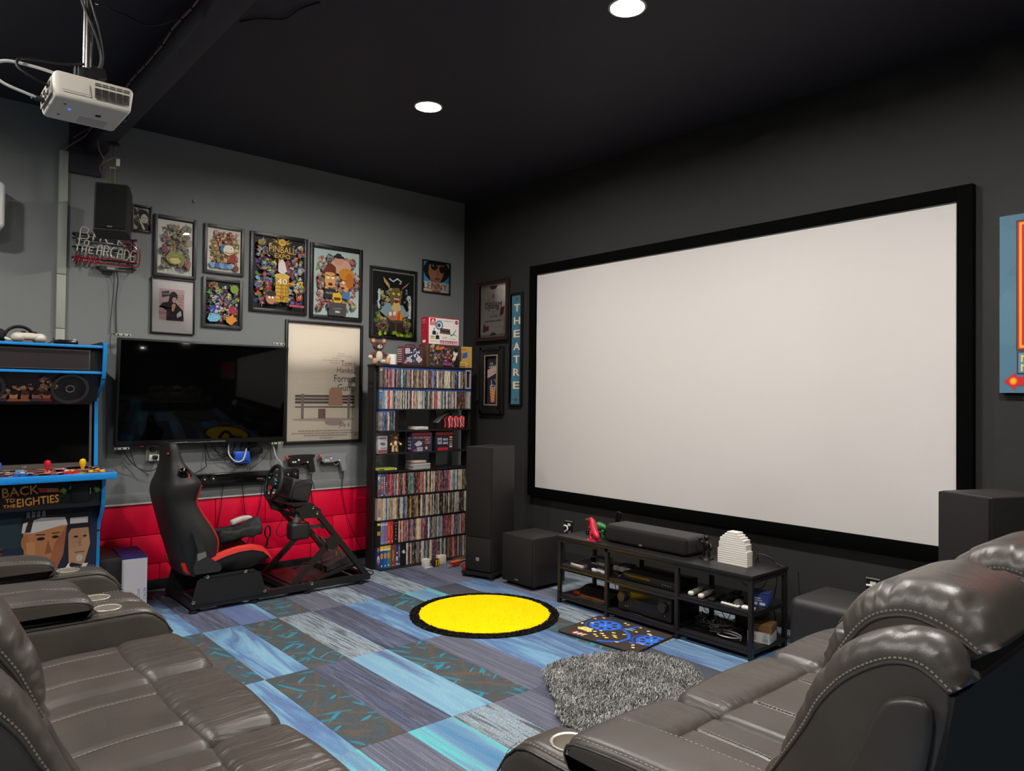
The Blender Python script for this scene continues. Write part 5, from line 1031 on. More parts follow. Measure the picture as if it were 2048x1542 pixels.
dino('toy_dinosaur', 'bright red upright toy dinosaur on the media stand', -.69, -2.45, '#c01838', -PI/2-.25, 'rex'); dino('toy_dinosaur', 'green long-necked toy dinosaur behind the red one', -.585, -2.40, '#1c6a34', -PI/2+.15, 'long')
t = on('media_player', 'small flat black set top puck near the left end of the stand', 'device', -.5, -2.3, ZT); mb = MB(); mb.rbox((0, 0, .014), (.12, .12, .026), .012, seg=3); mb.build('case', BLK_GLOSS, t); mb = MB(); mb.cyl((-.03, -.061, .012), (-.03, -.058, .012), .003, 8); mb.cyl((.02, -.061, .012), (.02, -.058, .012), .003, 8); mb.build('indicator', WHITE, t)
t = on('remote_handset', 'black cordless handset standing upright behind the red dinosaur', 'handset', -.45, -2.455, ZT, -PI/2); mb = MB(); mb.rbox((0, 0, .09), (.04, .026, .175), .012, (1, 1, 3), seg=3, rot=RX(math.radians(-8)) @ RY(math.radians(5))); mb.build('handset_body', BLK_GLOSS, t); mb = MB(); mb.rbox((0, 0, .012), (.07, .07, .024), .008); mb.build('cradle', BLK, t)
mb = MB(); [mb.box((dx, -.018, .05+.018*k), (.007, .003, .006)) for dx in (-.011, 0, .011) for k in range(4)]; mb.build('keys', DARK, t)
# dark statuette
t = on('dark_statuette', 'small dark metal figure on a base right of the centre speaker', 'statuette', -.57, -3.29, ZT); DM = mat('dark_pewter', '#35322f', .3, metal=.85)
mb = MB(); mb.lathe([(0, 0), (.045, 0), (.04, .012), (.03, .016), (0, .018)], n=14); mb.build('base', DM, t)
mb = MB(); mb.ball((0, 0, .085), (.026, .02, .034)); mb.tube([(-.012, 0, .065), (-.018, -.004, .04), (-.018, 0, .014)], .01, 8, 3); mb.tube([(.012, 0, .065), (.018, -.004, .04), (.018, 0, .014)], .01, 8, 3); mb.tube([(-.022, 0, .1), (-.042, -.004, .1), (-.046, -.004, .128)], .009, 8, 3); mb.tube([(.022, 0, .1), (.038, -.008, .08), (.034, -.014, .06)], .009, 8, 3); mb.ball((0, -.004, .13), (.016, .016, .018)); mb.build('body', DM, t, sharp=180)
# stepped white block ornament
t = on('block_ornament', 'white stepped toy-brick ornament on the right end of the stand', 'ornament', -.565, -3.485, ZT); WB = mat('white_brick', '#e3ddd4', .35)
wid = [.2]*7+[.184]*3+[.168]*2+[.136, .104, .072]
for k, wk in enumerate(wid): 
    mb = MB(); hh = .0132; mb.rbox((0, 0, hh*k+hh/2), (wk, .062, hh-.0004), .0008); mb.build('brick_row', WB, t)
t = on('coiled_lead', 'thin dark and pale leads behind the white ornament', 'cables', -.44, -3.61, ZT); 
for q, mm in ((0, CABLE), (.02, DARK)): mb = MB(); mb.tube([(-.06+q, 0, .003), (-.03, -.02, .045+q), (.02+q, 0, .05), (.06, .02, .02), (.08+q, .03, .004)], .003, 6, 4); mb.build('lead', mm, t)
# left bay, middle shelf: two little retro consoles with pads
NG = mat('console_grey', '#8f8882', .5); NL = mat('console_light', '#b5aea6', .5); PURP = mat('lilac_keys', '#6a6496', .5)
t = on('retro_console', 'small boxy grey game console at the back of the left bay', 'console', -.50, -2.36, ZM); mb = MB(); mb.rbox((0, 0, .03), (.13, .1, .04), .003); mb.build('upper_shell', NL, t); mb = MB(); mb.bx(-.062, .062, -.047, .047, 0, .014); mb.build('lower_shell', NG, t); mb = MB(); mb.bx(-.064, -.01, -.0512, -.049, .012, .046); mb.bx(.0, .005, -.0512, -.049, 0, .05); mb.build('cartridge_door', BLK, t)
t = on('game_pad', 'rectangular cream game pad lying in the left bay', 'game pad', -.69, -2.31, ZM, -PI/2-.1); mb = MB(); mb.rbox((0, 0, .009), (.122, .052, .018), .002); mb.build('pad_shell', mat('cream_plastic', '#c4bcae', .45), t); mb = MB(); mb.bx(-.055, .055, -.02, .018, .0175, .0188); mb.build('face_plate', BLK, t); mb = MB(); [mb.cyl((dx, -.008, .018), (dx, -.008, .022), .007, 10) for dx in (.026, .043)]; mb.build('red_button', mat('red_button', '#a81c24', .4), t); mb = MB(); mb.bx(-.046, -.026, -.004, .002, .018, .022); mb.bx(-.039, -.033, -.011, .009, .018, .022); mb.build('cross_key', DARK, t)
t = on('retro_console', 'small curved grey game console behind the second post', 'console', -.53, -2.615, ZM); mb = MB(); mb.rbox((0, 0, .018), (.15, .12, .035), .008, seg=2); mb.rbox((0, .01, .038), (.1, .08, .016), .006); mb.build('console_shell', NG, t); mb = MB(); mb.bx(-.05, -.03, -.045, -.03, .035, .041); mb.bx(.03, .05, -.045, -.03, .035, .041); mb.build('sliding_key', PURP, t)
t = on('game_pad', 'pale dog-bone shaped game pad lying in the left bay', 'game pad', -.695, -2.52, ZM, -PI/2); mb = MB(); mb.lathe([(0, 0), (.03, .001), (.032, .008), (.03, .016), (0, .018)], (-.042, 0, 0), 20); mb.lathe([(0, 0), (.03, .001), (.032, .008), (.03, .016), (0, .018)], (.042, 0, 0), 20); mb.rbox((0, .006, .008), (.09, .042, .0155), .004); mb.build('pad_shell', mat('pale_lilac_grey', '#c9c4c8', .4), t)
mb = MB(); mb.bx(-.053, -.031, -.004, .004, .017, .021); mb.bx(-.046, -.038, -.011, .011, .017, .021); mb.build('cross_key', DARK, t); mb = MB(); [mb.cyl((.042+.013*math.cos(q), .013*math.sin(q), .016), (.042+.013*math.cos(q), .013*math.sin(q), .021), .0055, 10) for q in (0, PI/2, PI, 3*PI/2)]; mb.build('round_key', PURP, t)
t = on('pale_lead', 'thin pale lead drooping behind the left bay of the stand', 'cables', -.345, -2.27, .1); mb = MB(); mb.tube([(0, .02, .36), (.01, -.02, .3), (.05, -.04, .24), (.09, -.06, .19)], .003, 6, 4); mb.tube([(.12, -.07, .15), (.14, -.08, .06), (.17, -.09, -.01)], .003, 6, 4); mb.build('lead', CABLE_W, t)
# left bay, bottom shelf: wood fronted console
t = on('wood_console', 'flat black console with an orange wood strip and red lights in the lower left bay', 'console', -.60, -2.42, ZL); mb = MB(); mb.prism([(-.09, 0), (.09, 0), (.09, .055), (.04, .055), (-.05, .03), (-.09, .03)], 'x', -.16, .16); c_ = mb.build('console_shell', BLK, t)
mb = MB(); mb.bx(-.09, .155, -.0925, -.0905, .006, .02); mb.build('wood_strip', mat('orange_wood', '#a85a20', .4, bump=(60, .05)), t); mb = MB(); mb.bx(-.16, -.095, -.0935, -.0905, .0, .036, .001); mb.build('red_panel', mat('deep_red', '#6a1410', .4), t)
for k in range(7): mb = MB(); mb.lathe([(0, 0), (.008, 0), (.008, .006), (0, .008)], (-.07+.036*k, .062, .055), 12); mb.build('orange_switch', mat('amber_switch', '#c8501c', .35), t)
for k in range(4): mb = MB(); mb.cyl((-.15+.015*k, -.0955, .02), (-.15+.015*k, -.093, .02), .0045, 10); mb.build('red_light', mat('red_lamp', '#d02818', .35), t)
t = on('cable_coil', 'loose black leads lying in the lower left bay', 'cables', -.715, -2.44, ZL); rng = random.Random(50)
for k in range(5): mb = MB(); mb.tube([(rng.uniform(-.12, .12), rng.uniform(-.03, .03), .004+.008*rng.random()*(j % 2)) for j in range(7)], .003, 6, 4); mb.build('lead', CABLE, t)
# middle bay
t = on('disc_player', 'slim black disc player on the middle shelf of the stand', 'disc player', -.57, -2.93, ZM2+.0); mb = MB(); mb.rbox((0, 0, .03), (.42, .25, .052), .003); mb.build('case', mat('player_black', '#161413', .55), t); mb = MB(); mb.bx(-.17, .02, -.127, -.124, .03, .044); mb.build('disc_tray', BLK_GLOSS, t)
mb = MB(); [mb.cyl((.12+.02*k, -.128, .028), (.12+.02*k, -.124, .028), .004, 10) for k in range(4)]; mb.build('front_key', GREY, t); a = Art(.035, .01, '#161413'); a.text('SONY', .5, .1, .7, '#b8b4ac', align='c', fit=.8); a.build('maker_badge', t, (-.18, -.1254, .036)); mb = MB(); [mb.cyl((sx*.17, sy*.09, 0), (sx*.17, sy*.09, .006), .012, 10) for sx in (-1, 1) for sy in (-1, 1)]; mb.build('foot', BLK, t)
t = on('spare_headset', 'small dark headset with silver tips beside the disc player', 'headset', -.70, -2.67, ZM2+.004); mb = MB(); mb.tube([(-.04, .0, .006), (-.02, -.01, .02), (.02, 0, .02), (.05, .01, .008)], .006, 8, 4); mb.ball((-.04, 0, .01), .012, 10, 8); mb.ball((.05, .01, .011), .013, 10, 8); mb.build('headset_body', BLK_GLOSS, t); mb = MB(); mb.ball((.03, -.012, .016), .005, 8, 6); mb.ball((-.03, -.01, .016), .004, 8, 6); mb.build('silver_tip', CHROME, t)
t = on('av_receiver', 'large black audio receiver in the middle bay of the stand', 'receiver', -.57, -2.92, ZL); mb = MB(); mb.rbox((0, 0, .088), (.435, .3, .158), .004); mb.build('case', mat('receiver_black', '#131211', .5), t)
mb = MB(); [mb.bx(-.19+.022*k, -.178+.022*k, -.1, .12, .1665, .1685) for k in range(17)]; mb.build('vent_slots', BLK, t)
for dx in (-.165, .165): mb = MB(); mb.cyl((dx, -.185, .1), (dx, -.149, .1), .03, 24, r1=.033); mb.build('volume_knob' if dx > 0 else 'input_knob', mat('knob_black', '#1c1b1b', .25), t)
mb = MB(); mb.bx(-.11, .11, -.1525, -.15, .095, .14); mb.build('display_window', BLK_GLOSS, t)
mb = MB(); [mb.cyl((-.1+.02*k, -.153, .078), (-.1+.02*k, -.149, .078), .004, 8) for k in range(10)]; mb.build('front_key', DARK, t)
mb = MB(); [mb.cyl((dx, -.156, dz), (dx, -.149, dz), .005, 10) for dx, dz in ((-.15, .04), (-.13, .04), (-.12, .11), (-.12, .12), (.17, .045), (.2, .13))]; mb.build('gold_socket', mat('gold_metal', '#c8a860', .25, metal=1.0), t)
a = Art(.05, .01, '#131211'); a.text('Pioneer', .5, .1, .8, '#a8906a', align='c', fit=.9); a.build('maker_badge', t, (-.185, -.1505, .15)); mb = MB(); [mb.cyl((sx*.17, sy*.11, 0), (sx*.17, sy*.11, .01), .02, 12) for sx in (-1, 1) for sy in (-1, 1)]; mb.build('foot', BLK, t)
t = on('lead_end', 'thin lead with a silver tip lying before the receiver', 'cables', -.73, -2.9, ZL); mb = MB(); mb.tube([(-.15, .0, .004), (-.05, -.006, .008), (.03, -.008, .006)], .003, 6, 4); mb.build('lead', CABLE, t); mb = MB(); mb.cyl((.03, -.008, .006), (.05, -.01, .006), .005, 8); mb.build('silver_tip', CHROME, t)
# right bay, middle shelf
for k, (X, Y, lab) in enumerate(((-.66, -3.27, 'white handheld controller lying leftmost in the right bay'), (-.665, -3.345, 'white handheld controller second from left in the right bay'))):
    t = on('white_remote', lab, 'controller', X, Y, ZM, -PI/2+PI/2+.15); mb = MB(); mb.rbox((0, 0, .015), (.14, .036, .028), .012, (2, 1, 1), seg=3); mb.build('remote_shell', mat('warm_white', '#cfc8b8', .35), t)
    mb = MB(); mb.rbox((.055, 0, .0155), (.09, .03, .026), .004); mb.build('key_area', NG, t); mb = MB(); [mb.cyl((.03+.012*q, dy, .028), (.03+.012*q, dy, .031), .003, 8) for q in range(5) for dy in (-.008, .006)]; mb.build('keys', DARK, t)
for k, (X, Y, r_) in enumerate(((-.65, -3.42, .1), (-.60, -3.49, -.1), (-.50, -3.44, .2))):
    t = on('black_remote', 'black television remote lying %s in the right bay' % ['in front of the others', 'rightmost', 'at the back'][k], 'remote control', X, Y, ZM+(.0 if k < 2 else 0), r_, 'black remotes in the right bay'); mb = MB(); mb.rbox((0, 0, .009), (.17, .044, .018), .005, seg=2); mb.build('remote_shell', BLK, t); mb = MB(); [mb.box((-.06+.016*i, -.012+.012*j, .0188), (.008, .007, .003)) for i in range(8) for j in range(3)]; mb.build('keys', DARK, t)
t = on('computer_mouse', 'pale grey computer mouse lying near the right post', 'mouse', -.66, -3.57, ZM, .4); mb = MB(); mb.ball((0, 0, .0), (.055, .032, .032), 16, 10, fn=lambda p: (p.x, p.y, max(0, p.z))); mb.build('mouse_shell', mat('mouse_grey', '#8b8784', .35), t)
t = on('slim_white_remote', 'slim white remote with dark keys lying at the front right', 'remote control', -.71, -3.55, ZM, -PI/2-.05); mb = MB(); mb.rbox((0, 0, .006), (.12, .03, .011), .004); mb.build('remote_shell', WHITE, t); mb = MB(); [mb.box((-.04+.02*i, 0, .0122), (.012, .015, .002)) for i in range(5)]; mb.build('keys', DARK, t)
t = on('white_puck', 'rounded white charger puck at the front right corner of the shelf', 'charger', -.71, -3.665, ZM); mb = MB(); mb.rbox((0, 0, .011), (.075, .04, .021), .009, seg=3); mb.build('puck_shell', WHITE, t)
a = Art(.1, .075, '#3a4a86'); a.rect(.1, .55, .5, .1, '#b8bcd0'); a.rect(.1, .38, .6, .08, '#98a0c0'); a.rect(.12, .08, .3, .2, '#c8c8d0'); a.rect(.55, .08, .32, .2, '#d8d8d8'); a.rect(0, .9, 1, .1, '#2a3870')
carton('blue_carton', 'small blue and white carton at the right end of the middle shelf', 'box', (-.50, -3.64, ZM), (.1, .09, .075), a, '#39498a', rz=math.radians(-78))
# right bay, bottom shelf
carton('brown_carton', 'brown cardboard carton standing at the back of the lower right bay', 'box', (-.395, -3.52, ZL), (.2, .06, .15), None, '#6a4a2c', rz=-PI/2)
a = Art(.13, .06, '#b9b5b0'); a.rect(.08, .2, .3, .5, '#8d8a88'); a.rect(.66, .15, .28, .3, '#9a9896'); a.rect(.66, .55, .2, .2, '#a8a5a2')
carton('white_carton', 'small white carton at the right end of the bottom shelf', 'box', (-.475, -3.64, ZL), (.13, .12, .06), a, '#b9b5b0', rz=math.radians(-80))
a = Art(.13, .04, '#7c5a34'); a.stroke([(.2, .3), (.4, .2), (.6, .25)], .004, '#3a2a1c'); carton('small_brown_carton', 'flat brown cardboard carton stacked on the white carton', 'box', (-.47, -3.635, ZL+.0605), (.135, .12, .045), a, '#7c5a34', rz=math.radians(-76))
t = on('cable_heap', 'heap of coiled black and grey cables in the lower right bay', 'cables', -.62, -3.41, ZL+.002); rng = random.Random(51)
for k in range(9):
    cx_, cy_, r_ = rng.uniform(-.13, .13), rng.uniform(-.05, .06), rng.uniform(.03, .07); mb = MB(); mb.tube([(cx_+r_*(1+.1*math.sin(q*2.3))*math.cos(q*.7), cy_+r_*.7*math.sin(q*.7), .006+.0035*q*rng.uniform(.6, 1.1)) for q in range(22)], .0035, 6, 2); mb.build('coiled_cable', CABLE if k % 4 else mat('grey_cable', '#5a5654', .4), t)
mb = MB(); mb.tube([(.1+.075*math.cos(q*.5), -.04+.045*math.sin(q*.5), .006+.0012*q) for q in range(20)], .004, 6, 2); mb.build('white_cable', CABLE_W, t)
for k in range(4): mb = MB(); mb.tube([(rng.uniform(-.15, .1), .08, .17), (rng.uniform(-.15, .1), .04, .12), (rng.uniform(-.15, .1), .02, .05), (rng.uniform(-.1, .1), 0, .02)], .0025, 6, 4); mb.build('hanging_lead', CABLE, t)
t = on('stand_leads', 'thin black leads hanging behind the right side of the media stand', 'cables', -.30, -3.45, .1); 
for k, pts in enumerate(([(-.2, .03, .37), (-.15, .03, .25), (-.05, .02, .19), (.05, .02, .2), (.1, .03, .3), (.12, .03, .36)], [(.14, .03, .36), (.15, .02, .25), (.13, .02, .12), (.16, .02, -.08)], [(.3, 0, .35), (.31, 0, .22), (.34, 0, .1), (.31, 0, -.03), (.3, .02, -.09)], [(.1, .1, -.09), (.25, .08, -.092), (.34, .1, -.09), (.4, .06, -.092), (.45, .1, -.09)])): mb = MB(); mb.tube(pts, .003, 6, 4); mb.build('lead', CABLE, t)
# tools and bits on the floor between the bookshelf and the tower speaker
t = thing('tape_measure', 'yellow and black tape measure on the carpet by the bookshelf', 'tape measure', (-.80, -.70, 0), .2); mb = MB(); mb.rbox((0, 0, .033), (.07, .045, .064), .012, seg=2); mb.build('case', BLK, t); mb = MB(); [mb.bx(x, x+.014, -.0235, .0235, .004, .06, .002) for x in (-.02, .008)]; mb.build('yellow_band', mat('tape_yellow', '#d2a81c', .4), t)
t = thing('white_carton_upright', 'white folded carton leaning by the tape measure', 'box', (-.875, -.66, 0), .15); mb = MB(); mb.bx(-.026, .026, -.025, .025, .0, .07, .001); mb.prism([(-.05, -.05), (.04, -.05), (.04, -.031), (-.05, -.031)], 'z', 0, .004); mb.build('carton', mat('off_white_card', '#cfc8c0', .5), t)
t = thing('white_carton_upright', 'cream folded carton standing behind the tape measure', 'box', (-.70, -.64, 0), -.1); mb = MB(); mb.bx(-.038, .038, -.025, .025, 0, .075, .001); mb.build('carton', mat('cream_card', '#cbbba8', .5), t)
t = thing('red_pliers', 'red handled pliers lying on the carpet before the tower speaker', 'pliers', (-.70, -.80, 0), .5); mb = MB(); mb.tube([(.08, .02, .012), (.03, .028, .014), (-.02, .01, .014)], .009, 8, 4); mb.tube([(.08, -.03, .012), (.03, -.03, .014), (-.02, -.005, .014)], .009, 8, 4); mb.build('handle', mat('tool_red', '#a81c1c', .4), t); mb = MB(); mb.prism([(-.02, .015), (-.02, -.015), (-.075, -.004), (-.075, .004)], 'z', .006, .02); mb.build('jaw', STEEL, t)
t = thing('red_clamp', 'red spring clamp on the carpet beside the pliers', 'clamp', (-.66, -.93, 0), 1.1); mb = MB(); mb.rbox((0, 0, .02), (.1, .035, .04), .012, seg=2); mb.build('clamp_body', mat('tool_red', '#a81c1c'), t); mb = MB(); mb.cyl((.05, 0, .02), (.1, 0, .014), .009, 8); mb.ball((.1, 0, .014), .013, 8, 6); mb.build('steel_end', STEEL, t)
t = thing('orange_driver', 'orange handled screwdriver lying behind the pliers', 'screwdriver', (-.66, -.73, .016), -.4); mb = MB(); mb.lathe([(0, 0), (.014, .004), (.016, .05), (.012, .09), (0, .095)], (0, 0, 0), 10, RY(math.radians(80))); mb.build('handle', mat('tool_orange', '#d0581c', .4), t); mb = MB(); mb.cyl((.09, 0, .016), (.17, 0, .03), .004, 8); mb.build('shaft', STEEL, t)
t = thing('tool_tray', 'brown folded strap lying under the tools', 'strap', (-.47, -.66, 0), .2); mb = MB(); mb.rbox((0, 0, .014), (.2, .09, .028), .008); mb.build('strap_body', mat('brown_web', '#5a3a2c', .8), t)
# ------------------------------------------------------------------ projector on its ceiling mount
t = thing('projector', 'white ceiling projector with a blue light on a metal pole', 'projector', (-3.83, -2.315, 2.687), 0)
PW = mat('projector_white', '#d6cfc2', .45); 
mb = MB(); mb.rbox((0, 0, .055), (.30, .33, .11), .022, (3, 3, 1), seg=3, fn=lambda x, y, z: (x*(1-.04*(z < 0)), y*(1-.06*(z < 0)), z)); body = mb.build('housing', PW, t)
mb = MB()
for j in range(5):
    for k in range(9):
        if k == 6: continue
        mb.bx(.0+.027*j, .023+.027*j, -.1662, -.162, .03+.0072*k, .0342+.0072*k)
mb.build('vent_slots', mat('vent_dark', '#3a3733', .7), t)
mb = MB(); mb.bx(-.12, -.02, -.1665, -.163, .0325, .0335); mb.bx(-.02, -.019, -.1665, -.163, .0325, .075); mb.build('panel_seam', GREY, t)
mb = MB(); mb.bx(-.1535, -.147, -.12, .12, .02, .09, .002); mb.build('port_panel', mat('port_grey', '#a39d92', .5), t)
mb = MB(); [mb.bx(-.158, -.152, y, y+.025, z, z+.018, .002) for y, z in ((-.11, .055), (-.07, .06), (-.03, .03), (.01, .055), (.05, .03), (.08, .06), (-.08, .028))]; mb.build('port', DARK, t)
mb = MB(); mb.lathe([(0, 0), (.05, 0), (.05, .02), (.042, .022), (.038, .012), (0, .01)], (.147, .06, .06), 24, RY(PI/2)); mb.build('lens', BLK_GLOSS, t)
mb = MB(); mb.cyl((-.07, -.03, -.0015), (-.07, -.03, .002), .006, 12); mb.build('status_light', mat('blue_led', '#2050ff', emit=('#2058ff', 3.0)), t)
mb = MB(); mb.bx(.03, .05, -.04, -.015, -.0015, .001); mb.bx(-.1, -.09, .06, .07, -.0015, .001); mb.bx(-.1, -.09, -.09, -.08, -.0015, .001); mb.build('screw_recess', BLK, t)
mb = MB(); mb.bx(-.02, .09, .03, .12, -.0012, .001); mb.build('rating_label', mat('label_pale', '#a8a6a8', .3), t)
mb = MB(); mb.cyl((0, 0, .2), (0, 0, .758), .02, 16); mb.cyl((0, 0, .748), (0, 0, .763), .06, 20); mb.build('mount_pole', mat('mount_steel', '#8c8a88', .3, metal=.9), t)
mb = MB(); mb.bx(-.04, .04, -.03, .03, .15, .2, .004); mb.bx(-.05, -.03, -.02, .02, .105, .2, .003); mb.prism([(.0, .15), (.07, .17), (.06, .21), (0, .2)], 'y', -.04, .04)
for a_ in range(4): mb.bar((0, 0, .13), (.1*math.cos(a_*PI/2+.6), .1*math.sin(a_*PI/2+.6), .113), .02, .006)
mb.build('mount_bracket', BLK_MET, t)
mb = MB(); [mb.cyl((sx*.022, -.012, z), (sx*.034, -.012, z), .006, 8) for sx in (-1, 1) for z in (.22, .5, .56, .6)]; mb.build('mount_bolt', CHROME, t)
mb = MB(); mb.tube([(-.155, -.07, .065), (-.2, -.08, .075), (-.26, -.07, .11), (-.24, -.03, .165), (-.1, -.02, .19), (-.02, -.04, .205)], .006, 8, 5); mb.build('power_lead', CABLE, t)
mb = MB(); mb.tube([(-.155, .02, .03), (-.22, .0, .035), (-.31, .0, .06), (-.34, 0, .11), (-.29, 0, .15), (-.17, -.01, .15), (-.1, 0, .145)], .0065, 8, 5); mb.build('video_lead', CABLE_W, t)
mb = MB(); mb.cyl((-.155, .02, .03), (-.2, .01, .032), .011, 10); mb.build('lead_plug', DARK, t)
mb = MB(); mb.tube([(.03, -.02, .19), (.05, -.01, .26), (.02, -.03, .36), (-.03, -.03, .48), (-.03, -.02, .6), (.0, -.03, .72)], .0055, 8, 5); mb.tube([(.04, -.02, .19), (.06, 0, .27), (.035, -.03, .38), (-.0, -.035, .5), (-.025, -.03, .62), (.01, -.03, .73)], .0045, 8, 5); mb.build('riser_lead', mat('grey_cable', '#5a5654', .4), t)
# leads crossing the ceiling and running along the beam
t = thing('ceiling_cable', 'thin dark cable looping across the black ceiling from the projector pole', 'cable', (-3.5, -2.4, 3.3)); mb = MB(); mb.tube([(-.31, .1, .1), (-.228, .33, .02), (-.12, .38, .02), (.0, .41, .02), (.08, .265, .02), (.15, .108, .03), (.25, .08, .147)], .004, 6, 5); mb.tube([(.416, .317, .147), (.475, .194, .14), (.574, .11, .14), (.59, -.036, .14), (.643, -.148, .147)], .004, 6, 5); mb.build('cable_run', mat('cable_sheen', '#1d1c1c', .3), t)
for k, (x, z, lab) in enumerate(((-3.408, 3.30, 'lower'), (-3.345, 3.40, 'upper'))):
    t = thing('speaker_wire', '%s brownish speaker wire tied along the left side of the roof beam' % lab, 'cable', (x, -2.0, z)); rng = random.Random(60+k)
    pts = [(rng.uniform(-.004, .002), y, rng.uniform(-.008, .008)) for y in np.arange(-2.6, 1.9, .16)]
    mb = MB(); mb.tube(pts+[(-.02, 1.93, -.02), (-.1, 1.96, -.09), (-.14, 1.975, -.13+.1*(1-k)*0)], .005, 6, 2); mb.build('wire_run', COPPER, t)
    mb = MB(); [mb.cyl((p[0], p[1]-.006, p[2]), (p[0], p[1]+.006, p[2]), .0075, 8) for p in pts[::1]]; mb.build('cable_tie', BLK, t)
t = thing('bracket_wire', 'short brown wire curving from the beam to the hanging speaker pole', 'cable', (-3.33, -.36, 3.19)); mb = MB(); mb.tube([(-.06, .03, .0), (-.055, .01, -.06), (-.03, 0, -.11), (.01, 0, -.13)], .004, 6, 5); mb.build('wire_run', COPPER, t)

# ------------------------------------------------------------------ arcade cabinet
ARC = thing('arcade_cabinet', 'black arcade cabinet with bright blue edges and joysticks at the left', 'arcade cabinet', (-3.80, 0, 0))
BLUE = mat('blue_edge_trim', '#1585d0', .35); ABLK = mat('arcade_black', '#0f0e0f', .45)
prof = [(-.12, 0), (-.12, 1.79), (-.72, 1.80), (-.75, 1.79), (-.73, 1.56), (-.60, 1.49), (-.53, 1.42), (-.55, 1.0), (-.72, .965), (-.90, .955), (-.79, .93), (-.775, .77), (-.67, .65), (-.65, .37), (-.65, 0)]
for s in (-1, 1):
    x = s*.39
    mb = MB(); mb.prism([(a_, b_) for a_, b_ in prof], 'x', x-.009, x+.009); mb.build('side_panel', ABLK, ARC)
    fr = [(-.2, 1.795), (-.70, 1.80), (-.752, 1.79), (-.752, 1.74), (-.732, 1.58), (-.70, 1.53), (-.61, 1.485), (-.545, 1.44), (-.533, 1.40), (-.555, 1.0)]
    mb = MB(); mb.loft([[(x+dx, y-dy*.004*(1 if abs(y) < .9 else 1), z+dz) for dx, dy, dz in ((-.0105, -1, 0), (.0105, -1, 0), (.0105, 2.2, .002), (-.0105, 2.2, .002))] for y, z in fr]); mb.build('edge_trim', BLUE, ARC)
    lo = [(-.79, .935), (-.777, .77), (-.74, .715), (-.678, .655), (-.657, .6), (-.652, 0)]
    mb = MB(); mb.loft([[(x+dx, y-dy*.004, z) for dx, dy in ((-.0105, -1), (.0105, -1), (.0105, 2.2), (-.0105, 2.2))] for y, z in lo]); mb.build('edge_trim', BLUE, ARC)
mb = MB(); mb.bx(-.385, .385, -.74, -.12, 1.758, 1.776); mb.build('top_panel', ABLK, ARC)
for z in (1.765, 1.602): mb = MB(); mb.bx(-.385, .385, -.752+.02*(z < 1.7), -.715+.02*(z < 1.7), z-.008, z+.009, .003); mb.build('shelf_edge_trim', BLUE, ARC)
mb = MB(); mb.bx(-.38, .38, -.70, -.69, 1.6, 1.76); mb.build('marquee_backing', ABLK, ARC)
mb = MB(); mb.bx(-.315, .315, -.722, -.70, 1.618, 1.745, .002); o = mb.build('marquee_frame', mat('warm_grey_frame', '#4a4542', .45), ARC); mb = MB(); mb.bx(-.307, .307, -.7235, -.721, 1.626, 1.738); mb.build('marquee_screen', mat('off_screen', '#2c2626', .35), o)
a = Art(.76, .185, '#14131c'); rng = random.Random(71); a.rect(.3, .4, .4, .6, '#2c3a6a'); a.ell(.47, .55, .14, .4, '#9aa4bc', 22); a.ell(.47, .55, .12, .34, '#b4bccc', 22)
creatures(a, 26, ['#7a4a34', '#a06a44', '#5a3a30', '#8a6a54', '#b88a6a', '#6a2a34'], rng, (.3, .08, .7, .6), .018, '#1a1214'); creatures(a, 14, ['#6a4a3a', '#a87a54', '#4a3a5a'], rng, (.58, .3, .7, .9), .016, '#1a1214')
for k in range(5): u = .33+.075*k; a.ell(u, .2, .028, .16, rng.choice(['#b07a54', '#9a6444', '#c08a60'])); a.ell(u, .32, .03, .09, rng.choice(['#2a1a14', '#4a2c1c', '#1a1414'])); a.ell(u, .02, .04, .1, rng.choice(['#7a2a2a', '#a85a3a', '#3a3a4a']))
sp = a.build('speaker_panel', ARC, (0, -.735+.025, 1.595), rx=0); sp.rotation_euler = (math.radians(0), 0, 0); sp.location = (0, -.600, 1.425); sp.rotation_euler = (math.radians(28), 0, 0)
nrm = Vector((0, -math.cos(math.radians(28)), -math.sin(math.radians(28)))); upv = Vector((0, -math.sin(math.radians(28)), math.cos(math.radians(28))))
mb = MB(); mb.prism([(-.598, 1.42), (-.69, 1.59), (-.66, 1.6), (-.56, 1.43)], 'x', -.38, .38); mb.build('speaker_board', ABLK, ARC)
for s in (-1, 1):
    c_ = Vector((s*.22, -.600, 1.425))+upv*.09+nrm*.002; q = nrm.to_track_quat('Z', 'Y').to_matrix()
    mb = MB(); mb.lathe([(.105, 0), (.105, .008), (.09, .012), (.08, .004), (.05, -.006+.008), (.03, .006), (0, .009)], c_, 28, q); sk = mb.build('loudspeaker', mat('cone_black', '#121112', .4), ARC); mb = MB(); mb.lathe([(.025, 0), (.025, .003), (.022, .004), (.02, .002)], c_+nrm*.008, 20, q, ring=True); mb.build('cone_ring', mat('ring_grey', '#8c8684', .4), ARC)
    mb = MB(); mb.lathe([(.105, .008), (.105, .0125), (.088, .0135), (.088, .01)], c_, 28, q, ring=True); mb.build('speaker_rim', mat('rim_grey', '#3a3736', .3), ARC)
# monitor
mb = MB(); mb.prism([(-.545, 1.418), (-.555, 1.0), (-.52, .99), (-.51, 1.418)], 'x', -.365, .365); mb.build('monitor_bezel', mat('warm_grey_frame', '#4a4542'), ARC)
mb = MB(); mb.prism([(-.5463, 1.40), (-.5562, 1.03), (-.553, 1.03), (-.543, 1.40)], 'x', -.35, .35); mb.build('monitor_screen', mat('tv_glass', '#030303'), ARC)
a = Art(.04, .012, '#4a4542'); a.text('LG', .5, .1, .8, '#c8c4bc', align='c', fit=.5); a.build('maker_badge', ARC, (0, -.5568, 1.008))
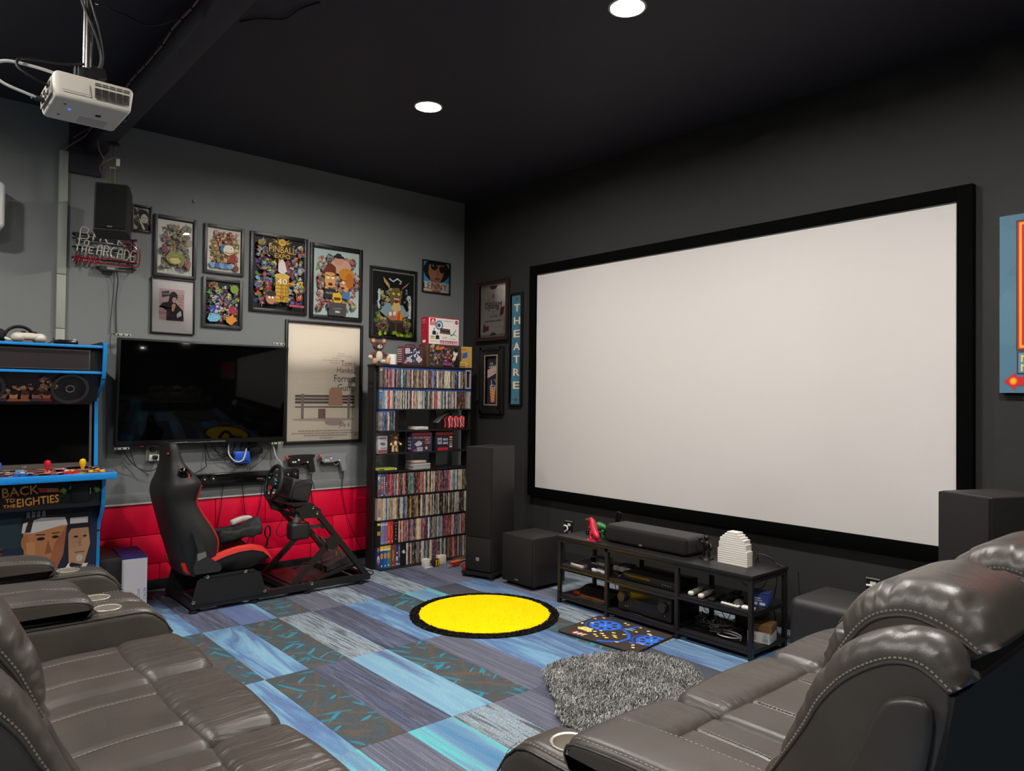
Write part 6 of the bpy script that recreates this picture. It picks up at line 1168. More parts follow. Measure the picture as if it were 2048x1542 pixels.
# control deck
mb = MB(); mb.bx(-.43, .43, -.925, -.545, .948, .985, .004); mb.build('control_deck', ABLK, ARC)
mb = MB(); mb.bx(-.432, .432, -.932, -.918, .947, .989, .004); mb.bx(-.433, -.423, -.92, -.55, .947, .988, .003); mb.bx(.423, .433, -.92, -.55, .947, .988, .003); mb.build('deck_edge_trim', BLUE, ARC)
a = Art(.85, .37, '#6a4a5a'); rng = random.Random(72); creatures(a, 60, ['#c8b8a8', '#a83a2c', '#d06a3a', '#4a5a8a', '#8a7a9a', '#c8a08a', '#3a2a34', '#d8d0c8'], rng, (.03, .03, .97, .97), .03, '#2a1a20')
for k in range(10): a.stroke([(rng.random(), rng.random()) for _ in range(2)], .012, rng.choice(['#e0d8d0', '#d8a04a', '#b83a3a']), True)
o = a.build('deck_print', ARC, (0, -.917, .9855)); o.rotation_euler = (-PI/2, 0, 0)
def btn(x, y, col):
    mb = MB(); mb.lathe([(.0165, 0), (.0165, .004), (.0125, .006), (.0125, .011), (.01, .0125), (0, .0125)], (x, y, .986), 14); mb.build('push_button', mat('btn_'+col, col, .3), ARC)
def stick(x, y, col):
    mb = MB(); mb.lathe([(.022, 0), (.022, .004), (.006, .006), (.006, .02), (.011, .03), (.0175, .052), (.019, .066), (.014, .08), (0, .085)], (x, y, .986), 16); mb.build('joystick', mat('btn_'+col, col, .3), ARC)
stick(.085, -.80, '#c01828'); stick(.27, -.80, '#e0b81c'); stick(-.16, -.80, '#2c5aa8'); stick(-.34, -.8, '#2c8a4a')
for i in range(3):
    btn(-.08+.035*i, -.86-.004*i, '#2458b0'); btn(-.08+.035*i, -.82, '#2458b0'); btn(.15+.037*i, -.85+.004*i, '#c01c2c'); btn(.16+.037*i, -.81, '#c01c2c')
for x, y, c in ((.31, -.82, '#e0b81c'), (.345, -.80, '#e0a01c'), (.375, -.82, '#e0b81c'), (.36, -.75, '#e0b81c'), (.33, -.74, '#2c8a4a'), (.37, -.71, '#b83a2c'), (.2, -.72, '#d8d4cc'), (.23, -.71, '#d8b01c'), (.1, -.70, '#d8d4cc'), (.135, -.69, '#b82430'), (-.03, -.72, '#c8c4c0'), (-.07, -.72, '#b8b4b0'), (-.1, -.7, '#d8d4cc')): btn(x, y, c)
mb = MB(); mb.lathe([(.03, 0), (.03, .006), (.024, .01), (.024, .02), (.02, .024), (0, .026)], (-.04, -.7, .986), 18); mb.build('trackball', mat('blue_glass', '#5a8ab0', .15), ARC)
# front panels
def front(w_, h_, bg): return Art(w_, h_, bg)
a = Art(.762, .165, '#131218'); rng = random.Random(73)
for k in range(60): a.ell(rng.random(), rng.random(), .0015, .006, '#5a5a6a', 6)
def slant(s, u, v, h_, fit):
    for du, dv, c in ((-.005, -.025, '#5a1414'), (0, -.012, '#b83a34'), (.001, .0, '#d8603c'), (.0015, .012, '#e89a3a'), (.002, .022, '#f0c050')): a.text(s, u+du, v+dv, h_*(1-.5*(dv > 0)*dv/.022*.3), c, fit=fit, rot=.06, shear=.0)
slant('BACK', .325, .5, .34, .235); a.poly([(.55, .78), (.69, .72), (.7, .58), (.57, .6)], '#d0503a'); [a.rect(.62+.016*k, .6, .009, .13, '#e8a07a') for k in range(5)]
slant('TO', .345, .3, .15, .06); slant('THE', .33, .12, .11, .08); slant('EIGHTIES', .42, .13, .3, .28)
for u, v in ((.73, .62), (.79, .72), (.97, .58)): a.blob(u, v, .02, '#5a8a2a', rng, 11, .4); a.blob(u, v, .012, '#a8c83a', rng, 9, .4)
a.build('coin_panel', ARC, (0, -.772, .775)); mb = MB(); mb.bx(-.38, .38, -.7715, -.6, .77, .945); mb.build('front_board', ABLK, ARC)
mb = MB(); mb.bx(.215, .305, -.779, -.772, .80, .92, .002); kp = mb.build('keypad_grille', mat('grille_black', '#0b0b0b', .5), ARC); mb = MB(); [mb.cyl((.228+.015*i, -.7805, .815+.019*j), (.228+.015*i, -.778, .815+.019*j), .003, 8) for i in range(5) for j in range(6)]; mb.build('grille_hole', DARK, kp); mb = MB(); mb.bx(.317, .321, -.776, -.772, .845, .885); mb.build('coin_slot', CHROME, ARC)
a = Art(.762, .76, '#1c2036'); rng = random.Random(74)
a.rect(0, .35, .5, .65, '#20283e'); a.rect(.25, .7, .3, .3, '#24363e')
a.blob(.36, .42, .13, '#b8b4d0', rng, 16, .35); a.blob(.42, .5, .07, '#b86a9a', rng, 14, .3); a.blob(.33, .36, .06, '#e0dcf0', rng, 12, .3)
for k in range(5): a.stroke([(.52-.03*k, .66-.02*k), (.45-.02*k, .55), (.47-.04*k, .47), (.36, .36-.03*k), (.28-.02*k, .32)], .005, '#e8e4f4', True)
creatures(a, 14, ['#7a3a30', '#a87a5a', '#3a4a34', '#8a5a44'], rng, (.05, .5, .33, .85), .03, '#1a1214'); a.poly([(.1, 0), (.14, .2), (.4, .3), (.55, .3), (.56, 0)], '#26406e')
a.vo = .115
a.poly([(.5, .28), (.48, .7), (.53, .86), (.72, .86), (.78, .74), (.76, .5), (.7, .34), (.6, .26)], '#b0744a'); a.poly([(.62, .26), (.7, .34), (.76, .5), (.78, .74), (.7, .6), (.66, .44)], '#94593a'); a.ell(.495, .62, .028, .06, '#a8683f'); a.poly([(.46, .76), (.5, .92), (.6, .99), (.74, .96), (.8, .8), (.72, .78), (.6, .8)], '#211814')
a.poly([(.468, .7), (.478, .775), (.6, .81), (.765, .80), (.785, .735), (.74, .735), (.55, .69)], '#c4c0bc'); a.ell(.6, .64, .03, .014, '#2a1a14', 10); a.ell(.7, .645, .025, .013, '#2a1a14', 10); a.stroke([(.565, .675), (.63, .672)], .007, '#2a1810'); a.stroke([(.675, .675), (.73, .678)], .007, '#2a1810'); a.poly([(.65, .63), (.68, .52), (.63, .51)], '#8c5435'); a.ell(.6, .64, .01, .012, '#0c0808', 8); a.ell(.7, .645, .009, .011, '#0c0808', 8); a.poly([(.5, .62), (.56, .62), (.57, .45), (.52, .4)], '#bd8458'); a.poly([(.56, .36), (.66, .3), (.72, .4), (.7, .36), (.64, .27)], '#7d4a2f'); a.poly([(.49, .7), (.52, .83), (.56, .86), (.53, .7)], '#2c2018'); a.stroke([(.6, .43), (.65, .445), (.7, .43)], .012, '#8a4034'); a.poly([(.42, 0), (.48, .26), (.62, .25), (.72, .3), (.8, 0)], '#2c2428')
a.poly([(.8, .36), (.79, .66), (.84, .76), (.93, .74), (.95, .56), (.91, .4)], '#a67c5c'); a.poly([(.79, .7), (.81, .84), (.93, .84), (.95, .7)], '#17151a'); a.rect(.8, .74, .13, .05, '#b8b4b0'); a.ell(.845, .63, .018, .009, '#2a1a14', 8); a.ell(.91, .63, .015, .009, '#2a1a14', 8); a.ell(.875, .45, .025, .03, '#a8a094'); a.stroke([(.84, .535), (.875, .525), (.91, .535)], .004, '#8a8278'); a.poly([(.875, .62), (.892, .55), (.862, .55)], '#8f684a'); a.stroke([(.84, .5), (.91, .5)], .007, '#6a3a2c')
a.poly([(.72, .0), (.74, .34), (.82, .42), (.98, .36), (1, 0)], '#17161c'); a.poly([(.75, .34), (.8, .42), (.84, .26)], '#d0ccc8'); a.poly([(.94, .4), (.9, .4), (.86, .27)], '#d0ccc8'); a.blob(.7, .1, .035, '#7aa83a', rng, 14, .3); a.blob(.72, .1, .02, '#3a6a8a', rng, 10, .3)
a.vo = 0
for k in range(4): a.rect(.5+.035*k, .935, .022, .045, '#8a8d94')
o = a.build('kick_panel', ARC, (0, -.653, .008)); o.rotation_euler = (math.radians(2.4), 0, 0); mb = MB(); mb.prism([(-.6522, 0), (-.684, .775), (-.64, .775), (-.62, 0)], 'x', -.38, .38); mb.build('front_board', ABLK, ARC)
mb = MB(); mb.bx(-.38, .38, -.13, -.12, 0, 1.78); mb.build('back_panel', ABLK, ARC)
mb = MB(); mb.cyl((.335, -.672, .74), (.335, -.66, .74), .012, 12); mb.build('coin_lock', DARK, ARC)
# things on top of the cabinet
t = thing('game_pad', 'white rounded game controller lying on top of the arcade cabinet', 'game pad', (-3.80, -.60, 1.787), .2); W2 = mat('warm_white', '#cfc8b8'); mb = MB(); mb.rbox((0, 0, .03), (.12, .06, .045), .02, (2, 1, 1), seg=3); [mb.ball((s*.06, -.01, .022), (.036, .045, .03), 14, 9) for s in (-1, 1)]; mb.build('pad_shell', W2, t, sharp=180); mb = MB(); [mb.cyl((s*.03, -.01, .05), (s*.03, -.01, .062), .012, 12) for s in (-1, 1)]; mb.build('thumb_stick', DARK, t)
t = thing('headset', 'black headset lying behind the white controller on the arcade cabinet', 'headset', (-3.82, -.40, 1.777)); mb = MB(); mb.tube([(.08*math.cos(q), .02, .04+.075*math.sin(q)) for q in np.linspace(-.2, PI+.2, 12)], .01, 8, 2); mb.build('headband', BLK, t); mb = MB(); [mb.lathe([(0, 0), (.036, 0), (.038, .014), (.03, .024), (0, .024)], (s*.08, .0, .04), 16, RY(s*PI/2)) for s in (-1, 1)]; mb.build('ear_cup', BLK, t); mb = MB(); mb.tube([(.09, -.05, .01), (.13, -.07, .006), (.17, -.09, .03), (.165, -.11, .045)], .003, 6, 4); mb.build('lead', CABLE, t)
t = thing('black_clip_pad', 'black glossy gadget lying at the right on the arcade cabinet', 'gadget', (-3.60, -.60, 1.777), .3); mb = MB(); mb.rbox((0, 0, .016), (.13, .06, .03), .013, (2, 1, 1), seg=3); mb.build('gadget_body', BLK_GLOSS, t); mb = MB(); mb.ball((.04, -.02, .032), .006, 8, 6); mb.ball((.05, -.015, .032), .005, 8, 6); mb.build('white_stud', WHITE, t)
t = thing('black_goggles', 'dark headset with white rims at the left edge on the arcade cabinet', 'headset', (-3.97, -.50, 1.777), 0); mb = MB(); mb.rbox((0, 0, .045), (.13, .1, .085), .035, seg=3); mb.build('goggle_body', BLK, t); mb = MB(); mb.tube([(.06, -.03, .03), (.075, -.06, .02), (.1, -.05, .012)], .008, 8, 4); mb.build('white_rim', WHITE, t)

# white and blue carton and dark cabinet beside the recliner
a = Art(.155, .375, '#d2cdd0'); a.text('RETRO', .8, .36, .05, '#2c3a7a', rot=-PI/2, fit=.48); a.text('SHOOTER', .57, .36, .05, '#2c3a7a', rot=-PI/2, fit=.6)
t = thing('shooter_carton', 'tall white carton with a blue top beside the grey recliner', 'box', (-3.155, -.52, 0), math.radians(-4)); mb = MB(); mb.bx(-.078, .078, -.0, .38, 0, .355, .001); mb.build('carton', mat('carton_white', '#cfcacb', .45), t); mb = MB(); mb.bx(-.0785, .0785, -.0005, .3805, .355, .37, .001); mb.build('blue_lid', mat('carton_blue', '#2a2c7a', .45), t)
a2 = Art(.155, .345, '#d2cdd0'); a2.text('RETRO', .86, .42, .05, '#2c3a7a', rot=-PI/2, fit=.5); a2.text('SHOOTER', .62, .42, .05, '#2c3a7a', rot=-PI/2, fit=.62); a2.build('front_print', t, (0, -.0008, .005))
a3 = Art(.15, .37, '#2e3080'); a3.text('iii', .35, .5, .04, '#c8c8d8', fit=.14, rot=.2); o = a3.build('lid_print', t, (0, .004, .3705)); o.rotation_euler = (-PI/2, 0, 0)
t = thing('dark_side_cabinet', 'low black cabinet by the red wall behind the white carton', 'cabinet', (-3.312, -.30, 0), 0); mb = MB(); mb.rbox((0, 0, .19), (.14, .5, .38), .004); mb.build('cabinet_body', mat('dark_brown_black', '#191414', .5), t); mb = MB(); mb.bx(-.07, .07, -.256, -.25, .03, .36, .002); mb.build('door', BLK, t)
# ------------------------------------------------------------------ racing seat and wheel stand
RIG = thing('racing_simulator', 'black and red racing seat with steering wheel stand before the red wall', 'racing simulator', (-2.2, -.53, 0))
RB = BLK_MET; SEATF = mat('seat_leatherette', '#232120', .55, bump=(180, .1), spec=.4); SEATR = mat('seat_red', '#c4241c', .5); SIDEB = mat('seat_side', '#191818', .6)
def rp(name, mb, m, parent=RIG, sharp=38, label=None): return mb.build(name, m, parent, world=True, sharp=sharp, label=label)
for y in (-.81, -.26): 
    mb = MB(); mb.bar((-2.88, y, .05), (-1.52, y, .05), .04, .045); rp('base_rail', mb, RB)
for x in (-2.86, -2.40, -2.17, -1.55): mb = MB(); mb.bar((x, -.79, .05), (x, -.28, .05), .04, .04); rp('cross_rail', mb, RB)
for x in (-2.86, -2.45, -2.05, -1.6):
    for y in (-.81, -.26): mb = MB(); mb.lathe([(.03, 0), (.03, .012), (.015, .016), (.015, .03), (0, .03)], (x, y, 0), 14); rp('rubber_foot', mb, BLK)
for y in (-.835, -.27):
    mb = MB(); mb.prism([(-2.885, .055), (-2.845, .215), (-2.82, .23), (-2.44, .23), (-2.41, .215), (-2.365, .055)], 'y', y, y+.006); rp('side_plate', mb, RB)
    mb = MB(); mb.bx(-2.80, -2.45, y-.002 if y < -.5 else y, y+.03, .222, .24, .002); rp('slider_rail', mb, BLK)
mb = MB()
for x, z in ((-2.87, .075), (-2.38, .075), (-2.78, .235), (-2.52, .235), (-2.02, .07)): mb.lathe([(.012, 0), (.012, .004), (.006, .007), (0, .007)], (x, -.836, z), 10, RX(PI/2))
rp('bolt', mb, CHROME)
mb = MB(); mb.tube([(-2.04, -.84, .085), (-2.045, -.85, .1)], .004, 6); rp('lever_pin', mb, CHROME)
# seat cushion
def ringx(x, zt, zb, w_, dip, n=14):
    pts = []
    for k in range(n):
        a_ = k/(n-1); y = -.55+w_*(2*a_-1); e = abs(2*a_-1)
        z = zt-dip*(1-min(1, e*1.25)**2) if e < .8 else zt-(e-.8)*.12
        pts.append((x, y, z))
    return pts+[(x, -.55+w_, (zt+zb)/2), (x, -.55+w_*.85, zb), (x, -.55, zb-.005), (x, -.55-w_*.85, zb), (x, -.55-w_, (zt+zb)/2)]
st = [(-2.80, .33, .245), (-2.74, .355, .24), (-2.64, .388, .238), (-2.55, .405, .238), (-2.46, .408, .24), (-2.38, .385, .26), (-2.335, .345, .285), (-2.318, .318, .3)]
mb = MB(); mb.loft([ringx(x, a_, b_, .245-.03*(i == len(st)-1), .045) for i, (x, a_, b_) in enumerate(st)]); cush = rp('seat_cushion', mb, SEATF, sharp=60)
for s in (-1, 1):
    mb = MB(); mb.loft([[(x, -.55+s*(.247+.004-(.03 if i == len(st)-1 else 0)), a_-.035), (x, -.55+s*(.247-.002-(.03 if i == len(st)-1 else 0)), a_-.012), (x, -.55+s*(.22-(.03 if i == len(st)-1 else 0)), a_+.003), (x, -.55+s*(.215-(.03 if i == len(st)-1 else 0)), a_-.01)] for i, (x, a_, b_) in enumerate(st[1:])]); mb.build('red_bolster_stripe', SEATR, cush, world=True)
# seat back
SB = [(.24, -2.89, -2.72, .225), (.30, -2.905, -2.70, .24), (.38, -2.925, -2.695, .25), (.47, -2.952, -2.695, .255), (.57, -2.98, -2.743, .25), (.66, -3.005, -2.80, .24), (.74, -3.025, -2.835, .235), (.80, -3.033, -2.828, .25), (.855, -3.02, -2.812, .262), (.89, -3.006, -2.818, .25), (.945, -2.998, -2.855, .195), (1.0, -2.992, -2.895, .155), (1.06, -2.992, -2.915, .14), (1.11, -2.992, -2.93, .13), (1.14, -2.985, -2.94, .11)]
def ringz(z, xr, xf, w_):
    d = xf-xr; out = []
    for fy, fx in ((-.8, .02), (-.4, -.03), (0, -.04), (.4, -.03), (.8, .02), (.97, .25), (1, .6), (.94, .95), (.84, 1.0), (.7, .9), (.52, .55), (0, .48), (-.52, .55), (-.7, .9), (-.84, 1.0), (-.94, .95), (-1, .6), (-.97, .25)):
        out.append((xr+fx*d, -.55+fy*w_, z))
    return out
rings = [ringz(*q) for q in SB]
def cat_rings(R, k=3):
    cols = [catmull([Vector(r[i]) for r in R], k) for i in range(len(R[0]))]; return [[c[j] for c in cols] for j in range(len(cols[0]))]
mb = MB(); mb.loft(cat_rings(rings)); back = rp('seat_back', mb, SEATF, sharp=60)
for s in (-1, 1):
    mb = MB(); mb.tube([(xf+.004, -.55+s*.84*w_, z) for z, xr, xf, w_ in SB[1:9]], .007, 6, 4); mb.build('red_piping', SEATR, back, world=True)
    mb = MB(); mb.loft([[(xr+.28*(xf-xr)+.3*(xf-xr)*q[0], -.55+s*(w_*.985+.004), z) if False else (xr+(.35+.3*q[0])*(xf-xr), -.55+s*(w_*q[2]+.003), z+q[1]) for q in ((0, 0, .99), (.9, .0, 1.0))] for z, xr, xf, w_ in SB[9:12]], cap=False) if False else mb.ball((-2.915, -.55+s*.212, .915), (.043, .018, .066), 14, 10, RY(math.radians(-20))); mb.build('harness_opening', BLK_GLOSS, back, world=True)
    mb = MB(); mb.tube([(-2.9+.0, -.55+s*.231, .88), (-2.893, -.55+s*.226, .91), (-2.895, -.55+s*.221, .935)], .006, 6, 3); mb.build('red_trim', SEATR, back, world=True)
    mb = MB(); mb.prism([(-2.885, .545), (-2.86, .565), (-2.83, .55), (-2.80, .42), (-2.79, .38), (-2.70, .315), (-2.685, .285), (-2.70, .262), (-2.86, .262), (-2.872, .3), (-2.845, .42)], 'y', -.55+s*.262, -.55+s*.29); rp('recline_bracket', mb, mat('bracket_plastic', '#262524', .45))
    mb = MB(); mb.prism([(-2.852, .40), (-2.795, .41), (-2.79, .375), (-2.848, .352)], 'y', -.55+s*.291, -.55+s*.293); rp('bracket_band', mb, mat('bracket_grey', '#6a6866', .5))
    mb = MB(); mb.loft([[(x, -.55+s*(.2+dy), z) for dy in (0, .045)] for x, z in ((-2.905, .36), (-2.88, .3), (-2.85, .25), (-2.83, .235))], cap=False) if False else mb.tube([(-2.91, -.55+s*.19, .33), (-2.885, -.55+s*.19, .27), (-2.83, -.55+s*.19, .24)], .016, 8, 3); rp('red_lower_edge', mb, SEATR)
mb = MB(); mb.box((-2.998, -.66, 1.07), (.006, .03, .012), rot=RY(.1)); mb.build('red_badge', SEATR, back, world=True)
mb = MB(); mb.bx(-2.78, -2.48, -.74, -.36, .225, .24); rp('seat_pan', mb, BLK)
# wheel stand
for y in (-.79, -.28):
    mb = MB(); mb.bar((-1.53, y, .05), (-1.99, y, .62), .04, .04, (0, 1, 0)); rp('upright_tube', mb, RB)
    mb = MB(); mb.bar((-2.17, y, .05), (-1.86, y, .345), .035, .035, (0, 1, 0)); rp('brace_tube', mb, RB)
    mb = MB(); mb.lathe([(0, 0), (.055, 0), (.055, .008), (0, .008)], (-1.845, y+(-.03 if y < -.5 else .022), .355), 20, RX(PI/2)); rp('pivot_plate', mb, RB)
    mb = MB(); mb.prism([(-1.96, .55), (-2.10, .56), (-2.13, .63), (-2.03, .67), (-1.94, .61)], 'y', y-.024, y-.018) if y < -.5 else mb.prism([(-1.96, .55), (-2.10, .56), (-2.13, .63), (-2.03, .67), (-1.94, .61)], 'y', y+.018, y+.024); rp('deck_bracket', mb, RB)
mb = MB(); [mb.lathe([(.011, 0), (.011, .004), (0, .006)], (x, -.818, z), 10, RX(PI/2)) for x, z in ((-2.01, .635), (-1.975, .59), (-1.87, .335), (-1.84, .37))]; rp('bolt', mb, CHROME)
mb = MB(); mb.prism([(-2.14, .645), (-1.97, .64), (-1.97, .652), (-2.14, .657)], 'y', -.76, -.30); mb.bar((-1.99, -.79, .6), (-1.99, -.28, .6), .03, .03); rp('wheel_deck', mb, RB)
mb = MB(); mb.bar((-2.2, -.5, .62), (-1.98, -.5, .52), .03, .03); rp('deck_arm', mb, RB); mb = MB(); mb.bar((-2.13, -.31, .66), (-1.86, -.31, .35), .03, .03); rp('deck_arm', mb, RB)
mb = MB(); mb.rbox((-2.02, -.53, .742), (.17, .22, .165), .02, seg=2, rot=RY(math.radians(14))); mb.rbox((-2.02, -.53, .70), (.14, .14, .09), .01, rot=RY(math.radians(14))); rp('wheel_base', mb, mat('wheel_base_plastic', '#2b2a2a', .45))
mb = MB(); mb.tube([(-2.1, -.64, .66), (-2.08, -.66, .8), (-1.95, -.655, .82), (-1.92, -.65, .74)], .003, 6, 4); mb.tube([(-2.1, -.6, .65), (-2.16, -.6, .52), (-2.2, -.6, .44), (-2.15, -.6, .4), (-2.08, -.62, .47), (-2.06, -.62, .62)], .003, 6, 4); rp('wheel_lead', mb, CABLE)
WR = RY(math.radians(-75)); wc = Vector((-2.195, -.53, .805))
mb = MB(); mb.tube([wc+WR @ Vector((.128*math.cos(q), .128*math.sin(q), 0)) for q in np.linspace(0, 2*PI, 40, endpoint=False)], .0165, 10, closed=True); wh = rp('steering_wheel', mb, mat('wheel_rubber', '#191818', .6, bump=(300, .1)), sharp=180)
mb = MB()
for q in (PI*.5, -PI*.5, PI): mb.bar(wc, wc+WR @ Vector((.12*math.cos(q), .12*math.sin(q), 0)), .03, .008, tuple(WR @ Vector((0, 0, 1))))
mb.build('spoke', mat('dark_alloy', '#3a3a3c', .35, metal=.7), wh, world=True)
mb = MB(); mb.lathe([(.045, -.04), (.045, .012), (.04, .016), (0, .016)], wc, 20, WR); mb.build('hub', DARK, wh, world=True)
def dots(name, L_, m, r): 
    mb = MB(); [mb.cyl(wc+WR @ Vector((u, v, .014)), wc+WR @ Vector((u, v, .021)), r, 10) for u, v in L_]; mb.build(name, m, wh, world=True)
dots('blue_button', ((.02, -.07), (-.005, -.075), (.03, -.05), (.03, .06)), mat('pale_blue_button', '#6ab0d8', .3), .0065); dots('red_dial', ((-.045, 0), ), mat('dial_red', '#c02018', .35), .02); dots('chrome_cap', ((.06, .05), (-.05, .06)), CHROME, .007)
# shifter
mb = MB(); mb.rbox((-2.09, -.80+.06, .46), (.15, .11, .13), .025, seg=2); rp('shifter_box', mb, mat('shifter_plastic', '#1f1e1e', .45)); mb = MB(); mb.lathe([(.035, 0), (.03, .02), (.012, .045), (.008, .07)], (-2.1, -.74, .525), 14); rp('shifter_boot', mb, mat('boot_grey', '#4a4846', .5)); mb = MB(); mb.cyl((-2.1, -.74, .55), (-2.095, -.745, .59), .005, 8); mb.ball((-2.095, -.745, .607), .025, 14, 9); rp('shifter_knob', mb, BLK)
mb = MB(); mb.bar((-2.04, -.74, .47), (-1.90, -.76, .485), .05, .018); mb.cyl((-1.9, -.79, .475), (-1.9, -.73, .475), .015, 10); rp('shifter_arm', mb, mat('arm_grey', '#3c3a39', .45)); mb = MB(); mb.bx(-2.09, -2.06, -.79, -.77, .523, .53); rp('red_switch', mb, SEATR)
# pedals
mb = MB(); mb.prism([(-1.92, .06), (-1.90, .075), (-1.56, .155), (-1.53, .14)], 'y', -.74, -.32); rp('pedal_plate', mb, mat('pedal_deck', '#242322', .45))
mb = MB(); mb.prism([(-1.82, .1), (-1.6, .15), (-1.56, .19), (-1.62, .21), (-1.82, .14)], 'y', -.68, -.38); rp('pedal_box', mb, mat('pedal_box_grey', '#2f2e2d', .45))
for y in (-.64, -.53, -.43): mb = MB(); mb.bar((-1.66, y, .2), (-1.78, y, .33), .022, .01, (0, 1, 0)); mb.rbox((-1.785, y, .32), (.012, .05, .085), .004, rot=RY(math.radians(-38))); rp('pedal', mb, mat('pedal_metal', '#8c8882', .3, metal=.9))
mb = MB(); mb.bx(-2.16, -1.95, -.78, -.30, .072, .08); rp('foot_plate', mb, mat('foot_plate_brown', '#241a1a', .4))
mb = MB(); [mb.tube(p, .0035, 6, 4) for p in ([(-1.85, -.6, .33), (-1.84, -.62, .22), (-1.83, -.64, .1), (-1.8, -.7, .1)], [(-1.75, -.55, .2), (-1.7, -.5, .3), (-1.74, -.45, .22)], [(-1.9, -.6, .16), (-1.98, -.55, .13), (-1.93, -.5, .15), (-1.85, -.55, .16)])]; rp('pedal_lead', mb, CABLE)
mb = MB(); mb.tube([(-1.70, -.6, .2), (-1.69, -.6, .26), (-1.705, -.6, .31)], .004, 6, 3); rp('yellow_lead', mb, mat('yellow_wire', '#b8a02c', .4))
mb = MB(); [mb.tube([(-2.2+.022*math.cos(q+k), -.45+.012*k*.3, .42+.045*math.sin(q+k)) for q in np.linspace(0, 6, 14)], .004, 6, 2) for k in range(4)]; mb.tube([(-2.2, -.45, .37), (-2.22, -.45, .3), (-2.28, -.47, .27)], .009, 8, 4); rp('tied_cable', mb, CABLE)
mb = MB(); mb.tube([(-1.6, -.82, .012), (-1.5, -.7, .005), (-1.38, -.62, .005), (-1.33, -.52, .005), (-1.42, -.4, .005)], .004, 6, 5); rp('floor_lead', mb, CABLE)
# jacket thrown on the seat
def crumple(x, y, z):
    v = noise.noise_vector(Vector((x*10, y*10, z*10+4)))*.026; f_ = abs(noise.noise(Vector((x*14, y*22, z*14+9))))*.03; v.z -= f_
    return (x+v.x, y+v.y, z+v.z+.075*max(0, (x+.02)/.17)*math.exp(-((y)/.12)**2))
t = thing('jacket', 'black jacket with a white lining crumpled on the racing seat', 'jacket', (-2.47, -.52, .42)); mb = MB(); mb.rbox((0, 0, .04), (.32, .24, .07), .025, (30, 24, 4), seg=3, fn=crumple); mb.build('jacket_body', mat('jacket_cloth', '#1b1b1c', .7, bump=(60, .3)), t, sharp=180)
mb = MB(); mb.rbox((.06, .07, .1), (.17, .06, .035), .012, (12, 4, 2), seg=2, fn=lambda x, y, z: (x, y+.02*math.sin(x*20), z+.02*math.cos(x*14)+.1*x)); mb.build('white_lining', mat('lining_white', '#b9b4ae', .8), t, sharp=180)
# ------------------------------------------------------------------ rugs and mat
def pile(name, pts, cols, length, lean, width, parent, m, seed, bend=.5, tip=(1, 1)):
    """a pile of tapered tufts standing on the given points (numpy), one joined mesh"""
    r = np.random.default_rng(seed); n = len(pts); ang = r.uniform(0, 2*PI, n); ln = length*r.uniform(.65, 1.2, n); 
    d = np.stack([np.cos(ang), np.sin(ang)], 1)*(lean[2]*r.uniform(.2, 1, n))[:, None]+np.array(lean[:2])
    side = np.stack([-np.sin(ang+.8), np.cos(ang+.8)], 1)*width/2
    V = np.zeros((n, 5, 3)); base = pts
    V[:, 0, :2] = base-side; V[:, 1, :2] = base+side; mid = base+d*ln[:, None]*.35; V[:, 2, :2] = mid+side*.8; V[:, 3, :2] = mid-side*.8
    V[:, 2, 2] = V[:, 3, 2] = ln*.62; V[:, 4, :2] = base+d*ln[:, None]; V[:, 4, 2] = ln*(1-bend*np.minimum(1, np.hypot(d[:, 0], d[:, 1])))
    me = bpy.data.meshes.new(name); idx = np.arange(n)*5
    F = [f for i in idx.tolist() for f in ((i, i+1, i+2, i+3), (i+3, i+2, i+4))]
    me.from_pydata(V.reshape(-1, 3).tolist(), [], F); at = me.attributes.new('Col', 'FLOAT_COLOR', 'FACE')
    at.data.foreach_set('color', (np.repeat(np.concatenate([cols, np.ones((n, 1))], 1), 2, axis=0)*np.tile(np.array([[tip[0]]*3+[1], [tip[1]]*3+[1]]), (n, 1))).astype(np.float32).ravel()); me.materials.append(m)
    return stuff(link(name, me, parent))
PILE = mat('rug_pile', rough=.85, attr='Col', spec=.15)
# round yellow rug with black border
t = thing('yellow_rug', 'shaggy bright yellow rug with a thick black border on the carpet', 'rug', (-1.355, -2.065, .004))
RR = .5
mb = MB(); mb.lathe([(0, 0), (RR, 0), (RR, .008), (0, .009)], n=72); mb.build('backing', mat('rug_backing', '#121110', .95), t); mb = MB(); mb.lathe([(0, .008), (RR-.06, .008), (RR-.06, .0125), (0, .0125)], n=72); mb.build('yellow_field', mat('rug_yellow', '#ffd400', .9, spec=.1, bump=(120, .5)), t)
r = np.random.default_rng(1); N_ = 30000; rad = RR*np.sqrt(r.random(N_)); th = r.uniform(0, 2*PI, N_); P_ = np.stack([rad*np.cos(th), rad*np.sin(th)], 1)
edge = RR-.06+.005*np.sin(th*23)+.004*np.sin(th*57)
yel = np.array(lin('#ffd900')); blk_ = np.array(lin('#171410')); cols = np.where((rad < edge)[:, None], yel, blk_)*r.uniform(.93, 1.05, N_)[:, None]
pile('pile', P_, cols, .0155, (.15, .1, .8), .016, t, PILE, 2)
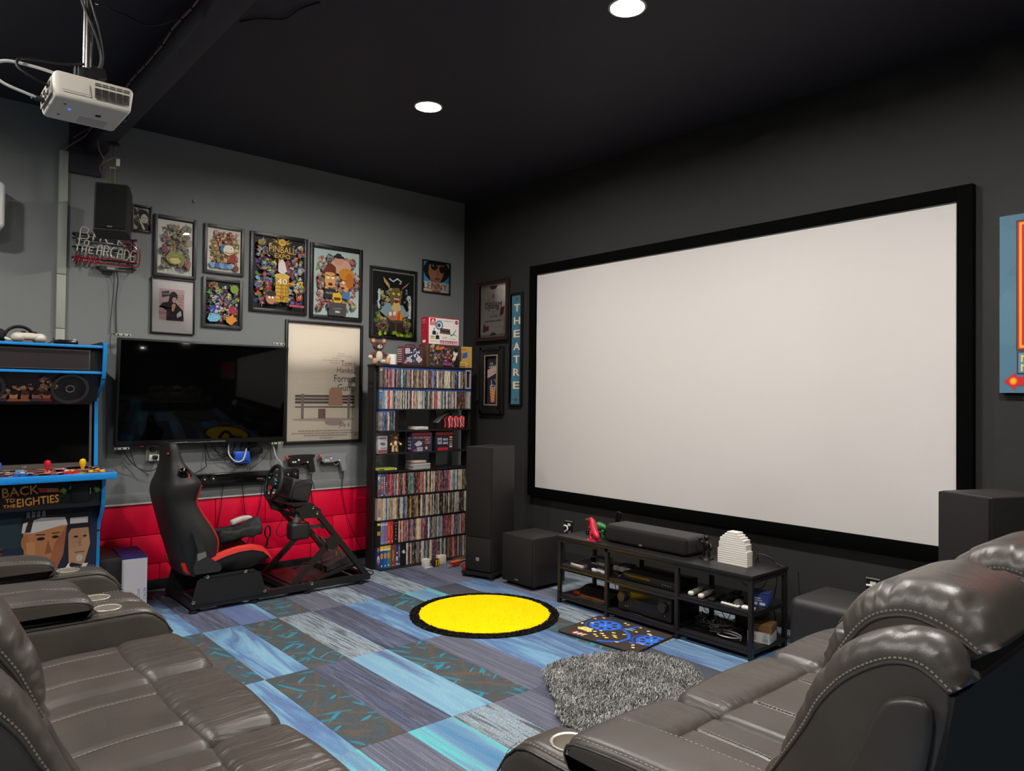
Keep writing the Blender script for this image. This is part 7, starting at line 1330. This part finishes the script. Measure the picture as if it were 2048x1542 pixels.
# cinema mat
t = thing('popcorn_mat', 'dark brown mat printed with film reels and popcorn before the media stand', 'mat', (-.975, -2.905, .004), -PI/2+math.radians(6))
def rounded(w_, h_, r_, n=5): return [(sx*(w_/2-r_)+r_*math.cos(q0+i*PI/2/n), sy*(h_/2-r_)+r_*math.sin(q0+i*PI/2/n)) for sx, sy, q0 in ((1, 1, 0), (-1, 1, PI/2), (-1, -1, PI), (1, -1, 3*PI/2)) for i in range(n+1)]
MW, MH = .585, .46
mb = MB(); mb.prism(rounded(MW, MH, .03), 'z', 0, .007); mb.build('mat_body', mat('mat_black_edge', '#14120f', .9), t)
a = Art(MW-.016, MH-.016, '#3b322e'); rng = random.Random(80)
a.V = []; a.F = []; a.K = []; a.n = 0; rr_ = rounded(MW-.016, MH-.016, .024); a.raw([(p[0]+a.w/2, p[1]+a.h/2) for p in rr_], [tuple(range(len(rr_)))], '#3b322e')
def reel(u, v, R_, cut=None):
    a.ell(u-.035, v-.01, R_*1.1/a.w, R_*1.1/a.h, '#2450a8', 28); a.ell(u-.02, v-.005, R_*1.06/a.w, R_*1.06/a.h, '#3b322e', 28); a.ell(u, v, R_/a.w, R_/a.h, '#2a62cc', 30); a.ell(u, v, R_*.86/a.w, R_*.86/a.h, '#3570d8', 28)
    for k in range(8): q = k*PI/4+.2; a.ell(u+.6*R_*math.cos(q)/a.w, v+.6*R_*math.sin(q)/a.h, R_*.2/a.w, R_*.15/a.h, '#3b322e', 10, rot=q)
    a.ell(u, v, R_*.12/a.w, R_*.12/a.h, '#2450a8', 10); a.ell(u, v, R_*.06/a.w, R_*.06/a.h, '#e8e4dc', 8)
reel(.27, .66, .105); reel(.93, .55, .095)
a.stroke([(.43, .62), (.5, .72), (.55, .86), (.56, .96)], .016, '#2a62cc'); a.stroke([(.5, .72), (.6, .74)], .008, '#a8d0d8'); a.stroke([(.52, .78), (.6, .8)], .006, '#a8d0d8')
a.stroke([(.52, .66), (.64, .56), (.72, .4), (.7, .22), (.58, .08), (.5, .04)], .022, '#2a62cc'); a.stroke([(.78, .3), (.84, .28)], .02, '#2a62cc')
def corn(u, v, s): 
    for k in range(3): a.blob(u+rng.uniform(-.012, .012), v+rng.uniform(-.012, .012), s*rng.uniform(.7, 1.1), rng.choice(['#e8c860', '#f0d888', '#dcb84a', '#f4e8b8']), rng, 8, .3)
for k in range(26): corn(.14+rng.uniform(-.02, .14), .3-.35*rng.uniform(-.02, .14)+rng.uniform(0, .07), .012)
for k in range(6): a.poly([(.15+.03*k, .13+.0*k), (.18+.03*k, .13), (.175+.026*k, .04), (.15+.026*k, .04)], '#c02838' if k % 2 == 0 else '#e8e0d8')
for u, v in ((.05, .8), (.1, .92), (.04, .5), (.12, .6), (.4, .93), (.46, .9), (.62, .9), (.36, .4), (.42, .3), (.5, .45), (.48, .25), (.56, .36), (.6, .3), (.54, .2), (.44, .16), (.38, .2), (.75, .85), (.8, .75), (.83, .72), (.7, .15), (.88, .2), (.62, .48), (.92, .12), (.3, .1), (.33, .3), (.66, .7)): corn(u, v, .009)
a.text('Love', .86, .3, .05, '#e8dcc0', fit=.09)
o = a.build('mat_print', t, (0, -a.h/2, .0072)); o.rotation_euler = (-PI/2, 0, 0)
# grey fur rug
OUT = smooth2([(-1.84, -3.17), (-1.70, -3.06), (-1.48, -3.07), (-1.24, -3.19), (-1.10, -3.38), (-1.12, -3.57), (-1.24, -3.73), (-1.33, -3.95), (-1.5, -4.16), (-1.8, -4.24), (-2.08, -4.18), (-2.22, -4.02), (-2.20, -3.84), (-2.15, -3.67), (-2.10, -3.52), (-2.01, -3.43), (-1.95, -3.33)], 5)
t = thing('fur_rug', 'shaggy grey faux fur rug lying on the carpet before the right sofa', 'rug', (-1.6, -3.65, .004))
loc = [(p[0]+1.6, p[1]+3.65) for p in OUT]
mb = MB(); mb.prism(loc, 'z', 0, .008); mb.build('backing', mat('fur_backing', '#2c2b2a', .95), t)
r = np.random.default_rng(5); px = r.uniform(-.75, .75, 125000); py = r.uniform(-.8, .9, 125000)
poly_ = np.array(loc); ins = np.zeros(len(px), bool); j = len(poly_)-1
for i in range(len(poly_)):
    xi, yi = poly_[i]; xj, yj = poly_[j]; c_ = ((yi > py) != (yj > py)) & (px < (xj-xi)*(py-yi)/(yj-yi+1e-12)+xi); ins ^= c_; j = i
P_ = np.stack([px[ins], py[ins]], 1); n_ = len(P_)
tone = np.array([noise.noise(Vector((p[0]*5, p[1]*5, 3)))*.5+noise.noise(Vector((p[0]*16, p[1]*16, 7)))*.5 for p in P_])
g = np.clip(.19+.2*tone+r.normal(0, .1, n_), .03, .6); g = np.where(r.random(n_) < .25, g*1.7, g); cols = np.stack([g, g*.985, g*.95], 1)
pile('fur', P_, cols, .05, (-.5, -.55, .6), .0034, t, PILE, 6, .55, (.55, 1.25))

# ------------------------------------------------------------------ reclining sofas
LE_SEAT = leather('leather_seat', '#433e39', 5, .2, (1.2, 1.2, 1.2)); LE_FOOT = leather('leather_footrest', '#433e39', 6, .55, (3.4, .6, 1.2)); LE_ARM = leather('leather_arm', '#443f3a', 4, .2, (1, 1, 1)); LE_HEAD = leather('leather_headrest', '#433e39', 6, .22, (2.0, .9, .9))
PANEL = leather('leather_side', '#3b3733', 4, .15, (1, 1, 1)); THREAD = mat('pale_thread', '#8d867c', .7)
def stitches(name, parent, pts, ln=.009, gap=.006, r_=.0011):
    P = [Vector(p) for p in pts]; mb = MB(); acc = 0.0; on_ = True; cur = P[0]
    segs = list(zip(P[:-1], P[1:])); pos = 0.0; tot = sum((b-a_).length for a_, b in segs); s_ = 0.0
    def at(s):
        for a_, b in segs:
            l_ = (b-a_).length
            if s <= l_: return a_.lerp(b, s/l_ if l_ else 0)
            s -= l_
        return P[-1]
    while s_+ln < tot: mb.bar(at(s_), at(s_+ln), r_*2, r_*2); s_ += ln+gap
    return stuff(mb.build(name, THREAD, parent))
def puff(mb, prof, x0, x1, r, n=5, mid=4, crown=0.0, fn=None):
    """sweep a closed (y,z) outline along x with rounded, inset ends"""
    P = [Vector((p[0], p[1])) for p in prof]; m = len(P); ar = sum(P[i].x*P[(i+1) % m].y-P[(i+1) % m].x*P[i].y for i in range(m)); sg = 1 if ar > 0 else -1; nr = []
    for i in range(m):
        d = P[(i+1) % m]-P[i-1]; d = d.normalized() if d.length > 0 else Vector((1, 0)); nr.append(Vector((-d.y, d.x))*sg)
    st = [(x0+r*(1-math.cos(PI/2*k/n)), r*(1-math.sin(PI/2*k/n))) for k in range(n)]+[(x0+r+(x1-x0-2*r)*k/mid, -crown*math.sin(PI*k/mid)) for k in range(mid+1)]+[(x1-r*(1-math.cos(PI/2*k/n)), r*(1-math.sin(PI/2*k/n))) for k in range(n-1, -1, -1)]
    R = []
    for x, ins in st:
        ring = []
        for i in range(m):
            q = P[i]+nr[i]*ins; p = (x, q.x, q.y); ring.append(fn(*p) if fn else p)
        R.append(ring)
    return mb.loft(R)
def cut_hole(o, c, r_, depth):
    bm = MB(); bm.cyl((c[0], c[1], c[2]-depth), (c[0], c[1], c[2]+.05), r_, 32); cu = link('cutter', bm.mesh('cutter', LE_ARM))
    cu.parent = o.parent; md = o.modifiers.new('hole', 'BOOLEAN'); md.operation = 'DIFFERENCE'; md.solver = 'EXACT'; md.object = cu
    bpy.context.view_layer.update(); dg = bpy.context.evaluated_depsgraph_get(); dg.update(); me = bpy.data.meshes.new_from_object(o.evaluated_get(dg), depsgraph=dg); o.modifiers.clear(); old = o.data; o.data = me; bpy.data.meshes.remove(old)
    cm = cu.data; bpy.data.objects.remove(cu); bpy.data.meshes.remove(cm); o.data.set_sharp_from_angle(angle=math.radians(38))
BACKQ = [(-.47, .36), (-.54, .56), (-.582, .652), (-.65, .768), (-.692, .845), (-.75, .91), (-.83, .96), (-.888, .967), (-.945, .935), (-.925, .80), (-.86, .52), (-.80, .16), (-.55, .16)]
SEAMQ = [(-.585, .645), (-.66, .767), (-.70, .84), (-.755, .905), (-.83, .957), (-.89, .966), (-.945, .935)]
CROWNQ = [(-.572, .655), (-.632, .79), (-.676, .89), (-.742, .97), (-.838, 1.022), (-.93, 1.02), (-.975, .95)]
SEAMC = [(-.645, .82), (-.676, .884), (-.70, .93), (-.742, .988), (-.785, 1.018), (-.843, 1.03), (-.91, 1.012), (-.962, .985)]
CROWNC = [(-.628, .825), (-.636, .90), (-.662, .97), (-.712, 1.045), (-.775, 1.088), (-.855, 1.103), (-.945, 1.08), (-.995, 1.0)]
AZ = .555
def sofa(name, label, loc_, rz, arms, seats, seam=-.215, back=-.15, group='grey leather recliners'):
    """arms and seats are spans along local x; the seat front is y = 0, the back leans at negative y"""
    t = thing(name, label, 'sofa', loc_, rz, group)
    xa, xb = arms[0][0], arms[-1][1]; cy = seam-.01
    for (x0, x1) in arms:
        w_ = x1-x0; cx_ = (x0+x1)/2; L_ = 1.0+back+.12
        def curve(x, y, z):
            k = max(0, (y-L_/2+.15)/.15); drop = .13*min(1, k)**2.4
            return (x*(1-.05*max(0, z)/.25), y, z-(drop*(max(0, z)/(AZ/2-.03))**1.2 if z > 0 else 0))
        mb = MB(); mb.rbox((cx_, -.01-L_/2, .055+(AZ-.055)/2), (w_, L_, AZ-.055), .045, (2, 18, 6), seg=4, fn=curve); arm = mb.build('arm', LE_ARM, t, sharp=60)
        cut_hole(arm, (cx_, cy, AZ-.002), .0485, .085)
        mb = MB(); mb.lathe([(.055, -.003), (.0555, .003), (.053, .0045), (.0475, .002), (.047, -.06), (.043, -.066)], (cx_, cy, AZ), 36, cap=False); cu = mb.build('cup_holder', STEEL, arm); mb = MB(); mb.cyl((cx_, cy, AZ-.068), (cx_, cy, AZ-.065), .0435, 24); mb.build('cup_base', DARK, arm)
        b_ = back
        PT = [(cy-.075, AZ+.045), (cy-.105, AZ+.072), (-.46+b_*.3, AZ+.088), (-.68+b_*.6, AZ+.094), (-.84+b_, AZ+.075)]
        padp = smooth2([(cy-.095, AZ-.006), (cy-.068, AZ+.02), (cy-.072, AZ+.055), (cy-.115, AZ+.082), (-.46+b_*.3, AZ+.097), (-.68+b_*.6, AZ+.102), (-.84+b_, AZ+.085), (-.88+b_, AZ-.004), (-.6+b_*.5, AZ-.008)], 4)
        mb = MB(); puff(mb, padp, x0+.002, x1-.002, .032, 6, 4, .004); pad = mb.build('arm_pad', LE_ARM, t, sharp=70)
        for sx in (x0+.004, x1-.004):
            s_ = -1 if sx < cx_ else 1
            stitches('stitching', pad, [(sx-s_*.010, y, z+.004) for y, z in PT])
            for dz in (.012, .022): mb = MB(); mb.tube([(sx-s_*.0015, y+dz*.2, z-dz) for y, z in PT], .0032, 6, 3); mb.build('piping', PANEL, pad)
            pts = []
            for y in np.linspace(-.84+b_, -.02, 26):
                k = max(0, (y+.01+.15)/.15); pts.append((sx-s_*.008, y, AZ-.004-.13*min(1, k)**2.4*.98))
            stitches('stitching', arm, [(p[0]-s_*.006, p[1], p[2]+.0035) for p in pts]); mb = MB(); mb.tube([(p[0]+s_*.003, p[1], p[2]-.012) for p in pts], .0035, 6); mb.build('piping', PANEL, arm)
    for i, (x0, x1) in enumerate(seats):
        w_ = x1-x0; cx_ = (x0+x1)/2; yb = -.62+back; sl = seam-yb+.03; sc = (seam+.03+yb)/2
        def sf(x, y, z):
            u = x/w_; c = z
            if z > 0:
                c += .022*max(0, math.cos(PI*u))**.55
                for g_ in (-.24, .24): c -= .010*math.exp(-((x-g_*w_)/.007)**2)
                c -= .035*max(0, (-y/sl+.1)/.6)**1.5
            return (x, y-(.026*max(0, math.cos(PI*u)) if y > 0 else 0), c)
        mb = MB(); mb.rbox((cx_, sc, .335), (w_+.006, sl, .165), .042, (48, 14, 2), seg=4, fn=sf); seat = mb.build('seat', LE_SEAT, t, sharp=70)
        for g_ in (-.24, .24):
            gx = cx_+g_*w_; stitches('stitching', seat, [(gx+.010, y, .335+.0825+.019-.035*max(0, (-(y-sc)/sl+.1)/.6)**1.5) for y in np.linspace(yb+.03, seam-.035, 14)], .010, .004)
        fl = -seam+.012
        def ff(x, y, z):
            u = x/w_; b = max(0, math.cos(PI*u)) if abs(u) < .5 else 0
            return (x, y-(.032*b if y < 0 else 0)+.006*b, z+(.022*b**.6 if z > 0 else 0))
        mb = MB(); mb.rbox((cx_, -fl/2, .285), (w_-.002, fl, .30), .06, (22, 4, 4), seg=6, fn=ff); ft = mb.build('footrest', LE_FOOT, t, sharp=80)
        mb = MB(); mb.bx(x0+.006, x1-.006, -.05, -.006, .05, .16, .012); mb.build('footrest_lip', PANEL, t)
        mb = MB(); mb.tube([(x0+.01, .002, .17), (cx_, .008, .165), (x1-.01, .002, .17)], .003, 6, 4); mb.build('piping', THREAD, ft)
        bq = smooth2([(y+back, z) for y, z in BACKQ], 3)
        mb = MB(); puff(mb, bq, x0+.001, x1-.001, .005, 3, 6, .0); bk = mb.build('backrest', LE_SEAT, t, sharp=75)
        def pillow(nm, xl, xr, sq, cq, rr, core, amp, sides):
            E_ = catmull([Vector((y+back, z, 0)) for y, z in sq], 6); H_ = catmull([Vector((y+back, z, 0)) for y, z in cq], 6); R = []; m_ = len(E_)
            xs = [xl+.001+rr*(1-math.cos(PI/2*k/10)) for k in range(11)]; mid = max(1, int((xr-xl-2*rr)/.03)); xs = xs+[xs[-1]+(xr-xl-.002-2*rr)*k/mid for k in range(1, mid)]+[xl+xr-q for q in reversed(xs)]
            for x in xs:
                d = min(x-xl, xr-x); f = math.sqrt(max(0, 1-(1-min(1, d/rr))**2)); ring = []
                for j in range(m_):
                    e, h = E_[j], H_[j]
                    puck = amp*(.6*math.sin(j*2.3+i*2+(x-xl > (xr-xl)/2)*2)*math.exp(-((d-.016)/.014)**2)-1.4*max(0, math.sin(j*.55+i*1.3+1.2*(x-xl > (xr-xl)/2)+x*2))**10*math.exp(-((d-.045)/.04)**2))
                    q = e.lerp(h, f)+(h-e).normalized()*puck*min(1, f*2); ring.append((x, q.x, q.y))
                for j in range(m_-1, -1, -1): q = E_[j].lerp(Vector((core[0]+back, core[1], 0)), .14); ring.append((x, q.x, q.y))
                R.append(ring)
            mb = MB(); mb.loft(R); hd = mb.build(nm, LE_HEAD, t, sharp=85)
            for sx, s_ in sides:
                mb = MB(); mb.tube([(sx-s_*.001, p.x, p.y) for p in E_], .004, 8); mb.build('piping', LE_HEAD, hd)
                stitches('stitching', hd, [(sx-s_*.0012, p.x+(H_[j].x-p.x)*.16, p.y+(H_[j].y-p.y)*.16) for j, p in enumerate(E_)], .006, .004, .0017)
            return hd
        pillow('headrest', x0+.112, x1-.112, SEAMC, CROWNC, .075, (-.80, .80), .011, ((x0+.113, -1), (x1-.113, 1)))
        for sx, s_ in ((x0, -1), (x1, 1)):
            xl = sx+.001 if s_ < 0 else sx-.126; pillow('headrest_wing', xl, xl+.125, SEAMQ, CROWNQ, .058, (-.78, .72), .007, ((sx+.001 if s_ < 0 else sx-.001, s_), ))
            wq = [(-.445, .38), (-.52, .54), (-.572, .66), (-.63, .66), (-.60, .55), (-.54, .38)]; mb = MB(); a0 = sx if s_ < 0 else sx-.12; puff(mb, smooth2([(y+back, z) for y, z in wq], 3), a0+.001, a0+.119, .03, 6, 3); wg = mb.build('side_wing', LE_HEAD, t, sharp=75)
            stitches('stitching', wg, [(sx-s_*.006, y+back+.006, z) for y, z in ((-.475, .41), (-.535, .53), (-.585, .64))], .008, .006, .0014)
    s0, s1 = seats[0][0], seats[-1][1]
    sp_ = smooth2([(y+back, z) for y, z in ((-.58, .28), (-.68, .53), (-.763, .726), (-.822, .865), (-.862, .905), (-.92, .905), (-.915, .80), (-.87, .58), (-.80, .25))], 3)
    for sx, nm in ((s0, -1), (s1, 1)): mb = MB(); puff(mb, sp_, sx-.028 if nm < 0 else sx, sx if nm < 0 else sx+.028, .014, 4, 2); pn = mb.build('side_panel', PANEL, t, sharp=75); stitches('stitching', pn, [(sx+nm*.024, y+back+.008, z) for y, z in ((-.80, .3), (-.865, .58), (-.91, .80))], .008, .006, .0012)
    mb = MB(); mb.prism([(-.93+back, .925), (-.955+back, .925), (-.83+back, .10), (-.80+back, .10)], 'x', s0+.004, s1-.004); mb.build('rear_panel', mat('rear_cloth', '#1a1517', .8), t)
    mb = MB(); mb.bx(xa+.02, xb-.02, -.80+back, -.06, .05, .26, .01); mb.build('base', mat('sofa_base', '#1b1917', .8), t)
    for x in (xa+.06, xb-.06):
        for y in (-.12, -.74+back): mb = MB(); mb.cyl((x, y, 0), (x, y, .055), .025, 12); mb.build('foot', BLK, t)
    return t
sofa('reclining_sofa', 'dark grey leather reclining sofa at the lower right', (-3.18, -4.345, 0), 0, [(0, .2), (2.06, 2.25)], [(.202, .82), (.82, 1.467), (1.467, 2.058)], -.205, -.15)
sofa('reclining_sofa', 'dark grey leather reclining sofa at the lower left', (-3.475, -2.337, 0), -PI/2, [(0, .2), (1.98, 2.18)], [(.202, .70), (.70, 1.335), (1.335, 1.978)], -.25, -.115)
sofa('recliner', 'single dark grey leather recliner between the left sofa and the arcade cabinet', (-3.475, -1.475, 0), -PI/2, [(0, .195), (.662, .857)], [(.197, .66)], -.25, -.115)
